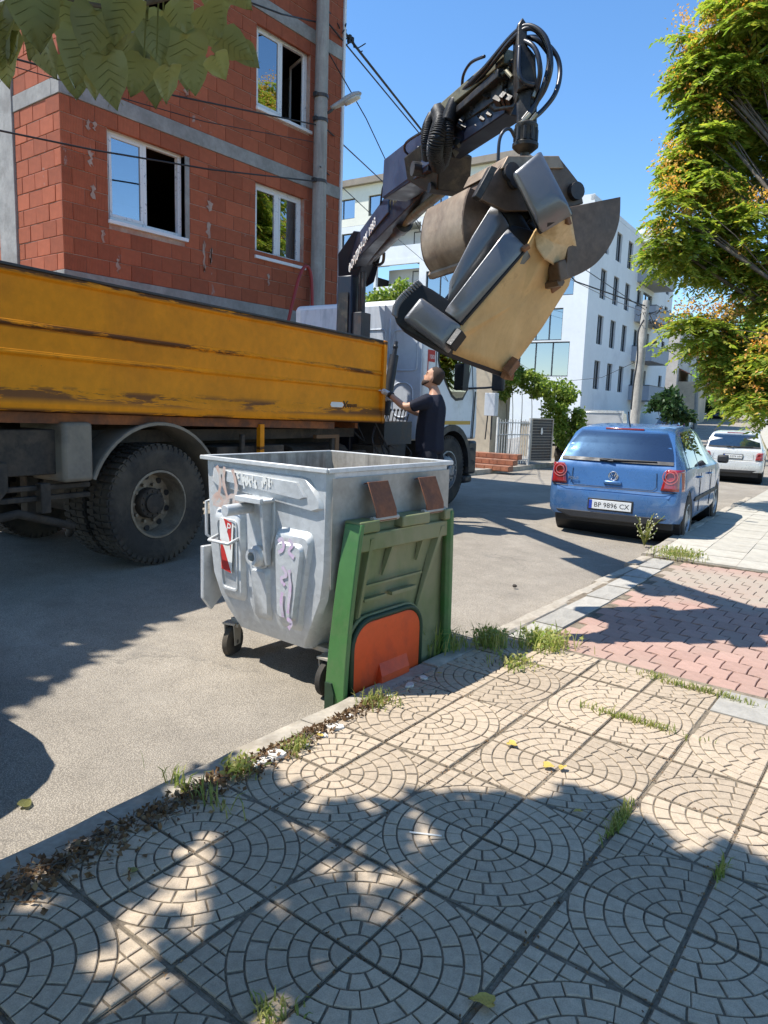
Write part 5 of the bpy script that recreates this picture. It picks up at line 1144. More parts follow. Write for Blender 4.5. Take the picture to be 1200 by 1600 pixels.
for pts in ([(-.86, 1.19), (-.83, 1.12), (-.85, 1.02), (-.90, .98)], [(-.79, 1.19), (-.80, 1.10), (-.77, 1.0), (-.84, .975)], [(-.72, 1.18), (-.69, 1.09), (-.71, 1.0), (-.68, .97)], [(-.91, .985), (-.86, 1.03), (-.80, .99), (-.76, 1.02), (-.70, 1.03), (-.67, .965)], [(-.90, .97), (-.8, .965), (-.67, .955)]): spray(gr, pts, .012, .036)
gr.build('graffiti', M['graf_o'], bin_, fix=False, kind='stuff')
gp_ = MB()
for pts in ([(-.33, .83), (-.30, .85), (-.29, .80), (-.33, .77)], [(-.25, .85), (-.22, .83), (-.25, .79), (-.21, .76)], [(-.30, .70), (-.27, .66), (-.31, .63), (-.28, .60)], [(-.25, .69), (-.24, .60), (-.25, .52), (-.26, .45)], [(-.30, .56), (-.31, .5), (-.30, .42)], [(-.27, .42), (-.24, .40), (-.27, .36)]): spray(gp_, pts, .011, .0525)
gp_.build('graffiti', M['graf_p'], bin_, fix=False, kind='stuff')
dp = MB()
for k in range(26): x = rg_.choice([rg_.gauss(-.62, .05), rg_.gauss(-.44, .03)]); z = 1.15+rg_.uniform(-.02, .02); spray(dp, [(x, z), (x+rg_.uniform(-.01, .01), z-.015), (x+.004, z-rg_.uniform(.02, .06))], rg_.uniform(.003, .009), .0335)
dp.build('paint_drip', M['paint_white'], bin_, fix=False, kind='stuff')
# green lid hanging down the kerb side: local plane x = .07 .. .22
lid = thing('container_lid', 'green plastic lid with an orange flap hanging open beside the steel container', 'lid', BMX @ V(.085, .0, 0), -BR)
Zb, Zt = .03, .965; Yb0, Yb1, Yt0, Yt1 = .0, .96, .10, .93
def ly(t, z):                                   # t 0..1 across, z height -> y along the kerb
    k = (z-Zb)/(Zt-Zb); k2 = max(0, k)**1.6; return lerp(lerp(Yb0, Yt0, k2), lerp(Yb1, Yt1, k2), t)
def lx_(t, z):                                  # domed shell: hollow side towards the pavement
    k = (z-Zb)/(Zt-Zb); return .005-.02*k*0
sh_ = MB(); N, Q = 14, 16
sh_.grid(lambda a, c: V(.0-.045*math.sin(PI*min(1, max(0, c)))*(1 if 0 else .4)-.02*math.sin(PI*a), ly(lerp(.03, .97, a), lerp(Zb, Zt, c)), lerp(Zb, Zt, c)), N, Q)
shell = sh_.build('shell', M['green_in'], lid, smooth=True); k_ = shell.modifiers.new('s', 'SOLIDIFY'); k_.thickness = .012
fl = MB()                                       # deep skirt on both sides
for t, s in ((0, 1), (1, -1)):
    A = []
    for i in range(17):
        z = lerp(Zb-.03, Zt, i/16); y = ly(t, z); dpt = .05*(1-.5*(i/16))+.02; A.append([V(.055, y, z), V(-dpt, y-s*.012, z), V(-dpt, y+s*.02, z), V(.03, y+s*.045, z), V(.055, y+s*.03, z)])
    fl = MB(); fl.loft(A); fl.build('skirt', M['green'], lid, smooth='auto', bev=.004, seg=1)

MB().prism([(-.062, -.02), (.0, -.02), (.0, .10), (-.02, .15), (-.062, .15)], (0, ly(0, .06)-.016, .0), (1, 0, 0), (0, 0, 1), (0, .012, 0)).build('recess', M['seal'], lid)
tp = MB()                                       # hinge edge of the lid with its slots
for a, c in ((.0, .19), (.42, .72), (.90, 1.0)): tp.bb((-.06, lerp(Yt0, Yt1, a), Zt-.05), (.05, lerp(Yt0, Yt1, c), Zt+.012))
tp.bb((-.02, Yt0, Zt-.15), (.035, Yt1, Zt-.055)); tp.build('hinge_edge', M['green_in'], lid, bev=.008)
rbs = MB()
def rib(p0, p1, w0, w1, d):
    a, c = V(.0, ly(p0[0], p0[1]), p0[1]), V(.0, ly(p1[0], p1[1]), p1[1]); rbs.add([a+V(-.01, -w0, 0), a+V(-.01, w0, 0), c+V(-.01, w1, 0), c+V(-.01, -w1, 0), a+V(d, -w0*.6, 0), a+V(d, w0*.6, 0), c+V(.002, w1*.5, 0), c+V(.002, -w1*.5, 0)], [(4, 5, 6, 7), (0, 1, 5, 4), (1, 2, 6, 5), (2, 3, 7, 6), (3, 0, 4, 7)])
rib((.40, .88), (.33, .66), .022, .004, .035); rib((.72, .88), (.67, .70), .022, .004, .035); rib((.90, .88), (.70, .42), .03, .012, .04); rib((.15, .88), (.13, .36), .022, .016, .04)
rbs.build('stiffening_rib', M['green_in'], lid, kind='stuff')
cr_ = MB(); cr_.bb((-.005, ly(.16, .6), .62), (.012, ly(.72, .6), .632)).bb((-.005, ly(.16, .55), .545), (.02, ly(.36, .55), .56)).bb((-.005, ly(.40, .55), .545), (.028, ly(.64, .55), .565)); cr_.build('moulded_step', M['green_in'], lid, kind='stuff')
def arch(y0, y1, z0, z1, r, x, n=6):
    return [(y0, z0)]+[(y0+r-r*math.cos(PI/2*i/n), z1-r+r*math.sin(PI/2*i/n)) for i in range(n+1)]+[(y1-r+r*math.sin(PI/2*i/n), z1-r+r*math.cos(PI/2*i/n)) for i in range(n+1)]+[(y1, z0)]
fy0, fy1 = .09, .66
MB().prism([(a, z+.0) for a, z in arch(fy0-.035, fy1+.035, .0, .475, .15, 0)], (.0, 0, 0), (0, 1, 0), (0, 0, 1), (.022, 0, 0)).build('flap_frame', M['green_in'], lid, bev=.008)
fo_ = arch(fy0-.01, fy1+.01, .0, .453, .14, 0); MB().tube([(.03, a, z) for a, z in fo_], .016, 8).build('rubber_seal', M['seal'], lid, smooth=True)
flp = MB().prism(arch(fy0, fy1, .0, .44, .13, 0), (.024, 0, 0), (0, 1, 0), (0, 0, 1), (.014, 0, 0)).build('flap', M['orange_lid'], lid, bev=.006)
MB().add([(.037, .26, .02), (.037, .54, .02), (.037, .54, .19), (.037, .30, .19), (.085, .28, .02), (.085, .52, .02), (.075, .52, .13), (.075, .28, .13)], [(3, 2, 6, 7), (0, 3, 7, 4), (1, 5, 6, 2), (4, 7, 6, 5)]).build('grip', M['orange_lid'], flp)
for t in (.30, .83):
    y = lerp(Yt0, Yt1, t)-.02; w = .085
    st = MB(); P = [(-.062, 1.155), (-.035, 1.165), (.03, 1.02), (.035, .965)]; Pb = [(-.066, 1.149), (-.036, 1.158), (.024, 1.018), (.029, .965)]
    st.prism(P+Pb[::-1], (0, y-w, 0), (1, 0, 0), (0, 0, 1), (0, 2*w, 0)); s_ = st.build('hinge_strap', M['rust'], lid, bev=.002, seg=1)
    MB().cyl((.02, y-w-.02, .975), (.02, y+w+.02, .975), .016, n=10).build('hinge_pin', M['galv_side'], s_)
# ---------------------------------------------------------------- man at the crane levers
M['skin'] = pm('skin', (.52, .29, .19), .55, .08, 6, (.38, .17, .11), .3, 5, bump=.05)
M['shirt'] = pm('navy_shirt', (.012, .014, .026), .9, .2, 5, bump=.3, bsc=25, bd=.012)
M['trousers'] = pm('dark_trousers', (.010, .011, .017), .9, .2, 5, bump=.3, bsc=20, bd=.012)
M['hair'] = pm('short_hair', (.05, .032, .023), .85, .3, 40, bump=.5, bsc=220)
M['glove'] = pm('white_glove', (.66, .65, .63), .9, .1, 20, (.3, .28, .26), .4, 14, bump=.3, bsc=120)
def skin(parts, vox, name, m, parent, sub=1, extra=None):
    """limb chains: lists of (point, radius); fused into one surface"""
    vs, es, rs, roots = [], [], [], []
    for ch in parts:
        b = len(vs); roots.append(b)
        for p, r in ch: vs.append(p); rs.append(r if isinstance(r, tuple) else (r, r))
        es += [(b+i, b+i+1) for i in range(len(ch)-1)]
    me = bpy.data.meshes.new('t'); me.from_pydata([tuple(v) for v in vs], es, []); o = bpy.data.objects.new('t', me); COL.objects.link(o)
    k = o.modifiers.new('skin', 'SKIN'); k.use_smooth_shade = True
    for i, r in enumerate(rs): me.skin_vertices[0].data[i].radius = r; me.skin_vertices[0].data[i].use_root = i in roots
    if sub: q = o.modifiers.new('s', 'SUBSURF'); q.levels = q.render_levels = sub
    bpy.context.view_layer.update(); m2 = bpy.data.meshes.new_from_object(o.evaluated_get(bpy.context.evaluated_depsgraph_get())); bpy.data.objects.remove(o)
    mb = MB(); mb.add([v.co for v in m2.vertices], [tuple(p.vertices) for p in m2.polygons])
    if extra: extra(mb)
    w = mb.build(name, m, parent, smooth=True); w.data.remesh_voxel_size = vox
    if vox:
        k = w.modifiers.new('r', 'REMESH'); k.mode = 'VOXEL'; k.voxel_size = vox; k.use_smooth_shade = True
        k = w.modifiers.new('sm', 'SMOOTH'); k.factor = .5; k.iterations = 4
    return w
mp = at_d(670, 800, 8.9); mp.z = zr(mp.x, mp.y)
fx = -(Vector((CR.x, CR.y, 0)).normalized()); mrz = math.atan2(-fx.x, fx.y)-.38       # faces picture-left
man = thing('person', 'bearded man in a dark t-shirt and white gloves looking up while working the crane levers', 'person', mp, mrz)
HC = V(0, .01, 1.745); ht_ = math.radians(24)                                     # head tipped back
HR = Matrix.Rotation(ht_, 3, 'X')
def hp(x, y, z): return HC+HR @ V(x, y, z)
def headshape(mb):
    prof = [(-.125, .035, .048, .052), (-.115, .030, .060, .066), (-.085, .022, .068, .078), (-.04, .012, .073, .088), (0, .004, .076, .095), (.04, -.004, .077, .098), (.08, -.010, .070, .090), (.11, -.012, .052, .070), (.128, -.012, .025, .035)]
    secs = []
    for z, cy, rx, ry in prof:
        S = []
        for k in range(20):
            a = 2*PI*k/20; x = rx*math.sin(a); y = cy+ry*math.cos(a)*(1.0 if math.cos(a) > 0 else 1.0)
            c = max(0, math.cos(a)-.8)/.2; 
            if -.05 < z < .03 and abs(math.sin(a)) > .2 and math.cos(a) > .55 and .0 <= z < .03: y -= .010
            S.append(hp(x, y, z))
        secs.append(S)
    mb.loft(secs)
    mb.add([hp(0, .092, .022), hp(-.017, .092, -.04), hp(.017, .092, -.04), hp(0, .128, -.034), hp(0, .098, -.048)], [(0, 1, 3), (0, 3, 2), (1, 4, 3), (3, 4, 2), (0, 2, 4, 1)])
    mb.ball(hp(0, .093, -.072), .022, 10, 6, (1.1, .55, .5)); mb.ball(hp(0, .094, -.106), .026, 10, 6, (1, .6, .7)); mb.ball(hp(0, .088, .034), .05, 10, 6, (1.2, .32, .28))
    for s in (1, -1): mb.ball(hp(s*.078, -.005, -.015), .032, 10, 6, (.35, .7, 1)); mb.ball(hp(s*.03, .086, .008), .014, 8, 6)
WL, WR = V(-.12, .50, 1.55), V(.10, .48, 1.47)
armsL = [(V(-.13, 0, 1.49), .085), (V(-.20, .01, 1.48), .075), (V(-.225, .15, 1.42), .058), (V(-.225, .27, 1.40), .048), (V(-.18, .38, 1.47), .044), (WL, .031)]
armsR = [(V(.13, 0, 1.49), .085), (V(.20, .02, 1.47), .072), (V(.23, .15, 1.36), .056), (V(.22, .25, 1.33), .048), (V(.16, .37, 1.39), .044), (WR, .031)]
torso = [(V(0, 0, .98), (.18, .15)), (V(0, .03, 1.12), (.185, .16)), (V(0, .02, 1.28), (.19, .155)), (V(0, -.01, 1.43), (.205, .14)), (V(0, -.015, 1.53), (.12, .09)), (V(0, -.01, 1.60), .062), (HC+HR @ V(0, -.01, -.07), .062)]
legs = [[(V(s*.09, 0, .96), .13), (V(s*.105, .03, .55), .09), (V(s*.11, .0, .30), .062), (V(s*.11, -.02, .09), .043), (V(s*.125, .12, .04), .042)] for s in (1, -1)]
def hand(mb_parts, w, s):
    """glove: palm and five separate bent fingers closing on a lever"""
    f = V(0, 1, .35).normalized(); u = V(0, -.35, 1).normalized(); x = V(1, 0, 0)
    mb_parts.append([(w-f*.05, .031), (w, .030), (w+f*.045, .040), (w+f*.085, .036)])
    for i, (o, L) in enumerate(((-.030, .9), (-.010, 1.0), (.010, .95), (.030, .75))):
        b = w+f*.08+x*o; mb_parts.append([(b, .0105), (b+f*.035*L-u*.008, .0100), (b+f*.045*L-u*.035*L, .0095), (b+f*.022*L-u*.052*L, .0085)])
    t = w+f*.03+x*(.034*s); mb_parts.append([(t, .013), (t+f*.03+x*.018*s-u*.01, .0115), (t+f*.055+x*.006*s-u*.028, .010)])
body = skin([torso, armsL, armsR]+legs, .011, 'body', M['skin'], man, extra=headshape)
hs_ = []; hand(hs_, WL+V(0, .02, .006), 1); hand(hs_, WR+V(0, .02, .006), -1); 
skin(hs_[:6], .0045, 'glove', M['glove'], man); skin(hs_[6:], .0045, 'glove', M['glove'], man)
def grow(ch, d): return [(p, tuple(a+d for a in (r if isinstance(r, tuple) else (r, r)))) for p, r in ch]
sl1 = grow(armsL[:3], .020)+[(V(-.228, .20, 1.40), (.080, .080))]; sl2 = grow(armsR[:3], .020)+[(V(.23, .20, 1.335), (.078, .078))]
shirt = skin([[(V(0, .01, .84), (.205, .185)), (V(0, .02, .92), (.212, .19)), (V(0, .03, 1.0), (.212, .19))]+grow(torso[1:4], .026)+[(V(0, -.015, 1.54), (.12, .095)), (V(0, -.012, 1.575), (.082, .078))], sl1, sl2], .012, 'shirt', M['shirt'], man)
skin([[(V(0, 0, 1.0), (.160, .125)), (V(0, 0, .92), (.17, .13))]]+[grow(l[:4], .022) for l in legs], .013, 'trousers', M['trousers'], man)
for s in (1, -1): MB().loft([[V(s*.12+a*.05, y, z) for a, z in ((-1, .0), (1, .0), (1, h_*.6), (.6, h_), (-.6, h_), (-1, h_*.6))] for y, h_ in ((-.09, .07), (-.05, .10), (.03, .10), (.10, .075), (.17, .06), (.20, .035))]).build('shoe', M['black_plastic'], man, smooth=True, bev=.008)
hm = MB(); secs = []
for z, cy, rx, ry in [(-.05, -.035, .070, .060), (-.02, -.035, .077, .068), (.02, -.032, .080, .074), (.055, -.022, .0785, .086), (.085, -.016, .070, .0885), (.112, -.014, .054, .072), (.131, -.013, .026, .037)]: secs.append([hp(rx*math.sin(2*PI*k/20), cy+ry*math.cos(2*PI*k/20), z) for k in range(20)])
hm.loft(secs); hm.build('hair', M['hair'], man, smooth=True)
bd = MB()
g_ = []
for z, cy, rx, ry in [(-.062, .018, .074, .084), (-.088, .022, .072, .083), (-.116, .028, .064, .074), (-.131, .032, .046, .054)]: g_.append([hp(rx*math.sin(lerp(-1.9, 1.9, k/16)), cy+ry*math.cos(lerp(-1.9, 1.9, k/16))+.003, z+.035*abs(lerp(-1, 1, k/16))**3) for k in range(17)])
bd.loft(g_, closed=False); q = bd.build('beard', M['hair'], man, smooth=True); k = q.modifiers.new('s', 'SOLIDIFY'); k.thickness = .006
for s in (1, -1): MB().tube([hp(s*.014, .097, .032), hp(s*.032, .094, .038), hp(s*.05, .08, .034)], .0045, 6).build('eyebrow', M['hair'], man); MB().ball(hp(s*.031, .0935, .009), .0085, 8, 6, (1.3, .5, .7)).build('eye', M['black_print'], man)
a_ = (WL-armsL[-2][0]).normalized(); p = WL-a_*.035; MB().cyl(p-a_*.016, p+a_*.016, .041, n=18).cyl(p+V(-.036, 0, .012), p+V(-.048, 0, .014), .019, n=14).build('wristwatch', M['black_plastic'], man, smooth='auto')

man.scale = (1.07, 1.07, 1.05)
# ---------------------------------------------------------------- cars
def paint(name, col, rough=.28, var=.05, dirt=(.3, .28, .25)):
    t = NT(name); a = t.noise(1.5, 4, .6); n = t.noise(4, 5, .7); c = t.hsv(col, v=t.ramp(a, .3, .7, 1-var, 1+var)); xyz = t.sep()
    k = t.math('MULTIPLY', t.ramp(n, .4, .75, 0, .5), t.ramp(xyz[2], .75, .2)); c = t.mix(k, c, dirt); return t.out(c, t.ramp(n, .3, .8, rough-.08, rough+.15), .25, .5, .6)
M['car_blue'] = paint('car_blue', (.055, .145, .32)); M['car_white'] = paint('car_white', (.68, .68, .66)); M['car_dblue'] = paint('car_dark_blue', (.03, .06, .22)); M['car_silver'] = paint('car_silver', (.42, .44, .46))
M['lamp_red'] = pm('tail_lamp', (.28, .012, .014), .15, .1, 6, bump=0, spec=.8, coat=.8); M['lamp_ring'] = pm('lamp_ring', (.55, .16, .16), .2, .05, 5, bump=0, coat=.6); M['badge'] = pm('badge_chrome', (.62, .63, .65), .2, .05, 5, metal=.9, bump=0)
M['plate'] = pm('number_plate', (.76, .76, .74), .4, .04, 9, bump=0); M['euro'] = pm('plate_blue', (.02, .06, .4), .4, .05, 9, bump=0); M['trim'] = pm('bumper_trim', (.03, .03, .032), .6, .15, 6, bump=.1); M['seat'] = pm('car_seat', (.05, .05, .056), .9, .2, 6, bump=.2)
M['alloy'] = pm('wheel_cover', (.42, .42, .42), .35, .1, 8, (.2, .18, .16), .4, 9, metal=.5, bump=0)
def tab(T, y):
    if y <= T[0][0]: return T[0][1]
    for (a, u), (b, v) in zip(T, T[1:]):
        if y <= b: t = (y-a)/(b-a); return lerp(u, v, t)
    return T[-1][1]
HATCH = dict(L=3.92, ax=(.64, 3.10), r=.30, zr=[(0, .60), (.03, .66), (.045, .70), (.06, .90), (.09, .965), (.25, 1.20), (.40, 1.375), (.5, 1.415), (.8, 1.445), (1.3, 1.465), (1.8, 1.455), (2.2, 1.40), (2.5, 1.28), (3.0, 1.0), (3.4, .92), (3.75, .80), (3.88, .62), (3.92, .5)],
    zb=[(0, .58), (.03, .63), (.06, .86), (.09, .93), (.5, .95), (1.5, .93), (2.9, .92), (3.4, .86), (3.75, .74), (3.92, .45)], wm=[(0, .70), (.02, .76), (.08, .805), (.3, .825), (.6, .828), (3.0, .825), (3.5, .79), (3.8, .68), (3.92, .52)],
    wr=[(0, .66), (.06, .72), (.09, .70), (.25, .645), (.42, .595), (.6, .58), (1.2, .575), (2.2, .565), (2.6, .60), (3.0, .68), (3.5, .68), (3.92, .4)], sill=.27, rbot=.30, win=[(.62, 1.28), (1.33, 2.16)], fw=(.105, .395), seat=1)
WAGON = dict(L=4.45, ax=(.82, 3.46), r=.33, zr=[(0, .64), (.03, .70), (.05, .74), (.07, .98), (.11, 1.05), (.25, 1.36), (.36, 1.53), (.5, 1.565), (1.0, 1.59), (1.8, 1.59), (2.4, 1.53), (2.75, 1.38), (3.25, 1.08), (3.8, 1.0), (4.25, .88), (4.4, .66), (4.45, .52)],
    zb=[(0, .62), (.03, .68), (.07, .93), (.11, 1.0), (.5, 1.02), (1.8, 1.0), (3.2, .98), (4.25, .8), (4.45, .5)], wm=[(0, .74), (.02, .80), (.08, .85), (.3, .868), (3.3, .865), (4.0, .82), (4.35, .7), (4.45, .56)],
    wr=[(0, .7), (.07, .77), (.11, .75), (.25, .70), (.38, .645), (.6, .63), (2.4, .61), (2.8, .65), (3.3, .72), (4.0, .7), (4.45, .4)], sill=.33, rbot=.36, win=[(.40, .98), (1.03, 1.72), (1.78, 2.55)], fw=(.125, .345), seat=1)
def car_body(p, y, full=True):
    """half section of the body at a station"""
    zr, zb, wm, wr = tab(p['zr'], y), tab(p['zb'], y), tab(p['wm'], y), tab(p['wr'], y); zb = min(zb, zr-.01); z0 = p['sill'] if y > .35 else lerp(p['rbot'], p['sill'], sstep(0, .35, y))
    for a in p['ax']:
        R = p['r']+.065; d = abs(y-a)
        if d < R: z0 = max(z0, p['r']+math.sqrt(R*R-d*d))
    z0 = min(z0, zb-.08); h = zb-z0
    return [(wm-.035, z0), (wm-.004, z0+h*.12), (wm, z0+h*.4), (wm-.006, z0+h*.72), (wm-.022, zb-h*.04), (wm-.045, zb), (lerp(wm-.05, wr, .5), lerp(zb, zr, .5)), (wr+.018, lerp(zb, zr, .90)), (wr-.03, lerp(zb, zr, .972)), (wr*.72, zr-.004), (0, zr)]
def surf(p, y, k, u, off=.0):
    """point between section rows k and k+1"""
    a = car_body(p, y); x = lerp(a[k][0], a[k+1][0], u); z = lerp(a[k][1], a[k+1][1], u); return V(x+off, y, z)
def car(label, loc, rz, p, pt, plate=None, group=None, rails=False, badge=True, detail=True):
    c = thing('parked_car', label, 'car', loc, rz, group); L = p['L']
    ys = sorted(set([0, .015, .03, .045, .06, .075, .09, .12, .18, .25, .32, .4, .5]+[.6+.055*i for i in range(int((L-.75)/.055))]+[L-.12, L-.05, L]+[a+s*(p['r']+.065)*f for a in p['ax'] for s in (-1, 1) for f in (.999, 1.01)]))
    mb = MB(); secs = []
    for y in ys: h = car_body(p, y); secs.append([V(x, y, z) for x, z in h]+[V(-x, y, z) for x, z in h[-2::-1]])
    mb.loft(secs, closed=False); n = len(secs[0]); mb.add(secs[0], [tuple(range(n))]); mb.add(secs[-1], [tuple(range(n))[::-1]])
    body = mb.build('body', pt, c, smooth=True); body.data.set_sharp_from_angle(angle=math.radians(32))
    MB().bb((-.72, .15, .2), (.72, L-.25, .34)).build('underbody', M['trim'], c)
    for a in p['ax']: MB().cyl((-tab(p['wm'], a)+.04, a, p['r']+.02), (tab(p['wm'], a)-.04, a, p['r']+.02), p['r']+.058, n=24).build('wheel_well', M['black_print'], c)
    for s in (1, -1):
        for y0, y1 in p['win']:
            mb = MB(); N = 8; mb.grid(lambda u, v: (lambda q: V(s*(q.x+.004), q.y, q.z))(surf(p, lerp(y0+.12*v*(y0 == p['win'][0][0]), y1-(.22*v if y1 == p['win'][-1][1] else 0), u), 5 if v < .5 else 6, v*2 if v < .5 else (v-.5)*2*.92)), N, 6); g = mb.build('side_window', M['car_glass'], c, smooth=True)
        if detail:
            for k, yy in enumerate([p['win'][0][1]+.02, p['win'][-1][1]+.08]): MB().tube([V(s*(tab(p['wm'], yy)+.001-.035*(z > .85)), yy, z) for z in (.34, .6, .85)], .004, 4).build('door_gap', M['black_print'], c)
            MB().bb((s*(tab(p['wm'], 1.5)-.012), .95, .50), (s*(tab(p['wm'], 1.5)+.012), 2.75, .555)).build('side_strip', M['trim'], c, bev=.006)
            for yy in (1.12, 2.02): MB().tube([V(s*(tab(p['wm'], yy)-.01), yy, .80), V(s*(tab(p['wm'], yy)+.022), yy+.03, .805), V(s*(tab(p['wm'], yy)+.022), yy+.15, .805), V(s*(tab(p['wm'], yy)-.01), yy+.18, .80)], .011, 6).build('door_handle', pt, c)
            MB().box((s*(tab(p['wm'], 2.5)+.10), 2.52, .99), (.15, .08, .12)).build('wing_mirror', M['trim'], c, bev=.03)
    r0, r1 = p['fw']                                     # rear window on the sloping tail
    def rear(u, v): y = lerp(r0, r1, v); a = car_body(p, y); w = lerp(a[5][0]*.90, a[8][0]*.93, v); return V(lerp(-w, w, u), y-.006-.012*(1-(2*u-1)**2), lerp(tab(p['zr'], r0), tab(p['zr'], r1), v)+.005)
    rw = MB().grid(rear, 10, 6).build('rear_window', M['car_glass'], c, smooth=True)
    MB().grid(lambda u, v: rear(u, v*.10)+V(0, -.003, .002), 10, 1).build('window_edge', M['black_print'], rw, fix=False)
    w0, w1 = L*.60, L*.76
    MB().grid(lambda u, v: V(lerp(-1, 1, u)*(tab(p['wr'], lerp(w1, w0, v))-.05), lerp(w1, w0, v)+.004, tab(p['zr'], lerp(w1, w0, v))+.006), 8, 6).build('windscreen', M['car_glass'], c, smooth=True)
    zl = tab(p['zb'], .06); W_ = tab(p['wm'], .05)
    MB().prism([(-.05, .006), (.05, .006), (.14, .02), (.14, -.012), (-.14, -.012), (-.14, .02)], (0, .07, zl+.08), (1, 0, 0), (0, 0, 1), (0, -.03, 0)) if 0 else None
    if detail:
        MB().tube([rear(.5, .04)+V(-.02, -.02, 0), rear(.36, .06)+V(0, -.02, 0), rear(.86, .09)+V(0, -.016, 0)], [.022, .018, .008], 6).build('wiper', M['black_print'], c)
        q = rear(.5, 1.0); MB().bb((-.24, r1+.03, q.z+.012), (.24, r1+.06, q.z+.036)).build('brake_light', M['lamp_red'], c, bev=.005)
    for s in (1, -1):
        lamp = MB(); A = []
        for v in range(9):
            z = lerp(p['zr'][1][1]+.03, zl+.085, v/8); row = []
            for u in range(9):
                t = u/8; 
                if t < .6: x = lerp(W_-.215+.05*v/8, W_-.03, t/.6); y = .028+.03*v/8+.004*(t > .5)
                else: k = (t-.6)/.4; x = lerp(W_-.03, tab(p['wm'], .2)-.018*v/8-.001, min(1, k*1.6)); y = lerp(.03+.03*v/8, .22, k)
                row.append(V(s*(x+.008), y-.012, z))
            A.append(row)
        lamp.loft(A, closed=False); lm = lamp.build('tail_light', M['lamp_red'], c, smooth=True)
        k = lm.modifiers.new('s', 'SOLIDIFY'); k.thickness = .02; k.offset = -1
        if detail:
            cz = zl-.0; 
            for rr in (.085, .052): MB().tube([V(s*(W_-.11)+rr*math.cos(a), .024+.0*rr, cz+rr*math.sin(a)) for a in [2*PI*i/24 for i in range(25)]], .006, 5).build('lamp_ring', M['lamp_ring'], lm)
    bz = p['zr'][1][1]
    MB().prism([(-.5, p['rbot']-.04), (.5, p['rbot']-.04), (.62, p['rbot']+.02), (.70, p['rbot']+.06), (-.70, p['rbot']+.06), (-.66, p['rbot']+.02)], (0, -.006, 0), (1, 0, 0), (0, 0, 1), (0, .12, 0)).build('lower_bumper', M['trim'], c, bev=.015)
    if detail: MB().tube([V(-W_+.02, .035, bz+.012), V(-.6, -.001, bz+.004), V(.6, -.001, bz+.004), V(W_-.02, .035, bz+.012)], .004, 4).tube([V(-W_+.27, .055, zl+.03), V(-W_+.26, .035, bz+.06), V(-W_+.30, .028, bz+.02), V(W_-.30, .028, bz+.02), V(W_-.26, .035, bz+.06), V(W_-.27, .055, zl+.03)], .0035, 4).build('tailgate_gap', M['black_print'], c, kind='stuff')
    if plate:
        pz = plate[1]; py = plate[2]; MB().bb((-.28, py+.001, pz-.075), (.28, py+.014, pz+.075)).build('plate_recess', M['trim'], c, bev=.004); pl2 = MB().bb((-.26, py-.008, pz-.056), (.26, py-.0005, pz+.056)).build('number_plate', M['plate'], c, bev=.003)
        MB().bb((-.2595, py-.0095, pz-.055), (-.222, py-.0082, pz+.055)).build('plate_band', M['euro'], pl2); text('lettering', plate[0], .086, M['black_print'], pl2, (.02, py-.0085, pz-.03), (PI/2, 0, 0), .0006, align='CENTER')
    if badge:
        z = zl+.02-.06; y = .048; bg = MB().tube([V(.055*math.cos(a), y, z+.055*math.sin(a)) for a in [2*PI*i/24 for i in range(25)]], .007, 6).tube([V(-.03, y, z+.042), V(-.012, y, z+.0), V(0, y, z+.018), V(.012, y, z), V(.03, y, z+.042)], .006, 5).tube([V(-.047, y, z+.02), V(-.02, y, z-.045), V(0, y, z-.005), V(.02, y, z-.045), V(.047, y, z+.02)], .006, 5); bg.build('badge', M['badge'], c)
        text('lettering', 'POLO', .05, M['badge'], c, (-.56, .032, bz+.085), (PI/2, 0, 0), .002); MB().bb((-.11, .026, bz+.045), (.11, .06, bz+.10)).build('tailgate_handle', pt, c, bev=.02)
        MB().tube([V(.02, .62, 1.42), V(.02, .50, 1.56), V(.02, .46, 1.62)], .008, 6).build('aerial', M['black_print'], c)
    if rails:
        for s in (1, -1): MB().tube([V(s*.60, .55, 1.56), V(s*.61, .65, 1.63), V(s*.60, 2.1, 1.64), V(s*.58, 2.25, 1.57)], .018, 6).build('roof_rail', M['trim'], c)
    if p['seat'] and detail:
        for x in (-.36, .36):
            for y in (.95, 1.95): MB().box((x, y, .72), (.46, .14, .62)).box((x, y, 1.12), (.24, .1, .18)).build('seat', M['seat'], c, bev=.04)
    for a in p['ax']:
        for s in (1, -1):
            x = s*(tab(p['wm'], a)-.10); R = p['r']; t = MB(); t.lathe([(R*.62, -.085), (R*.9, -.092), (R-.008, -.08), (R, -.05), (R, .05), (R-.008, .08), (R*.9, .092), (R*.62, .085)], (0, 0, 0), (1, 0, 0), 32); w = t.build('wheel', M['tyre'], c, smooth='auto'); w.location = (x, a, R)
            if s < 0: w.rotation_euler = (0, 0, PI)
            rm = MB(); rm.lathe([(R*.64, .083), (R*.60, .088), (R*.56, .06), (R*.28, .07), (R*.12, .085), (.001, .085)], (0, 0, 0), (1, 0, 0), 28)
            rim = rm.build('rim', M['alloy'], w, smooth='auto'); ho = MB()
            for k in range(9): A_ = 2*PI*k/9; ho.box((.066, math.cos(A_)*R*.43, math.sin(A_)*R*.43), (.012, .05, .035), Matrix.Rotation(A_, 3, 'X'))
            ho.build('rim_slot', M['black_print'], w, kind='stuff')
    return c
ph = math.radians(5)
def rear_at(x, y, a, L0): return V(x, y, 0)-V(-math.sin(a), math.cos(a), 0)*L0
lp = rear_at(-3.12, 9.36, ph, .64); lp.z = zr(-3.1, 9.4)-.005
polo = car('metallic blue hatchback seen from behind, parked by the pink paved crossing', lp, ph, HATCH, M['car_blue'], ('BP 9896 CX', .455, -.008))
wl_ = V(-4.72, 23.9, 0); wl_.z = zr(wl_.x, wl_.y)
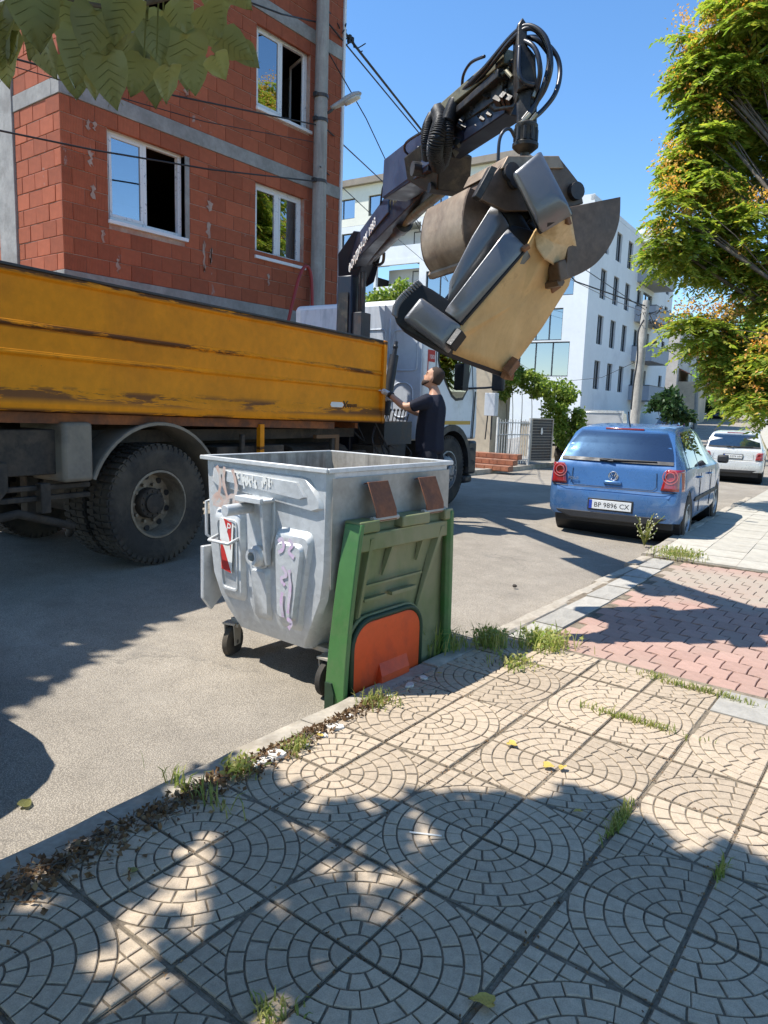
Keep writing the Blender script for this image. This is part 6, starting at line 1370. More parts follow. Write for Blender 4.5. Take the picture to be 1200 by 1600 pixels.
white = car('white estate car with roof rails parked ahead of the blue hatchback', wl_, math.radians(8.5), WAGON, M['car_white'], ('PB 5279 HM', .82, .035), rails=True, badge=False)
for x, y, m_, lb_ in ((-14.4, 51, 'car_silver', 'silver car, first of the row parked far along the left kerb'), (-15.5, 56.6, 'car_dblue', 'dark blue car in the middle of the far left row of cars'), (-16.6, 62.4, 'car_white', 'small white car last in the far left row'), (-12.2, 78, 'car_white', 'white car far down the right side under the trees'), (-20.6, 92, 'car_dblue', 'dark car at the far bend beside the pole')):
    car(lb_, (x, y, zr(x, y)), math.radians(11), HATCH, M[m_], group='cars parked far down the street', badge=False, detail=False)
# white flatbed lorry standing beyond the hatchback
fb = thing('flatbed_lorry', 'small white flatbed lorry with a framed headboard beyond the blue car', 'lorry', V(-9.85, 24.2, zr(-9.8, 24.2)), math.radians(9))
MB().bb((-.95, 0, .72), (.95, 3.1, .80)).bb((-.35, .2, .5), (.35, 3.2, .71)).build('bed', M['trim'], fb)
for s in (1, -1): MB().bb((s*.93, .02, .805), (s*.97, 3.08, 1.15)).build('side_board', M['car_white'], fb, bev=.006)
MB().bb((-.92, -.02, .805), (.92, .015, 1.15)).build('tail_board', M['car_white'], fb, bev=.006)
hb_ = MB().bb((-.96, 3.1, .8), (-.89, 3.17, 2.06)).bb((.89, 3.1, .8), (.96, 3.17, 2.06)).bb((-.885, 3.1, 1.98), (.885, 3.17, 2.06)).build('headboard', M['car_white'], fb); MB().bb((-.885, 3.125, .81), (.885, 3.145, 1.975)).build('panel', pm('grey_panel', (.5, .5, .49), .6, .1, 2), hb_)
MB().prism([(3.3, .6), (3.3, 2.0), (3.5, 2.05), (4.4, 2.0), (5.0, 1.2), (5.05, .55)], (-.85, 0, 0), (0, 1, 0), (0, 0, 1), (1.7, 0, 0)).build('cab', M['car_white'], fb, bev=.06)
for a in (.8, 4.3):
    for s in (1, -1): MB().cyl((s*.62, a, .36), (s*.88, a, .36), .36, n=20).build('wheel', M['tyre'], fb)

car('unseen dark blue hatchback added left of the view to shadow the road', V(-3.66, -2.60, -.06), .02, HATCH, M['car_dblue'], badge=False, detail=False)  # out-of-view car, added so that its rounded shadow falls on the road
# ---------------------------------------------------------------- foliage
def leaf_mat(name, cols, trans=.35, rough=.5, hv=.25):
    t = NT(name); geo = t.n.new('ShaderNodeNewGeometry'); r = geo.outputs['Random Per Island']; cr_ = t.n.new('ShaderNodeValToRGB'); e = cr_.color_ramp.elements
    while len(e) > 1: e.remove(e[-1])
    e[0].position = 0; e[0].color = (*cols[0], 1)
    for i, c in enumerate(cols[1:], 1): q = e.new(i/(len(cols)-1)); q.color = (*c, 1)
    t.l.new(r, cr_.inputs[0]); n = t.noise(.9, 3, .6, vec=geo.outputs['Position']); c = t.hsv(cr_.outputs[0], v=t.ramp(n, .3, .7, 1-hv, 1+hv))
    t.out(c, rough, 0, .35); tr = t.n.new('ShaderNodeBsdfTranslucent'); t.setv(tr.inputs[0], t.hsv(c, sat=1.1, v=1.9)); mx = t.n.new('ShaderNodeMixShader'); mx.inputs[0].default_value = trans
    t.l.new(t.b.outputs[0], mx.inputs[1]); t.l.new(tr.outputs[0], mx.inputs[2]); t.l.new(mx.outputs[0], t.n['Material Output'].inputs[0]); return t.m
M['bark'] = pm('bark', (.10, .08, .06), .95, .3, 5, (.16, .14, .11), .5, 4, streak=(4, 4, .7), bump=.8, bsc=14, bd=.03)
M['ail'] = leaf_mat('ailanthus_leaf', [(.13, .20, .035), (.21, .28, .05), (.30, .33, .06), (.16, .24, .04), (.42, .37, .07)], .5, .42)
M['samara'] = leaf_mat('seed_clusters', [(.66, .30, .08), (.70, .40, .09), (.60, .46, .10), (.55, .24, .09)], .35)
M['linden'] = leaf_mat('linden_leaf', [(.16, .18, .055), (.23, .235, .08), (.32, .31, .12), (.18, .205, .055)], .45, .38, .45)
M['mid_green'] = leaf_mat('street_tree_leaf', [(.16, .26, .04), (.23, .34, .06), (.30, .40, .09)], .55)
M['dark_green'] = leaf_mat('dark_leaf', [(.018, .045, .014), (.03, .065, .018), (.045, .085, .022)], .25)
M['vine'] = leaf_mat('vine_leaf', [(.09, .15, .025), (.15, .22, .04), (.25, .29, .07), (.19, .25, .045)], .5)
M['grass'] = leaf_mat('grass_blade', [(.15, .21, .045), (.24, .27, .07), (.38, .34, .13), (.19, .26, .06)], .4)
M['dry'] = leaf_mat('dry_leaves', [(.16, .085, .04), (.22, .13, .06), (.10, .055, .03), (.30, .21, .11)], .15, .8)
class LF:
    """bulk quads, numpy"""
    def __init__(s): s.v = []; s.f = []; s.m = []; s.n = 0
    def add(s, P, F, mi=0): s.v.append(np.asarray(P)); s.f.append(np.asarray(F)+s.n); s.m.append(np.full(len(F), mi)); s.n += len(P)
    def build(s, name, mats, parent, kind=None):
        v = np.concatenate(s.v); f = np.concatenate(s.f); me = bpy.data.meshes.new(name); k = f.shape[1]
        me.vertices.add(len(v)); me.vertices.foreach_set('co', v.astype(np.float32).ravel()); me.loops.add(f.size); me.loops.foreach_set('vertex_index', f.astype(np.int32).ravel())
        me.polygons.add(len(f)); me.polygons.foreach_set('loop_start', (np.arange(len(f))*k).astype(np.int32)); me.polygons.foreach_set('loop_total', np.full(len(f), k, np.int32))
        for m in mats: me.materials.append(m)
        me.polygons.foreach_set('material_index', np.concatenate(s.m).astype(np.int32)); me.update(calc_edges=True)
        o = bpy.data.objects.new(name, me); COL.objects.link(o); o.parent = parent
        if kind: o['kind'] = kind
        return o
def rrot(R, n, up=.0):
    a = R.normal(size=(n, 3)); a[:, 2] += up; a /= np.linalg.norm(a, axis=1)[:, None]; b = R.normal(size=(n, 3)); b -= a*(a*b).sum(1)[:, None]; b /= np.linalg.norm(b, axis=1)[:, None]; return a, b, np.cross(a, b)
def leafquads(R, C, L, W, up=.6, droop=.0):
    """one folded leaf (2 quads sharing the midrib) per centre"""
    n = len(C); nrm, ax, sd = rrot(R, n, up); ax = ax.copy(); ax[:, 2] -= droop; ax /= np.linalg.norm(ax, axis=1)[:, None]; sd = np.cross(nrm, ax); sd /= np.linalg.norm(sd, axis=1)[:, None]+1e-9
    l = (L*R.uniform(.65, 1.25, n))[:, None]; w = (W*R.uniform(.7, 1.2, n))[:, None]; fold = nrm*w*.35
    P = np.stack([C, C+ax*l*.45+sd*w+fold, C+ax*l, C+ax*l*.45-sd*w+fold], 1).reshape(-1, 3); i = np.arange(n)[:, None]*4; return P, i+np.array([[0, 1, 2, 3]])
def lobes(R, LB, n, shell=.55):
    """points in a set of ellipsoids (centre, radii), mostly near the surface, thinned by noise"""
    w = np.array([r[0]*r[1]+r[1]*r[2]+r[0]*r[2] for c, r in LB]); k = R.choice(len(LB), n, p=w/w.sum()); d = R.normal(size=(n, 3)); d /= np.linalg.norm(d, axis=1)[:, None]
    rad = np.where(R.random(n) < .75, R.uniform(shell, 1.08, n), R.random(n)**.5); Cn = np.array([c for c, r in LB]); Rr = np.array([r for c, r in LB]); return Cn[k]+d*rad[:, None]*Rr[k], d
def keep(P, sc, thr, seed=0):
    return np.array([noise.noise(Vector(p)*sc+Vector((seed*7.1, 0, 0))) > thr for p in P], bool)
def branches(base, LB, r0, R, par, name='trunk', limbs=True, fork=.35, loc=Vector()):
    b = Vector(base); top = sum((Vector(c) for c, r in LB), Vector())/len(LB); fk = b.lerp(Vector((lerp(b.x, top.x, .35), lerp(b.y, top.y, .35), lerp(b.z, top.z, .7))), fork/.35*.5)
    mb = MB(); mb.tube(catmull([b-V(0, 0, .3), b.lerp(fk, .5)+V(.05, -.04, 0), fk], 5), [r0*1.25]+[r0*lerp(1, .75, i/10) for i in range(10)], 10); tr = mb.build(name, M['bark'], par, smooth=True)
    if limbs:
        for c, r in LB:
            c = Vector(c); m_ = fk.lerp(c, .5)+V(R.normal()*.2, R.normal()*.2, .25); lm = MB(); rr = r0*.27; C_ = catmull([fk, m_, c], 5); lm.tube(C_, [lerp(rr, rr*.22, i/(len(C_)-1)) for i in range(len(C_))], 7)
            for q in range(7):
                a = C_[R.integers(4, len(C_))]; e = c+Vector(R.normal(size=3))*(sum(r)/3*.62); lm.tube([a, a.lerp(e, .5)+V(0, 0, .1), e], [rr*.22, rr*.14, rr*.05], 5)
            lm.build('limb', M['bark'], tr, smooth=True)
    return tr
def pxl(x, y, r, d, ry=None, rd=None):
    s = d/FPX; return (tuple(at_d(x, y, d)), (r*s, (rd or r)*s, (ry or r)*s))
def ailanthus(label, base, LB, nwh, seed, r0=.22, pan=.7):
    R = np.random.default_rng(seed); t = thing('tree_of_heaven', label, 'tree', base, 0); o = np.array(base)
    LBl = [((np.array(c)-o), r) for c, r in LB]; C, D = lobes(R, LBl, nwh); g = keep(C, .55, -.22, seed); C, D = C[g], D[g]; f = LF(); nl, nf = 9, 15
    # whorls: drooping pinnate leaves round each shoot tip
    n = len(C); ph_ = R.random((n, nl))*.5+np.arange(nl)/nl*2*PI; el = R.uniform(-.25, .75, (n, nl)); L = R.uniform(.34, .58, (n, nl)); ou = D*np.array([1, 1, .4]); 
    dirs = np.stack([np.cos(ph_)*np.cos(el), np.sin(ph_)*np.cos(el), np.sin(el)], -1)+ou[:, None, :]*.5; dirs /= np.linalg.norm(dirs, axis=-1)[..., None]
    sdv = np.cross(dirs, np.array([0, 0, 1.])); sdv /= np.linalg.norm(sdv, axis=-1)[..., None]+1e-9
    tt = np.linspace(.18, 1, nf); pos = C[:, None, None, :]+dirs[:, :, None, :]*(L[..., None]*tt)[..., None]; pos[..., 2] -= (L[..., None]*tt**2)*.55
    for s in (1, -1):
        Pc = pos.reshape(-1, 3); m_ = len(Pc); S_ = np.repeat(sdv.reshape(-1, 3), nf, 0)*s; A = np.repeat(dirs.reshape(-1, 3), nf, 0); ax = S_*.8+A*.45+R.normal(size=(m_, 3))*.16; ax[:, 2] -= .45; ax /= np.linalg.norm(ax, axis=1)[:, None]
        wd = np.cross(ax, R.normal(size=(m_, 3))*.35+np.array([0, 0, 1.])); wd /= np.linalg.norm(wd, axis=1)[:, None]+1e-9; l = R.uniform(.09, .15, m_)[:, None]; w = l*.19
        P = np.stack([Pc, Pc+ax*l*.4+wd*w, Pc+ax*l, Pc+ax*l*.4-wd*w], 1).reshape(-1, 3); f.add(P, np.arange(m_)[:, None]*4+np.array([[0, 1, 2, 3]]))
    f.build('crown', [M['ail']], t, 'stuff')
    k = R.random(n) < pan*np.clip(.45+D[:, 2]*.5-D[:, 0]*.4-D[:, 1]*.4, .08, 1.4); Cp = C[k]; q = LF(); m_ = 95
    P0 = ((Cp+D[k]*.2)[:, None, :]+np.array([0, 0, .10])+R.normal(size=(len(Cp), m_, 3))*np.array([.13, .13, .10])).reshape(-1, 3); P, F = leafquads(R, P0, .06, .017, .2); q.add(P, F); q.build('seed_cluster', [M['samara']], t, 'stuff')
    branches((0, 0, 0), [(tuple(c), r) for c, r in LBl], r0, R, t); return t
d = 13.0
LBA = [pxl(1120, 108, 55, 13), pxl(1180, 50, 70, 12.5), pxl(1094, 262, 50, 13), pxl(1165, 240, 80, 13.5), pxl(1056, 335, 26, 12.6), pxl(1112, 372, 52, 13), pxl(1185, 380, 80, 13), pxl(1175, 460, 35, 13), pxl(1085, 522, 34, 12.6, 26), pxl(1140, 545, 34, 12.8), pxl(1180, 565, 60, 12.4), pxl(1190, 625, 34, 12), pxl(1050, 385, 28, 12.8), pxl(1150, 425, 26, 13.3), pxl(1066, 72, 16, 13), pxl(1108, 185, 30, 13),
    pxl(1290, 120, 110, 13), pxl(1300, 300, 120, 13), pxl(1290, 470, 90, 12.5), pxl(1240, -80, 110, 13), pxl(1360, -60, 120, 13)]
ailanthus('tall tree of heaven with orange seed clusters overhanging the right pavement', (.6, 14.4, .0), LBA, 1150, 11, .24)
ailanthus('second tree of heaven further along the right pavement', (3.6, 22, -.3), [((3.0, 21, 6.5), (2.2, 2.2, 1.8)), ((1.2, 19.5, 8.5), (2, 2, 1.8)), ((4.5, 22, 9.5), (2.4, 2.4, 2)), ((2.2, 23.5, 11), (2.2, 2.2, 1.8)), ((1.4, 21.5, 5.0), (1.4, 1.4, 1.2))], 260, 12, .24, .8)
def bushy(name, label, cat, base, LB, n, mat, L, W, seed, r0=.12, group=None, trunk=True, thr=-.15, sc=.8):
    R = np.random.default_rng(seed); t = thing(name, label, cat, base, 0, group); o = np.array(base); LBl = [((np.array(c)-o), r) for c, r in LB]
    C, D = lobes(R, LBl, n, .4); g = keep(C, sc, thr, seed); C = C[g]; f = LF(); P, F = leafquads(R, C, L, W, .5, .3); f.add(P, F); f.build('crown' if trunk else 'foliage', [mat], t, 'stuff')
    if trunk: branches((0, 0, 0), [(tuple(c), r) for c, r in LBl], r0, R, t)
    else:
        for c, r in LBl: MB().tube(catmull([V(c[0], c[1]+.1, -.2), V(c[0]+.1, c[1], c[2]*.5), Vector(c)], 4), .012, 5).build('stem', M['bark'], t)
    return t
def gr_(x, y): return zr(x, y)
def at_dep(x, y, r, d, ry=None): return pxl(x, y, r, d, ry)
bushy('street_tree', 'pale green bushy street tree hanging low behind the white estate car', 'tree', (-2.6, 33, -.3), [at_dep(1140, 545, 45, 33), at_dep(1180, 520, 45, 33), at_dep(1110, 580, 26, 34, 22), at_dep(1165, 600, 40, 33, 30), at_dep(1128, 620, 22, 33, 16), at_dep(1210, 610, 40, 32), at_dep(1150, 640, 20, 31, 12), at_dep(1220, 480, 60, 33)], 9000, M['mid_green'], .16, .05, 21, .16)
bushy('street_tree', 'round green tree closing the far end of the street', 'tree', (-16.5, 84, .9), [at_dep(1140, 612, 34, 82), at_dep(1175, 600, 36, 80), at_dep(1165, 632, 22, 78, 12), at_dep(1120, 600, 18, 90, 16)], 3500, M['mid_green'], .4, .14, 22, .2)
bushy('street_tree', 'dark green tree at the left kerb beside the distant pole', 'tree', (-22, 86, 1.2), [at_dep(1100, 600, 22, 88, 24), at_dep(1108, 632, 16, 85, 14), at_dep(1090, 632, 12, 80, 12)], 2500, M['dark_green'], .4, .14, 23, .2)
bushy('shrub', 'dark green shrub in front of the old pale house', 'shrub', (-13.6, 47.5, -.1), [at_dep(1046, 634, 30, 45, 22), at_dep(1068, 642, 22, 45, 18), at_dep(1028, 640, 18, 45, 14), at_dep(1052, 618, 18, 45, 12)], 4500, M['dark_green'], .34, .09, 24, .08)
bushy('vine', 'bright leafy vine spilling over the gate and fence', 'vine', (-10.9, 22.6, .15), [at_dep(830, 600, 30, 23.6, 20), at_dep(862, 612, 34, 24, 24), at_dep(800, 600, 22, 23.4, 18), at_dep(892, 640, 22, 24.5, 24), at_dep(880, 672, 26, 24.4, 26), at_dep(905, 668, 12, 24.4, 24), at_dep(815, 582, 18, 23.8, 12), at_dep(790, 612, 16, 23.4, 14), at_dep(885, 625, 26, 24.2, 26), at_dep(895, 690, 24, 24.4, 14), at_dep(868, 650, 20, 24.2, 26), at_dep(845, 625, 20, 23.9, 14)], 17000, M['vine'], .12, .045, 25, .05, trunk=False, thr=.02, sc=2.2)
bushy('tree', 'leafy green tree top showing above the truck cab', 'tree', (-17.4, 24.0, .2), [at_dep(540, 468, 26, 30, 16), at_dep(600, 470, 34, 30, 18), at_dep(632, 455, 24, 30, 20), at_dep(575, 480, 30, 30, 16), at_dep(515, 470, 18, 30, 14), at_dep(650, 490, 30, 30, 24), at_dep(590, 520, 40, 30, 30)], 6500, M['vine'], .16, .065, 26, .16)
for i, (x, y, h, lb) in enumerate([(2.6, 40, 7, 'broad green tree beyond the pale street tree on the right'), (-7.2, 62, 6, 'green tree on the right verge in the middle distance')]):
    bushy('street_tree', lb, 'tree', (x, y, zs(y)), [((x, y, h*.75), (2.4, 2.4, 2)), ((x-1.2, y-1, h*.6), (1.7, 1.7, 1.4)), ((x+1, y+1, h*.95), (1.8, 1.8, 1.6))], 4500, M['mid_green'], .2, .07, 30+i, .16)
# ---------------------------------------------------------------- linden over the camera: large single leaves in view, crown above
lin = thing('linden_tree', 'linden branch with big heart-shaped leaves hanging in at the top left corner', 'tree', (-.9, -2.2, 0), 0)
lo = Vector(lin.location)
def heart(seed):
    r = random.Random(seed); P = [(0, 0), (.20, -.10), (.42, -.04), (.50, .16), (.47, .38), (.36, .62), (.2, .84), (0, 1.08)]; mb = MB(); n = 8; vs = []; k = 3
    pts = [(x, y) for x, y in P]; rows = []
    for s in (1, -1):
        for i, (x, y) in enumerate(pts):
            for j in range(k+1):
                t = j/k; my = max(0, y) if i else 0; px_, py_ = s*x*t, lerp(my, y, t); z = .16*abs(px_)-.14*py_**2+.05*math.sin(9*py_+3*t+seed)*t+.03*math.sin(14*t+seed*2); vs.append((px_, py_, z))
    m = (k+1); f = []
    for s in range(2):
        b = s*n*m
        for i in range(n-1):
            for j in range(k): q = (b+i*m+j, b+i*m+j+1, b+(i+1)*m+j+1, b+(i+1)*m+j); f.append(q if s == 0 else q[::-1])
    mb.add(vs, f); 
    for s in (1, -1):
        for i in range(5): y = .1+.17*i; mb.tube([(0, y, -.14*y*y+.004), (s*.2*(1-.1*i), y+.12, .03-.14*(y+.12)**2+.004), (s*.40*(1-.14*i), y+.22, .06-.14*(y+.22)**2+.004)], .006, 3, caps=False)
    o = mb.build('leaf', M['linden'], None, smooth=True); me = o.data; bpy.data.objects.remove(o); return me
hm_ = [heart(k) for k in range(4)]
rn = random.Random(12)
def big_leaf(p, size, tip, nrm):
    o = bpy.data.objects.new('leaf', rn.choice(hm_)); COL.objects.link(o); o.parent = lin
    y = Vector(tip).normalized(); z = Vector(nrm); z = (z-y*z.dot(y)).normalized(); x = y.cross(z); o.matrix_local = Matrix.Translation(Vector(p)-lo) @ Matrix((x, y, z)).transposed().to_4x4() @ Matrix.Scale(size, 4); return o
LV = [(60, 62, 62, 160), (130, 62, 74, 185), (25, 20, 80, 200), (95, 8, 80, 170), (165, 95, 70, 185), (208, 60, 72, 180), (245, 92, 74, 175), (290, 62, 74, 182), (255, 25, 70, 170), (320, 18, 60, 160), (200, 5, 70, 190), (150, 25, 70, 200), (10, 70, 70, 190), (345, 70, 56, 125), (225, 100, 56, 190), (115, 100, 60, 185), (280, 5, 66, 170), (48, -8, 80, 180), (180, 60, 60, 200), (310, 45, 52, 150), (-5, 35, 80, 180), (75, 35, 66, 200), (230, 40, 60, 160), (150, 120, 40, 195), (365, -5, 40, 140), (130, -5, 76, 180), (340, -15, 60, 165), (372, 82, 40, 140), (335, 95, 44, 160), (300, 98, 50, 185), (265, 112, 52, 190), (185, 112, 58, 178)]
for x, y, sz, ang in LV:
    dp = rn.uniform(1.65, 2.15); a = math.radians(ang+rn.uniform(-12, 12)); tip = (CR*math.sin(a)+CU*math.cos(a))+CF*rn.uniform(-.35, .35); nrm = -CF+CR*rn.uniform(-.6, .6)+CU*rn.uniform(-.5, .3)
    big_leaf(at_d(x, y-8, dp), sz*1.0*dp/FPX, tip, nrm)
tw_ = [(-40, -60, 1.9), (60, -20, 1.9), (160, 10, 1.9), (250, 0, 1.85), (330, -30, 1.85)]
MB().tube([at_d(*p)-lo for p in catmull(tw_, 1)] if 0 else catmull([at_d(*p)-lo for p in tw_], 5), .006, 6).build('twig', M['bark'], lin)
for x, y, sz, ang in LV[:24:2]:
    a = at_d(x, y-8, 1.9)-lo; b = at_d(x*.85+40, min(y-60, -10), 1.9)-lo; MB().tube([a, a.lerp(b, .5)+V(0, 0, .02), b], .0025, 4).build('leaf_stalk', M['linden'], lin)
# crown overhead: leaves spread where their shade falls on the pavement as in the photograph
R = np.random.default_rng(5); pts = []
def shade(gx, gy):
    e = lerp(1.72, 2.52, sstep(-2.0, -.75, gx))+.07*math.sin(2.3*gx+.5)+.09*math.sin(6.1*gx+1)+.05*math.sin(13*gx); dens = 0.0
    if -2.27-.05*math.sin(9*gy) < gx < 4 and gy < e and gy > -4: dens = 1.0 if gx > -1.05 else .58
    th = lerp(-.03, .10, sstep(.3, .75, math.hypot(gx+1.45, gy-1.6)))
    if gx <= -.95 and dens and noise.noise(V(gx*5.6, gy*5.6, 1.3)) > th: dens = .03
    if gx > -.95 and dens and noise.noise(V(gx*5, gy*5, 9)) > .42: dens = .05
    if gx > -1.05 and dens and gy > e-.5 and noise.noise(V(gx*3, gy*3, 5)) > .2: dens = .15
    if -7 < gx < -3.40 and gy < 1.45+(-3.4-gx)*1.9+.12*math.sin(9*gx) and gy > -2: dens = .9 if noise.noise(V(gx*3, gy*3, 2)) < .3 else .2
    return dens
def sow(n, x0, x1, y0, y1):
    k = 0
    while k < n:
        gx, gy = R.uniform(x0, x1), R.uniform(y0, y1)
        if R.random() > shade(gx, gy): continue
        z = R.uniform(3.3, 4.9) if gx > -3 else R.uniform(4.6, 6.2); p = (gx-.45*z, gy-.33*z, z); q = in_frame(p); k += 1
        if q and -60 < q[0] < 1260 and q[1] > -45: continue
        pts.append(p)
sow(10500, -2.7, 1.5, -.2, 2.85); sow(4200, -5.2, -3.35, .2, 3.6); sow(5500, -3, 5, -4, 1.2)
f = LF(); P, F = leafquads(R, np.array(pts)-np.array(lo), .165, .075, 1.4, .25); f.add(P, F); f.build('crown', [M['linden']], lin, 'stuff')
tr_ = MB().tube(catmull([V(0, 0, -.2), V(.03, .02, 1.2), V(-.05, .1, 2.6), V(-.5, .3, 3.8), V(-.9, .6, 5)], 5), [.19-.006*i for i in range(21)], 10).build('trunk', M['bark'], lin, smooth=True)
for e in ((1.5, 1.2, 4.2), (-1.8, 1.4, 4.4), (-3.6, 2.2, 5.4), (.6, .2, 5.2), (2.6, .4, 4.6)): MB().tube(catmull([V(-.2, .2, 3.0), V(e[0]*.5, e[1]*.5, lerp(3.2, e[2], .6)), V(*e)], 5), [.07-.005*i for i in range(11)], 7).build('limb', M['bark'], tr_, smooth=True)
# ---------------------------------------------------------------- poles, lamp, wires
ga2 = M['galv_side']
px_ = at_d(499, 300, 13.85)
pole = thing('utility_pole', 'tall grey concrete utility pole with a street lamp at the brick building corner', 'utility pole', (px_.x, px_.y, zs(px_.y)+.1), 0)
pz = lambda y: (at_d(499, y, 13.85).z-pole.location.z)
H_ = pz(-60); lean = V(-.0, 0, 0)
def pp(z): return V(.0, 0, z)
MB().tube([V(0, 0, -.3), V(0, 0, 3), V(0, 0, 6), V(0, 0, H_)], [.165, .15, .132, .115], 16).build('post', M['pole_conc'], pole, smooth='auto')
for y in (195, 160, 285): z = pz(y); MB().cyl((0, 0, z-.03), (0, 0, z+.03), .142, n=16).box((.0, -.15, z), (.08, .08, .07)).build('clamp', M['steel_dark'], pole)
hz = pz(180); r2 = Vector((CR.x, CR.y, 0)).normalized()
lamp_d = r2
arm = MB().tube(catmull([V(0, 0, hz-.05), lamp_d*.16+V(0, 0, hz-.02), lamp_d*.30+V(0, 0, hz+.12)], 4), .028, 8).build('lamp_arm', M['steel_dark'], pole)
ax = (lamp_d*.80+V(0, 0, .42)).normalized(); lm = MB(); c0 = lamp_d*.20+V(0, 0, hz+.04); sd = V(0, 0, 1).cross(ax).normalized(); up_ = ax.cross(sd)
secs = []
for t, w, h in ((0, .05, .05), (.10, .07, .06), (.22, .085, .07), (.34, .12, .085), (.50, .13, .08), (.60, .09, .05), (.64, .03, .02)): secs.append([c0+ax*t+sd*(w*math.cos(2*PI*k/14))+up_*(h*math.sin(2*PI*k/14))*(1 if math.sin(2*PI*k/14) > 0 else .55) for k in range(14)])
lm.loft(secs); lh = lm.build('lamp_head', pm('lamp_grey', (.38, .38, .37), .5, .1, 5, (.3, .26, .2), .4, 8), arm, smooth=True)
secs = [[c0+ax*t-up_*.025+sd*(w*math.cos(2*PI*k/12))+up_*(-.05*abs(math.sin(2*PI*k/12))*(1 if math.sin(2*PI*k/12) < 0 else 0)) for k in range(12)] for t, w in ((.27, .08), (.38, .115), (.50, .12), (.59, .07))]
MB().loft(secs).build('lamp_glass', pm('lamp_glass', (.5, .5, .46), .25, .1, 5, bump=0, coat=.5), lh, smooth=True)
def wire(label, P, r=.012, sag=.0, name='cable'):
    Q = []; P = [Vector(p) for p in P]
    for a, b in zip(P, P[1:]):
        for i in range(9): t = i/9; q = a.lerp(b, t); Q.append(q-V(0, 0, 4*sag*t*(1-t)))
    Q.append(P[-1]); o = MB().tube(Q, r, 6).build(name, M['cable'], None, smooth=True); return tag(o, label, 'cable', 'overhead cables')
def P3(x, y, d): return at_d(x, y, d)
pt = 13.6
wire('thick cable bundle running from the pole top over the crane', [P3(505, 8, pt), P3(552, 68, 15), P3(660, 205, 19), P3(900, 440, 30), P3(1008, 478, 33)], .028)
wire('lower thin cable parallel to the bundle at the pole top', [P3(512, 35, pt), P3(655, 208, 18.5), P3(760, 318, 23), P3(1008, 484, 33)], .016)
wire('cable from the pole clamp dipping behind the jib', [P3(512, 80, pt), P3(572, 185, 15), P3(640, 330, 18), P3(700, 440, 24)], .012)
wire('cable from beside the street lamp going down to the white block', [P3(505, 197, pt), P3(610, 295, 20), P3(690, 390, 32), P3(730, 440, 46)], .014)
wire('thin cable between the pole and the white block', [P3(500, 260, pt), P3(620, 372, 24), P3(700, 440, 46)], .010)
wire('cable crossing the brick facade from upper window to pole', [at_x(370, -4, -9.5), at_x(440, 22, -9.4), P3(497, 35, pt)], .014)
wire('cable running across the brick facade at lamp height', [at_x(-20, 80, -9.7), at_x(120, 118, -9.6), at_x(300, 155, -9.5), P3(494, 195, pt)], .013)
wire('lower cable across the brick facade between the windows', [at_x(-20, 200, -9.7), at_x(150, 235, -9.6), at_x(330, 265, -9.5), P3(490, 283, pt)], .013)
wire('faint upper cable on the brick facade', [at_x(-20, 92, -9.7), at_x(180, 150, -9.6), at_x(320, 190, -9.5), P3(490, 222, pt)], .007)
jb = MB(); rj = random.Random(9)
for k in range(26):
    t = rj.random(); c = P3(lerp(484, 553, t), lerp(-6, 72, t**1.1)+rj.uniform(-7, 7), pt-.1+1.0*t); e = c+Vector((rj.uniform(-.2, .2), rj.uniform(-.2, .2), rj.uniform(-.18, .12))); jb.tube(catmull([c, c.lerp(e, .5)+Vector((rj.uniform(-.08, .08), 0, rj.uniform(-.1, .1))), e], 4), .012, 5)
    if k % 3 == 0: jb.box(c, (.06, .06, .09))
tag(jb.build('cable_splice', M['cable'], None), 'tangle of black cable joints at the top of the concrete pole', 'cable joint')
red = MB().tube(catmull([P3(450, 505, 12.6), P3(458, 470, 12.6), P3(468, 432, 12.7), P3(478, 416, 12.8), P3(486, 430, 12.9), P3(488, 480, 12.9), P3(488, 520, 12.9)], 6), .03, 8).build('red_hose', pm('red_pipe', (.28, .03, .025), .5, .15, 6, bump=0), None, smooth=True)
tag(red, 'dark red plastic conduit looping up beside the concrete pole', 'conduit')
rp = at_d(1000, 560, 34)
p2 = thing('utility_pole', 'weathered pale utility pole with cables in front of the white block', 'utility pole', (rp.x, rp.y, zs(rp.y)), 0)
b0_, b1_ = at_d(992, 645, 34)-p2.location, at_d(1010, 470, 34)-p2.location
MB().tube([Vector((b0_.x, b0_.y, -.4)), b0_.lerp(b1_, .5), b1_], [.24, .21, .16], 14).build('post', pm('weathered_post', (.40, .37, .32), .9, .2, 3, (.22, .2, .17), .5, 2, streak=(4, 4, .6), bump=.5, bsc=18), p2, smooth='auto')
tk = MB(); 
for k in range(20):
    c = at_d(1009+rj.uniform(-10, 26), 484+rj.uniform(-4, 26), 34)-p2.location; e = c+Vector((rj.uniform(-.6, .6), rj.uniform(-.6, .6), rj.uniform(-.3, .3))); tk.tube([c, c.lerp(e, .5)-V(0, 0, .1), e], .018, 5)
tk.build('cable_fitting', M['cable'], p2, kind='stuff')
MB().tube([at_d(1002, 540, 34)-p2.location, at_d(1012, 538, 34)-p2.location, at_d(1026, 534, 34)-p2.location], [.03, .05, .08], 8).build('lamp_head', M['steel_dark'], p2)
MB().tube(catmull([at_d(1006, 500, 33.7)-p2.location, at_d(997, 520, 33.6)-p2.location, at_d(996, 560, 33.7)-p2.location, at_d(990, 600, 33.7)-p2.location, at_d(986, 640, 33.7)-p2.location], 5), .04, 6).build('down_cable', M['cable'], p2)
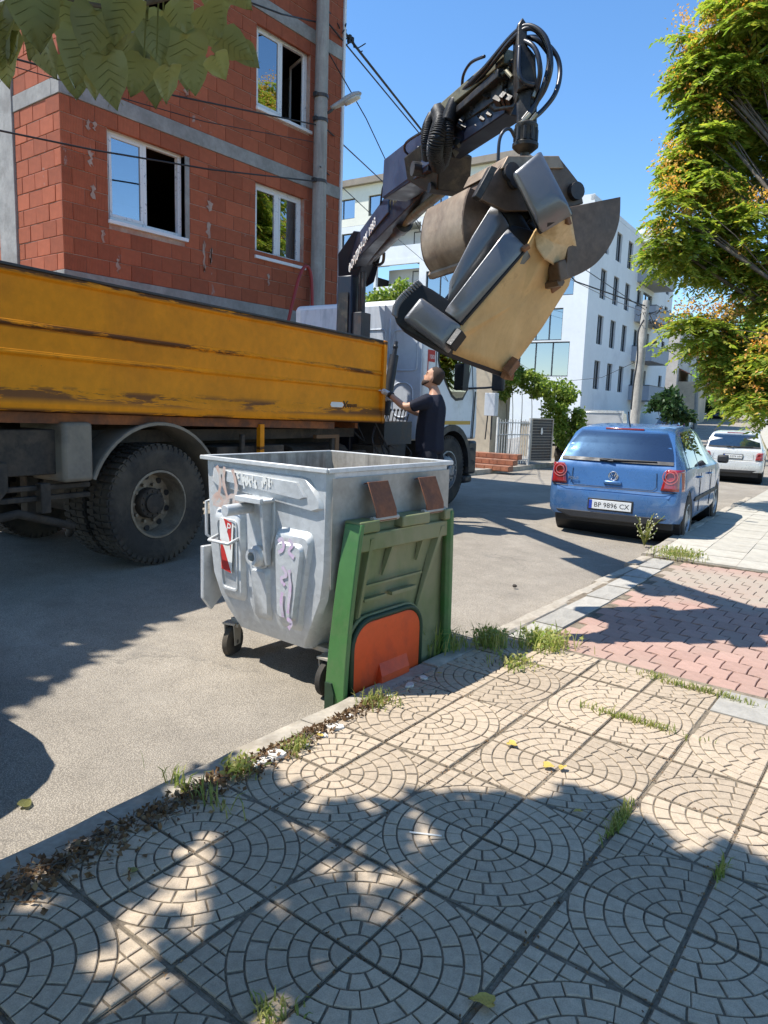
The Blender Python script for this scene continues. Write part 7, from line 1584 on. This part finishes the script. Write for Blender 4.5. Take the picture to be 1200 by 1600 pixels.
for (x, y0, y1, d, lb) in ((1087, 548, 655, 62, 'slim pale pole standing past the shrub by the far cars'), (1076, 560, 640, 80, 'far thin grey pole near the dark glazed house')):
    a, b = at_d(x, y1, d), at_d(x+4, y0, d); p_ = thing('utility_pole', lb, 'utility pole', a, 0); MB().tube([V(0, 0, -1), V(0, 0, 0), b-a], [.17, .17, .12], 10).build('post', M['pole_conc'], p_, smooth='auto'); MB().cyl(b-a-V(.4, 0, .2), b-a+V(.4, 0, -.2), .03).build('cross_arm', M['steel_dark'], p_)
wire('cable sagging from the far pole toward the houses', [P3(1010, 480, 33.8), P3(1040, 545, 50), P3(1086, 575, 62)], .03, 0)
wire('thin cable from the far pole across the white street facade', [P3(1008, 488, 33.8), P3(960, 470, 40), P3(890, 436, 45)], .018, 0)
wire('low slack cable in front of the white block corner', [P3(1005, 560, 33.8), P3(940, 590, 36), P3(860, 598, 38), P3(800, 560, 40)], .012, 0)
# ---------------------------------------------------------------- fence, gate, steps and the meter box
M['fence_paint'] = pm('pale_fence_paint', (.55, .55, .53), .6, .15, 8, (.3, .25, .2), .4, 9, bump=0)
fa, fb_ = on_z(776, 700, .2), on_z(826, 703, .2); fa = at_d(776, 697, 22.2); fb_ = at_d(826, 702, 23.0); fa.z = fb_.z = zs(21)+.12
fence = thing('railing', 'white vertical-bar railing beside the yellowish house', 'fence', fa, math.atan2((fb_-fa).y, (fb_-fa).x)); Lf = (fb_-fa).length
N_ = 13
for i in range(N_+1): MB().cyl((Lf*i/N_, 0, .05), (Lf*i/N_, 0, 1.42+.03*(i % 2)), .012, n=6).build('bar', M['fence_paint'], fence)
for z in (.15, .95, 1.32): MB().bb((0, -.012, z), (Lf, .012, z+.035)).build('rail', M['fence_paint'], fence)
for x in (0, Lf): MB().bb((x-.03, -.03, -.1), (x+.03, .03, 1.5)).build('fence_post', M['fence_paint'], fence)
gb = at_d(862, 701, 23.6); gb.z = fb_.z
gate = thing('mesh_gate', 'dark wire-mesh gate leaf with a small white tag', 'gate', fb_, math.atan2((gb-fb_).y, (gb-fb_).x)); Lg = (gb-fb_).length
MB().bb((.06, -.02, .1), (.1, .02, 1.5)).bb((Lg-.04, -.02, .1), (Lg, .02, 1.5)).bb((.1, -.02, 1.46), (Lg-.04, .02, 1.5)).bb((.1, -.02, .1), (Lg-.04, .02, .14)).build('gate_frame', M['galv_side'], gate)
MB().bb((.1, .012, .14), (Lg-.04, .018, 1.46)).build('backing_sheet', M['dark_green'] if 0 else M['steel_dark'], gate)
for i in range(14): MB().bb((.1, -.008, .18+i*.092), (Lg-.04, .004, .192+i*.092)).build('mesh_wire', M['galv_side'], gate)
MB().prism([(.0, .0), (.06, -.03), (.10, .05), (.06, .2), (.01, .18)], (Lg*.45, -.03, 1.0), (1, 0, 0), (0, 0, 1), (0, .01, 0)).build('tag', M['white_print'], gate)
hwp = hy.location.copy()
mbx = at_d(768, 632, 20.3); box = thing('meter_box', 'grey electric meter box with pipes on the yellowish house wall', 'meter box', mbx, math.radians(6)); MB().bb((-.15, -.16, -.32), (.17, .1, .32)).build('cabinet', M['shade_box_grey'], box, bev=.01); MB().tube([(.05, -.05, -.32), (.05, -.05, -1.0)], .025).tube([(-.1, 0, -.32), (-.15, .02, -1.0)], .02).build('pipe', M['steel_dark'], box, kind='stuff')
sp_ = at_d(758, 694, 19.8); sp_.z = zs(18)+.08; stp = thing('brick_steps', 'low reddish brick steps by the yellowish house behind the cab', 'steps', sp_, math.radians(4))
for i in range(3):
    st_ = MB().bb((-.7, .3*i, .15*i), (.75, .3*i+.3, .15*i+.15)).build('step', pm('old_brick', (.30, .14, .085), .9, .3, 5, (.2, .12, .09), .5, 4, bump=.4), stp, bev=.01)
    for k in range(6): MB().bb((-.69+.24*k, .3*i-.012, .15*i+.02), (-.69+.24*k+.225, .3*i-.001, .15*i+.13)).build('brick', M['clay'], st_)
wall_ = thing('low_wall', 'long low pale garden wall running behind the vine', 'wall', (-13.2, 26.5, 0), math.radians(9)); MB().bb((0, 0, -.6), (3.6, .25, 1.0)).build('wall', M['wall_beige'], wall_); MB().bb((-.03, -.03, 1.002), (3.63, .28, 1.08)).build('coping', M['concrete'], wall_)

# ---------------------------------------------------------------- weeds, dry leaves, litter
def tuft(label, p, n, h, spread, seed, leafy=0, mat='grass', name='weed_tuft', stretch=(1, 1), dirv=0.0):
    R = np.random.default_rng(seed); t = LF(); b = np.zeros((n, 3)); b[:, 0] = R.normal(size=n)*spread*stretch[0]; b[:, 1] = R.normal(size=n)*spread*stretch[1]; c, s = math.cos(dirv), math.sin(dirv); b[:, :2] = b[:, :2] @ np.array([[c, s], [-s, c]])
    ang = R.uniform(0, 2*PI, n); L = h*R.uniform(.5, 1.15, n)[:, None]; ln = R.uniform(.15, .8, n)[:, None]; d = np.stack([np.cos(ang), np.sin(ang), np.zeros(n)], 1); w = np.stack([-np.sin(ang), np.cos(ang), np.zeros(n)], 1)*.0028*(1+h*2)
    m = b+d*L*ln*.4+np.array([0, 0, 1])*L*.6; e = b+d*L*ln+np.array([0, 0, 1])*L*(1-ln*.45)
    P = np.stack([b-w, b+w, m+w*.8, m-w*.8], 1).reshape(-1, 3); i = np.arange(n)[:, None]*4; t.add(P, i+np.array([[0, 1, 2, 3]])); P = np.stack([m-w*.8, m+w*.8, e+w*.1, e-w*.1], 1).reshape(-1, 3); t.add(P, i+np.array([[0, 1, 2, 3]]))
    if leafy: C = b[R.integers(0, n, leafy)]+np.array([0, 0, 1])*R.uniform(.02, h*.8, leafy)[:, None]+R.normal(size=(leafy, 3))*np.array([.02, .02, .0]); P, F = leafquads(R, C, .035, .011, .8); t.add(P, F)
    o = t.build(name, [M[mat]], None); o.location = p; return tag(o, label, 'weed', 'weeds growing in the paving joints', 'stuff')
W_ = [(590, 1100, 110, .09, .05, 'small grass tuft at the kerb by the fallen lid'), (850, 1008, 320, .12, .085, 'largest yellow-green weed clump at the corner of the pink paving'), (766, 1008, 200, .15, .06, 'dark leafy weed at the kerb just past the lid'), (806, 1040, 130, .06, .06, 'flat weed patch below the corner weed clump'), (462, 1172, 60, .09, .03, 'thin upright weed at the kerb near white rubble'), (985, 1126, 240, .05, .055, 'long weed strip in a cross joint of the fan tiles'), (1095, 1080, 220, .05, .06, 'weed strip near the grey replaced slabs'), (968, 1284, 130, .06, .03, 'weed in a long joint at the edge of the leaf shade'), (1058, 868, 300, .10, .12, 'wide weed patch at the kerb before the blue car'), (700, 1010, 160, .14, .055, 'dry grass behind the green lid'), (372, 1205, 90, .07, .035, 'green leafy weed among dry leaves at the kerb'), (425, 1592, 70, .05, .03, 'sparse grass in the joint at the bottom picture edge'), (1126, 1365, 50, .06, .018, 'single dark weed in the right-hand long joint'), (1025, 1057, 60, .04, .03, 'tiny weed at the edge of the pink paving'), (300, 1240, 60, .10, .05, 'straw-like grass on the dry kerb strip')]
for i, (x, y, n, h, s, lb) in enumerate(W_):
    p = on_z(x, y, 0.0 if y > 900 else zw(8)); st = (1, 1); dv = 0
    if 'strip' in lb or 'cross joint' in lb: st = (2.4, .28); dv = 0.0
    if 'long joint' in lb: st = (.3, 2.2)
    tuft(lb, p+V(0, 0, -.008), n, h, s, 40+i, leafy=n//2 if ('leafy' in lb or 'largest' in lb or 'wide' in lb or 'patch' in lb) else 0, stretch=st)
gw_ = on_z(683, 1003, -.1); tuft('tall dark grass growing between lid and kerb', on_z(676, 1020, .0)+V(-.03, 0, -.05), 60, .30, .04, 77)
# tall dry plant by the blue car
pp_ = at_d(1005, 868, 8.6); pp_.z = zr(pp_.x, pp_.y)+.02; tp_ = thing('tall_weed', 'tall spindly weed with pale flower heads behind the blue car', 'weed', pp_, 0); rr = random.Random(3); sb = MB(); fl_ = MB()
for k in range(16):
    a = rr.uniform(0, 2*PI); L = rr.uniform(.18, .42); P = catmull([V(0, 0, 0), V(.05*math.cos(a), .05*math.sin(a), L*.5), V(.22*math.cos(a)*rr.uniform(.3, 1), .22*math.sin(a)*rr.uniform(.3, 1), L)], 4); sb.tube(P, .004, 4)
    for q in P[3::2]: e = q+V(rr.uniform(-.06, .06), rr.uniform(-.06, .06), rr.uniform(.01, .06)); sb.tube([q, e], .0025, 3); fl_.ball(e, .009, 5, 4)
sb.build('stem', M['grass'], tp_); fl_.build('flower_head', pm('pale_bloom', (.55, .52, .36), .8, .1, 5, bump=0), tp_, kind='stuff')
# dry leaf litter along the kerb
R = np.random.default_rng(9); n = 1700; yy = R.uniform(.5, 2.75, n); xx = -2.065+np.abs(R.normal(size=n))*np.interp(yy, [.5, 1.4, 2.1, 2.75], [.11, .07, .05, .03]); zz = .0+R.random(n)*np.interp(yy, [.5, 1.5, 2.75], [.035, .025, .01])*np.exp(-(xx+2.06)*6)
f = LF(); P, F = leafquads(R, np.stack([xx, yy, zz], 1), .026, .009, .7); f.add(P, F); o = f.build('dry_leaf_litter', [M['dry']], None, 'stuff'); tag(o, 'brown dry leaves and twigs gathered along the kerb', 'leaf litter', kind='stuff')
n = 1500; j = R.integers(-3, 7, n); long = R.random(n) < .75; xx = np.where(long, TX0+j*T+R.normal(size=n)*.007, R.uniform(-2, 1.2, n)); yy = np.where(long, R.uniform(.4, 3.2, n), TY0+R.integers(-3, 6, n)*T+R.normal(size=n)*.006)
f = LF(); P, F = leafquads(R, np.stack([xx, yy, np.full(n, .001)], 1), .011, .0038, 1.5); f.add(P, F); tag(f.build('joint_debris', [M['dry']], None, 'stuff'), 'brown seed debris lying in the joints of the fan tiles', 'leaf litter', kind='stuff')
tw = MB()
for k in range(70): p = V(-2.05+abs(rr.gauss(0, .06)), rr.uniform(.6, 2.4), .015); a = rr.uniform(0, 2*PI); L = rr.uniform(.03, .11); tw.tube([p, p+V(math.cos(a)*L*.5, math.sin(a)*L*.5, .012), p+V(math.cos(a)*L, math.sin(a)*L, .004)], .0016, 4)
tag(tw.build('twigs', M['bark'], None, kind='stuff'), 'thin dry twigs in the kerb litter', 'twigs', kind='stuff')
for x, y, s, lb in ((770, 1568, .055, 'curled yellow leaf at the bottom edge of the pavement'), (908, 1267, .03, 'small yellow leaf beside the shade edge'), (880, 1197, .035, 'yellow leaf on a fan centre'), (795, 1160, .04, 'brown curled leaf in the sunlit tiles'), (690, 1052, .03, 'yellow leaf in the shade of the lid'), (850, 1195, .04, 'dry leaf stuck in the joint near the middle'), (500, 1150, .03, 'yellow leaf at the kerb rubble'), (210, 1362, .03, 'green leaf lying among light patches'), (35, 1260, .05, 'green leaf on the shaded asphalt')):
    o = bpy.data.objects.new('fallen_leaf', hm_[0].copy()); o.data.materials.clear(); o.data.materials.append(M['linden'] if 'green' in lb else pm('yellow_leaf', (.50, .36, .08), .7, .15, 8, bump=0)); COL.objects.link(o); o.location = on_z(x, y, .012 if y < 1250 or x > 100 else -.085); o.scale = (s, s, s); o.rotation_euler = (.15, .2, rr.uniform(0, 6)); tag(o, lb, 'leaf')
M['rubble'] = pm('white_rubble', (.62, .58, .52), .9, .15, 12, bump=.4)
for k, (x, y, s) in enumerate([(433, 1182, .05), (415, 1190, .035), (400, 1196, .03), (505, 1150, .03), (525, 1138, .04), (478, 1165, .025), (545, 1120, .03), (608, 1088, .03), (640, 1072, .035), (662, 1060, .03)]):
    mb = MB(); n = 7; P = [(s*math.cos(2*PI*i/n)*rr.uniform(.7, 1.2), s*.75*math.sin(2*PI*i/n)*rr.uniform(.7, 1.2)) for i in range(n)]; mb.prism(P, on_z(x, y, -.002), (math.cos(k), math.sin(k), .08), (-math.sin(k), math.cos(k), .05), (0, 0, s*.35)); o = mb.build('rubble', M['rubble'], None, bev=.003); tag(o, 'pale broken tile chips along the kerb edge', 'rubble', 'broken tile chips along the kerb')
for k in range(2): 
    a = on_z(640+k*4, 1300, .006); b = on_z(690, 1306, .006)
    if k == 0: tag(MB().tube([a, b], .003, 5).build('white_stick', M['white_print'], None), 'thin white stick lying on a shaded fan tile', 'stick')
pb2 = MB(); 
for k in range(9): a = 2*PI*k/9; 
st2 = on_z(804, 918, -.08); tag(MB().ball(st2+V(0, 0, .015), .022, 8, 6, (1, .8, .7)).build('stone', M['chassis'], None), 'small dark stone on the sunlit road', 'stone')
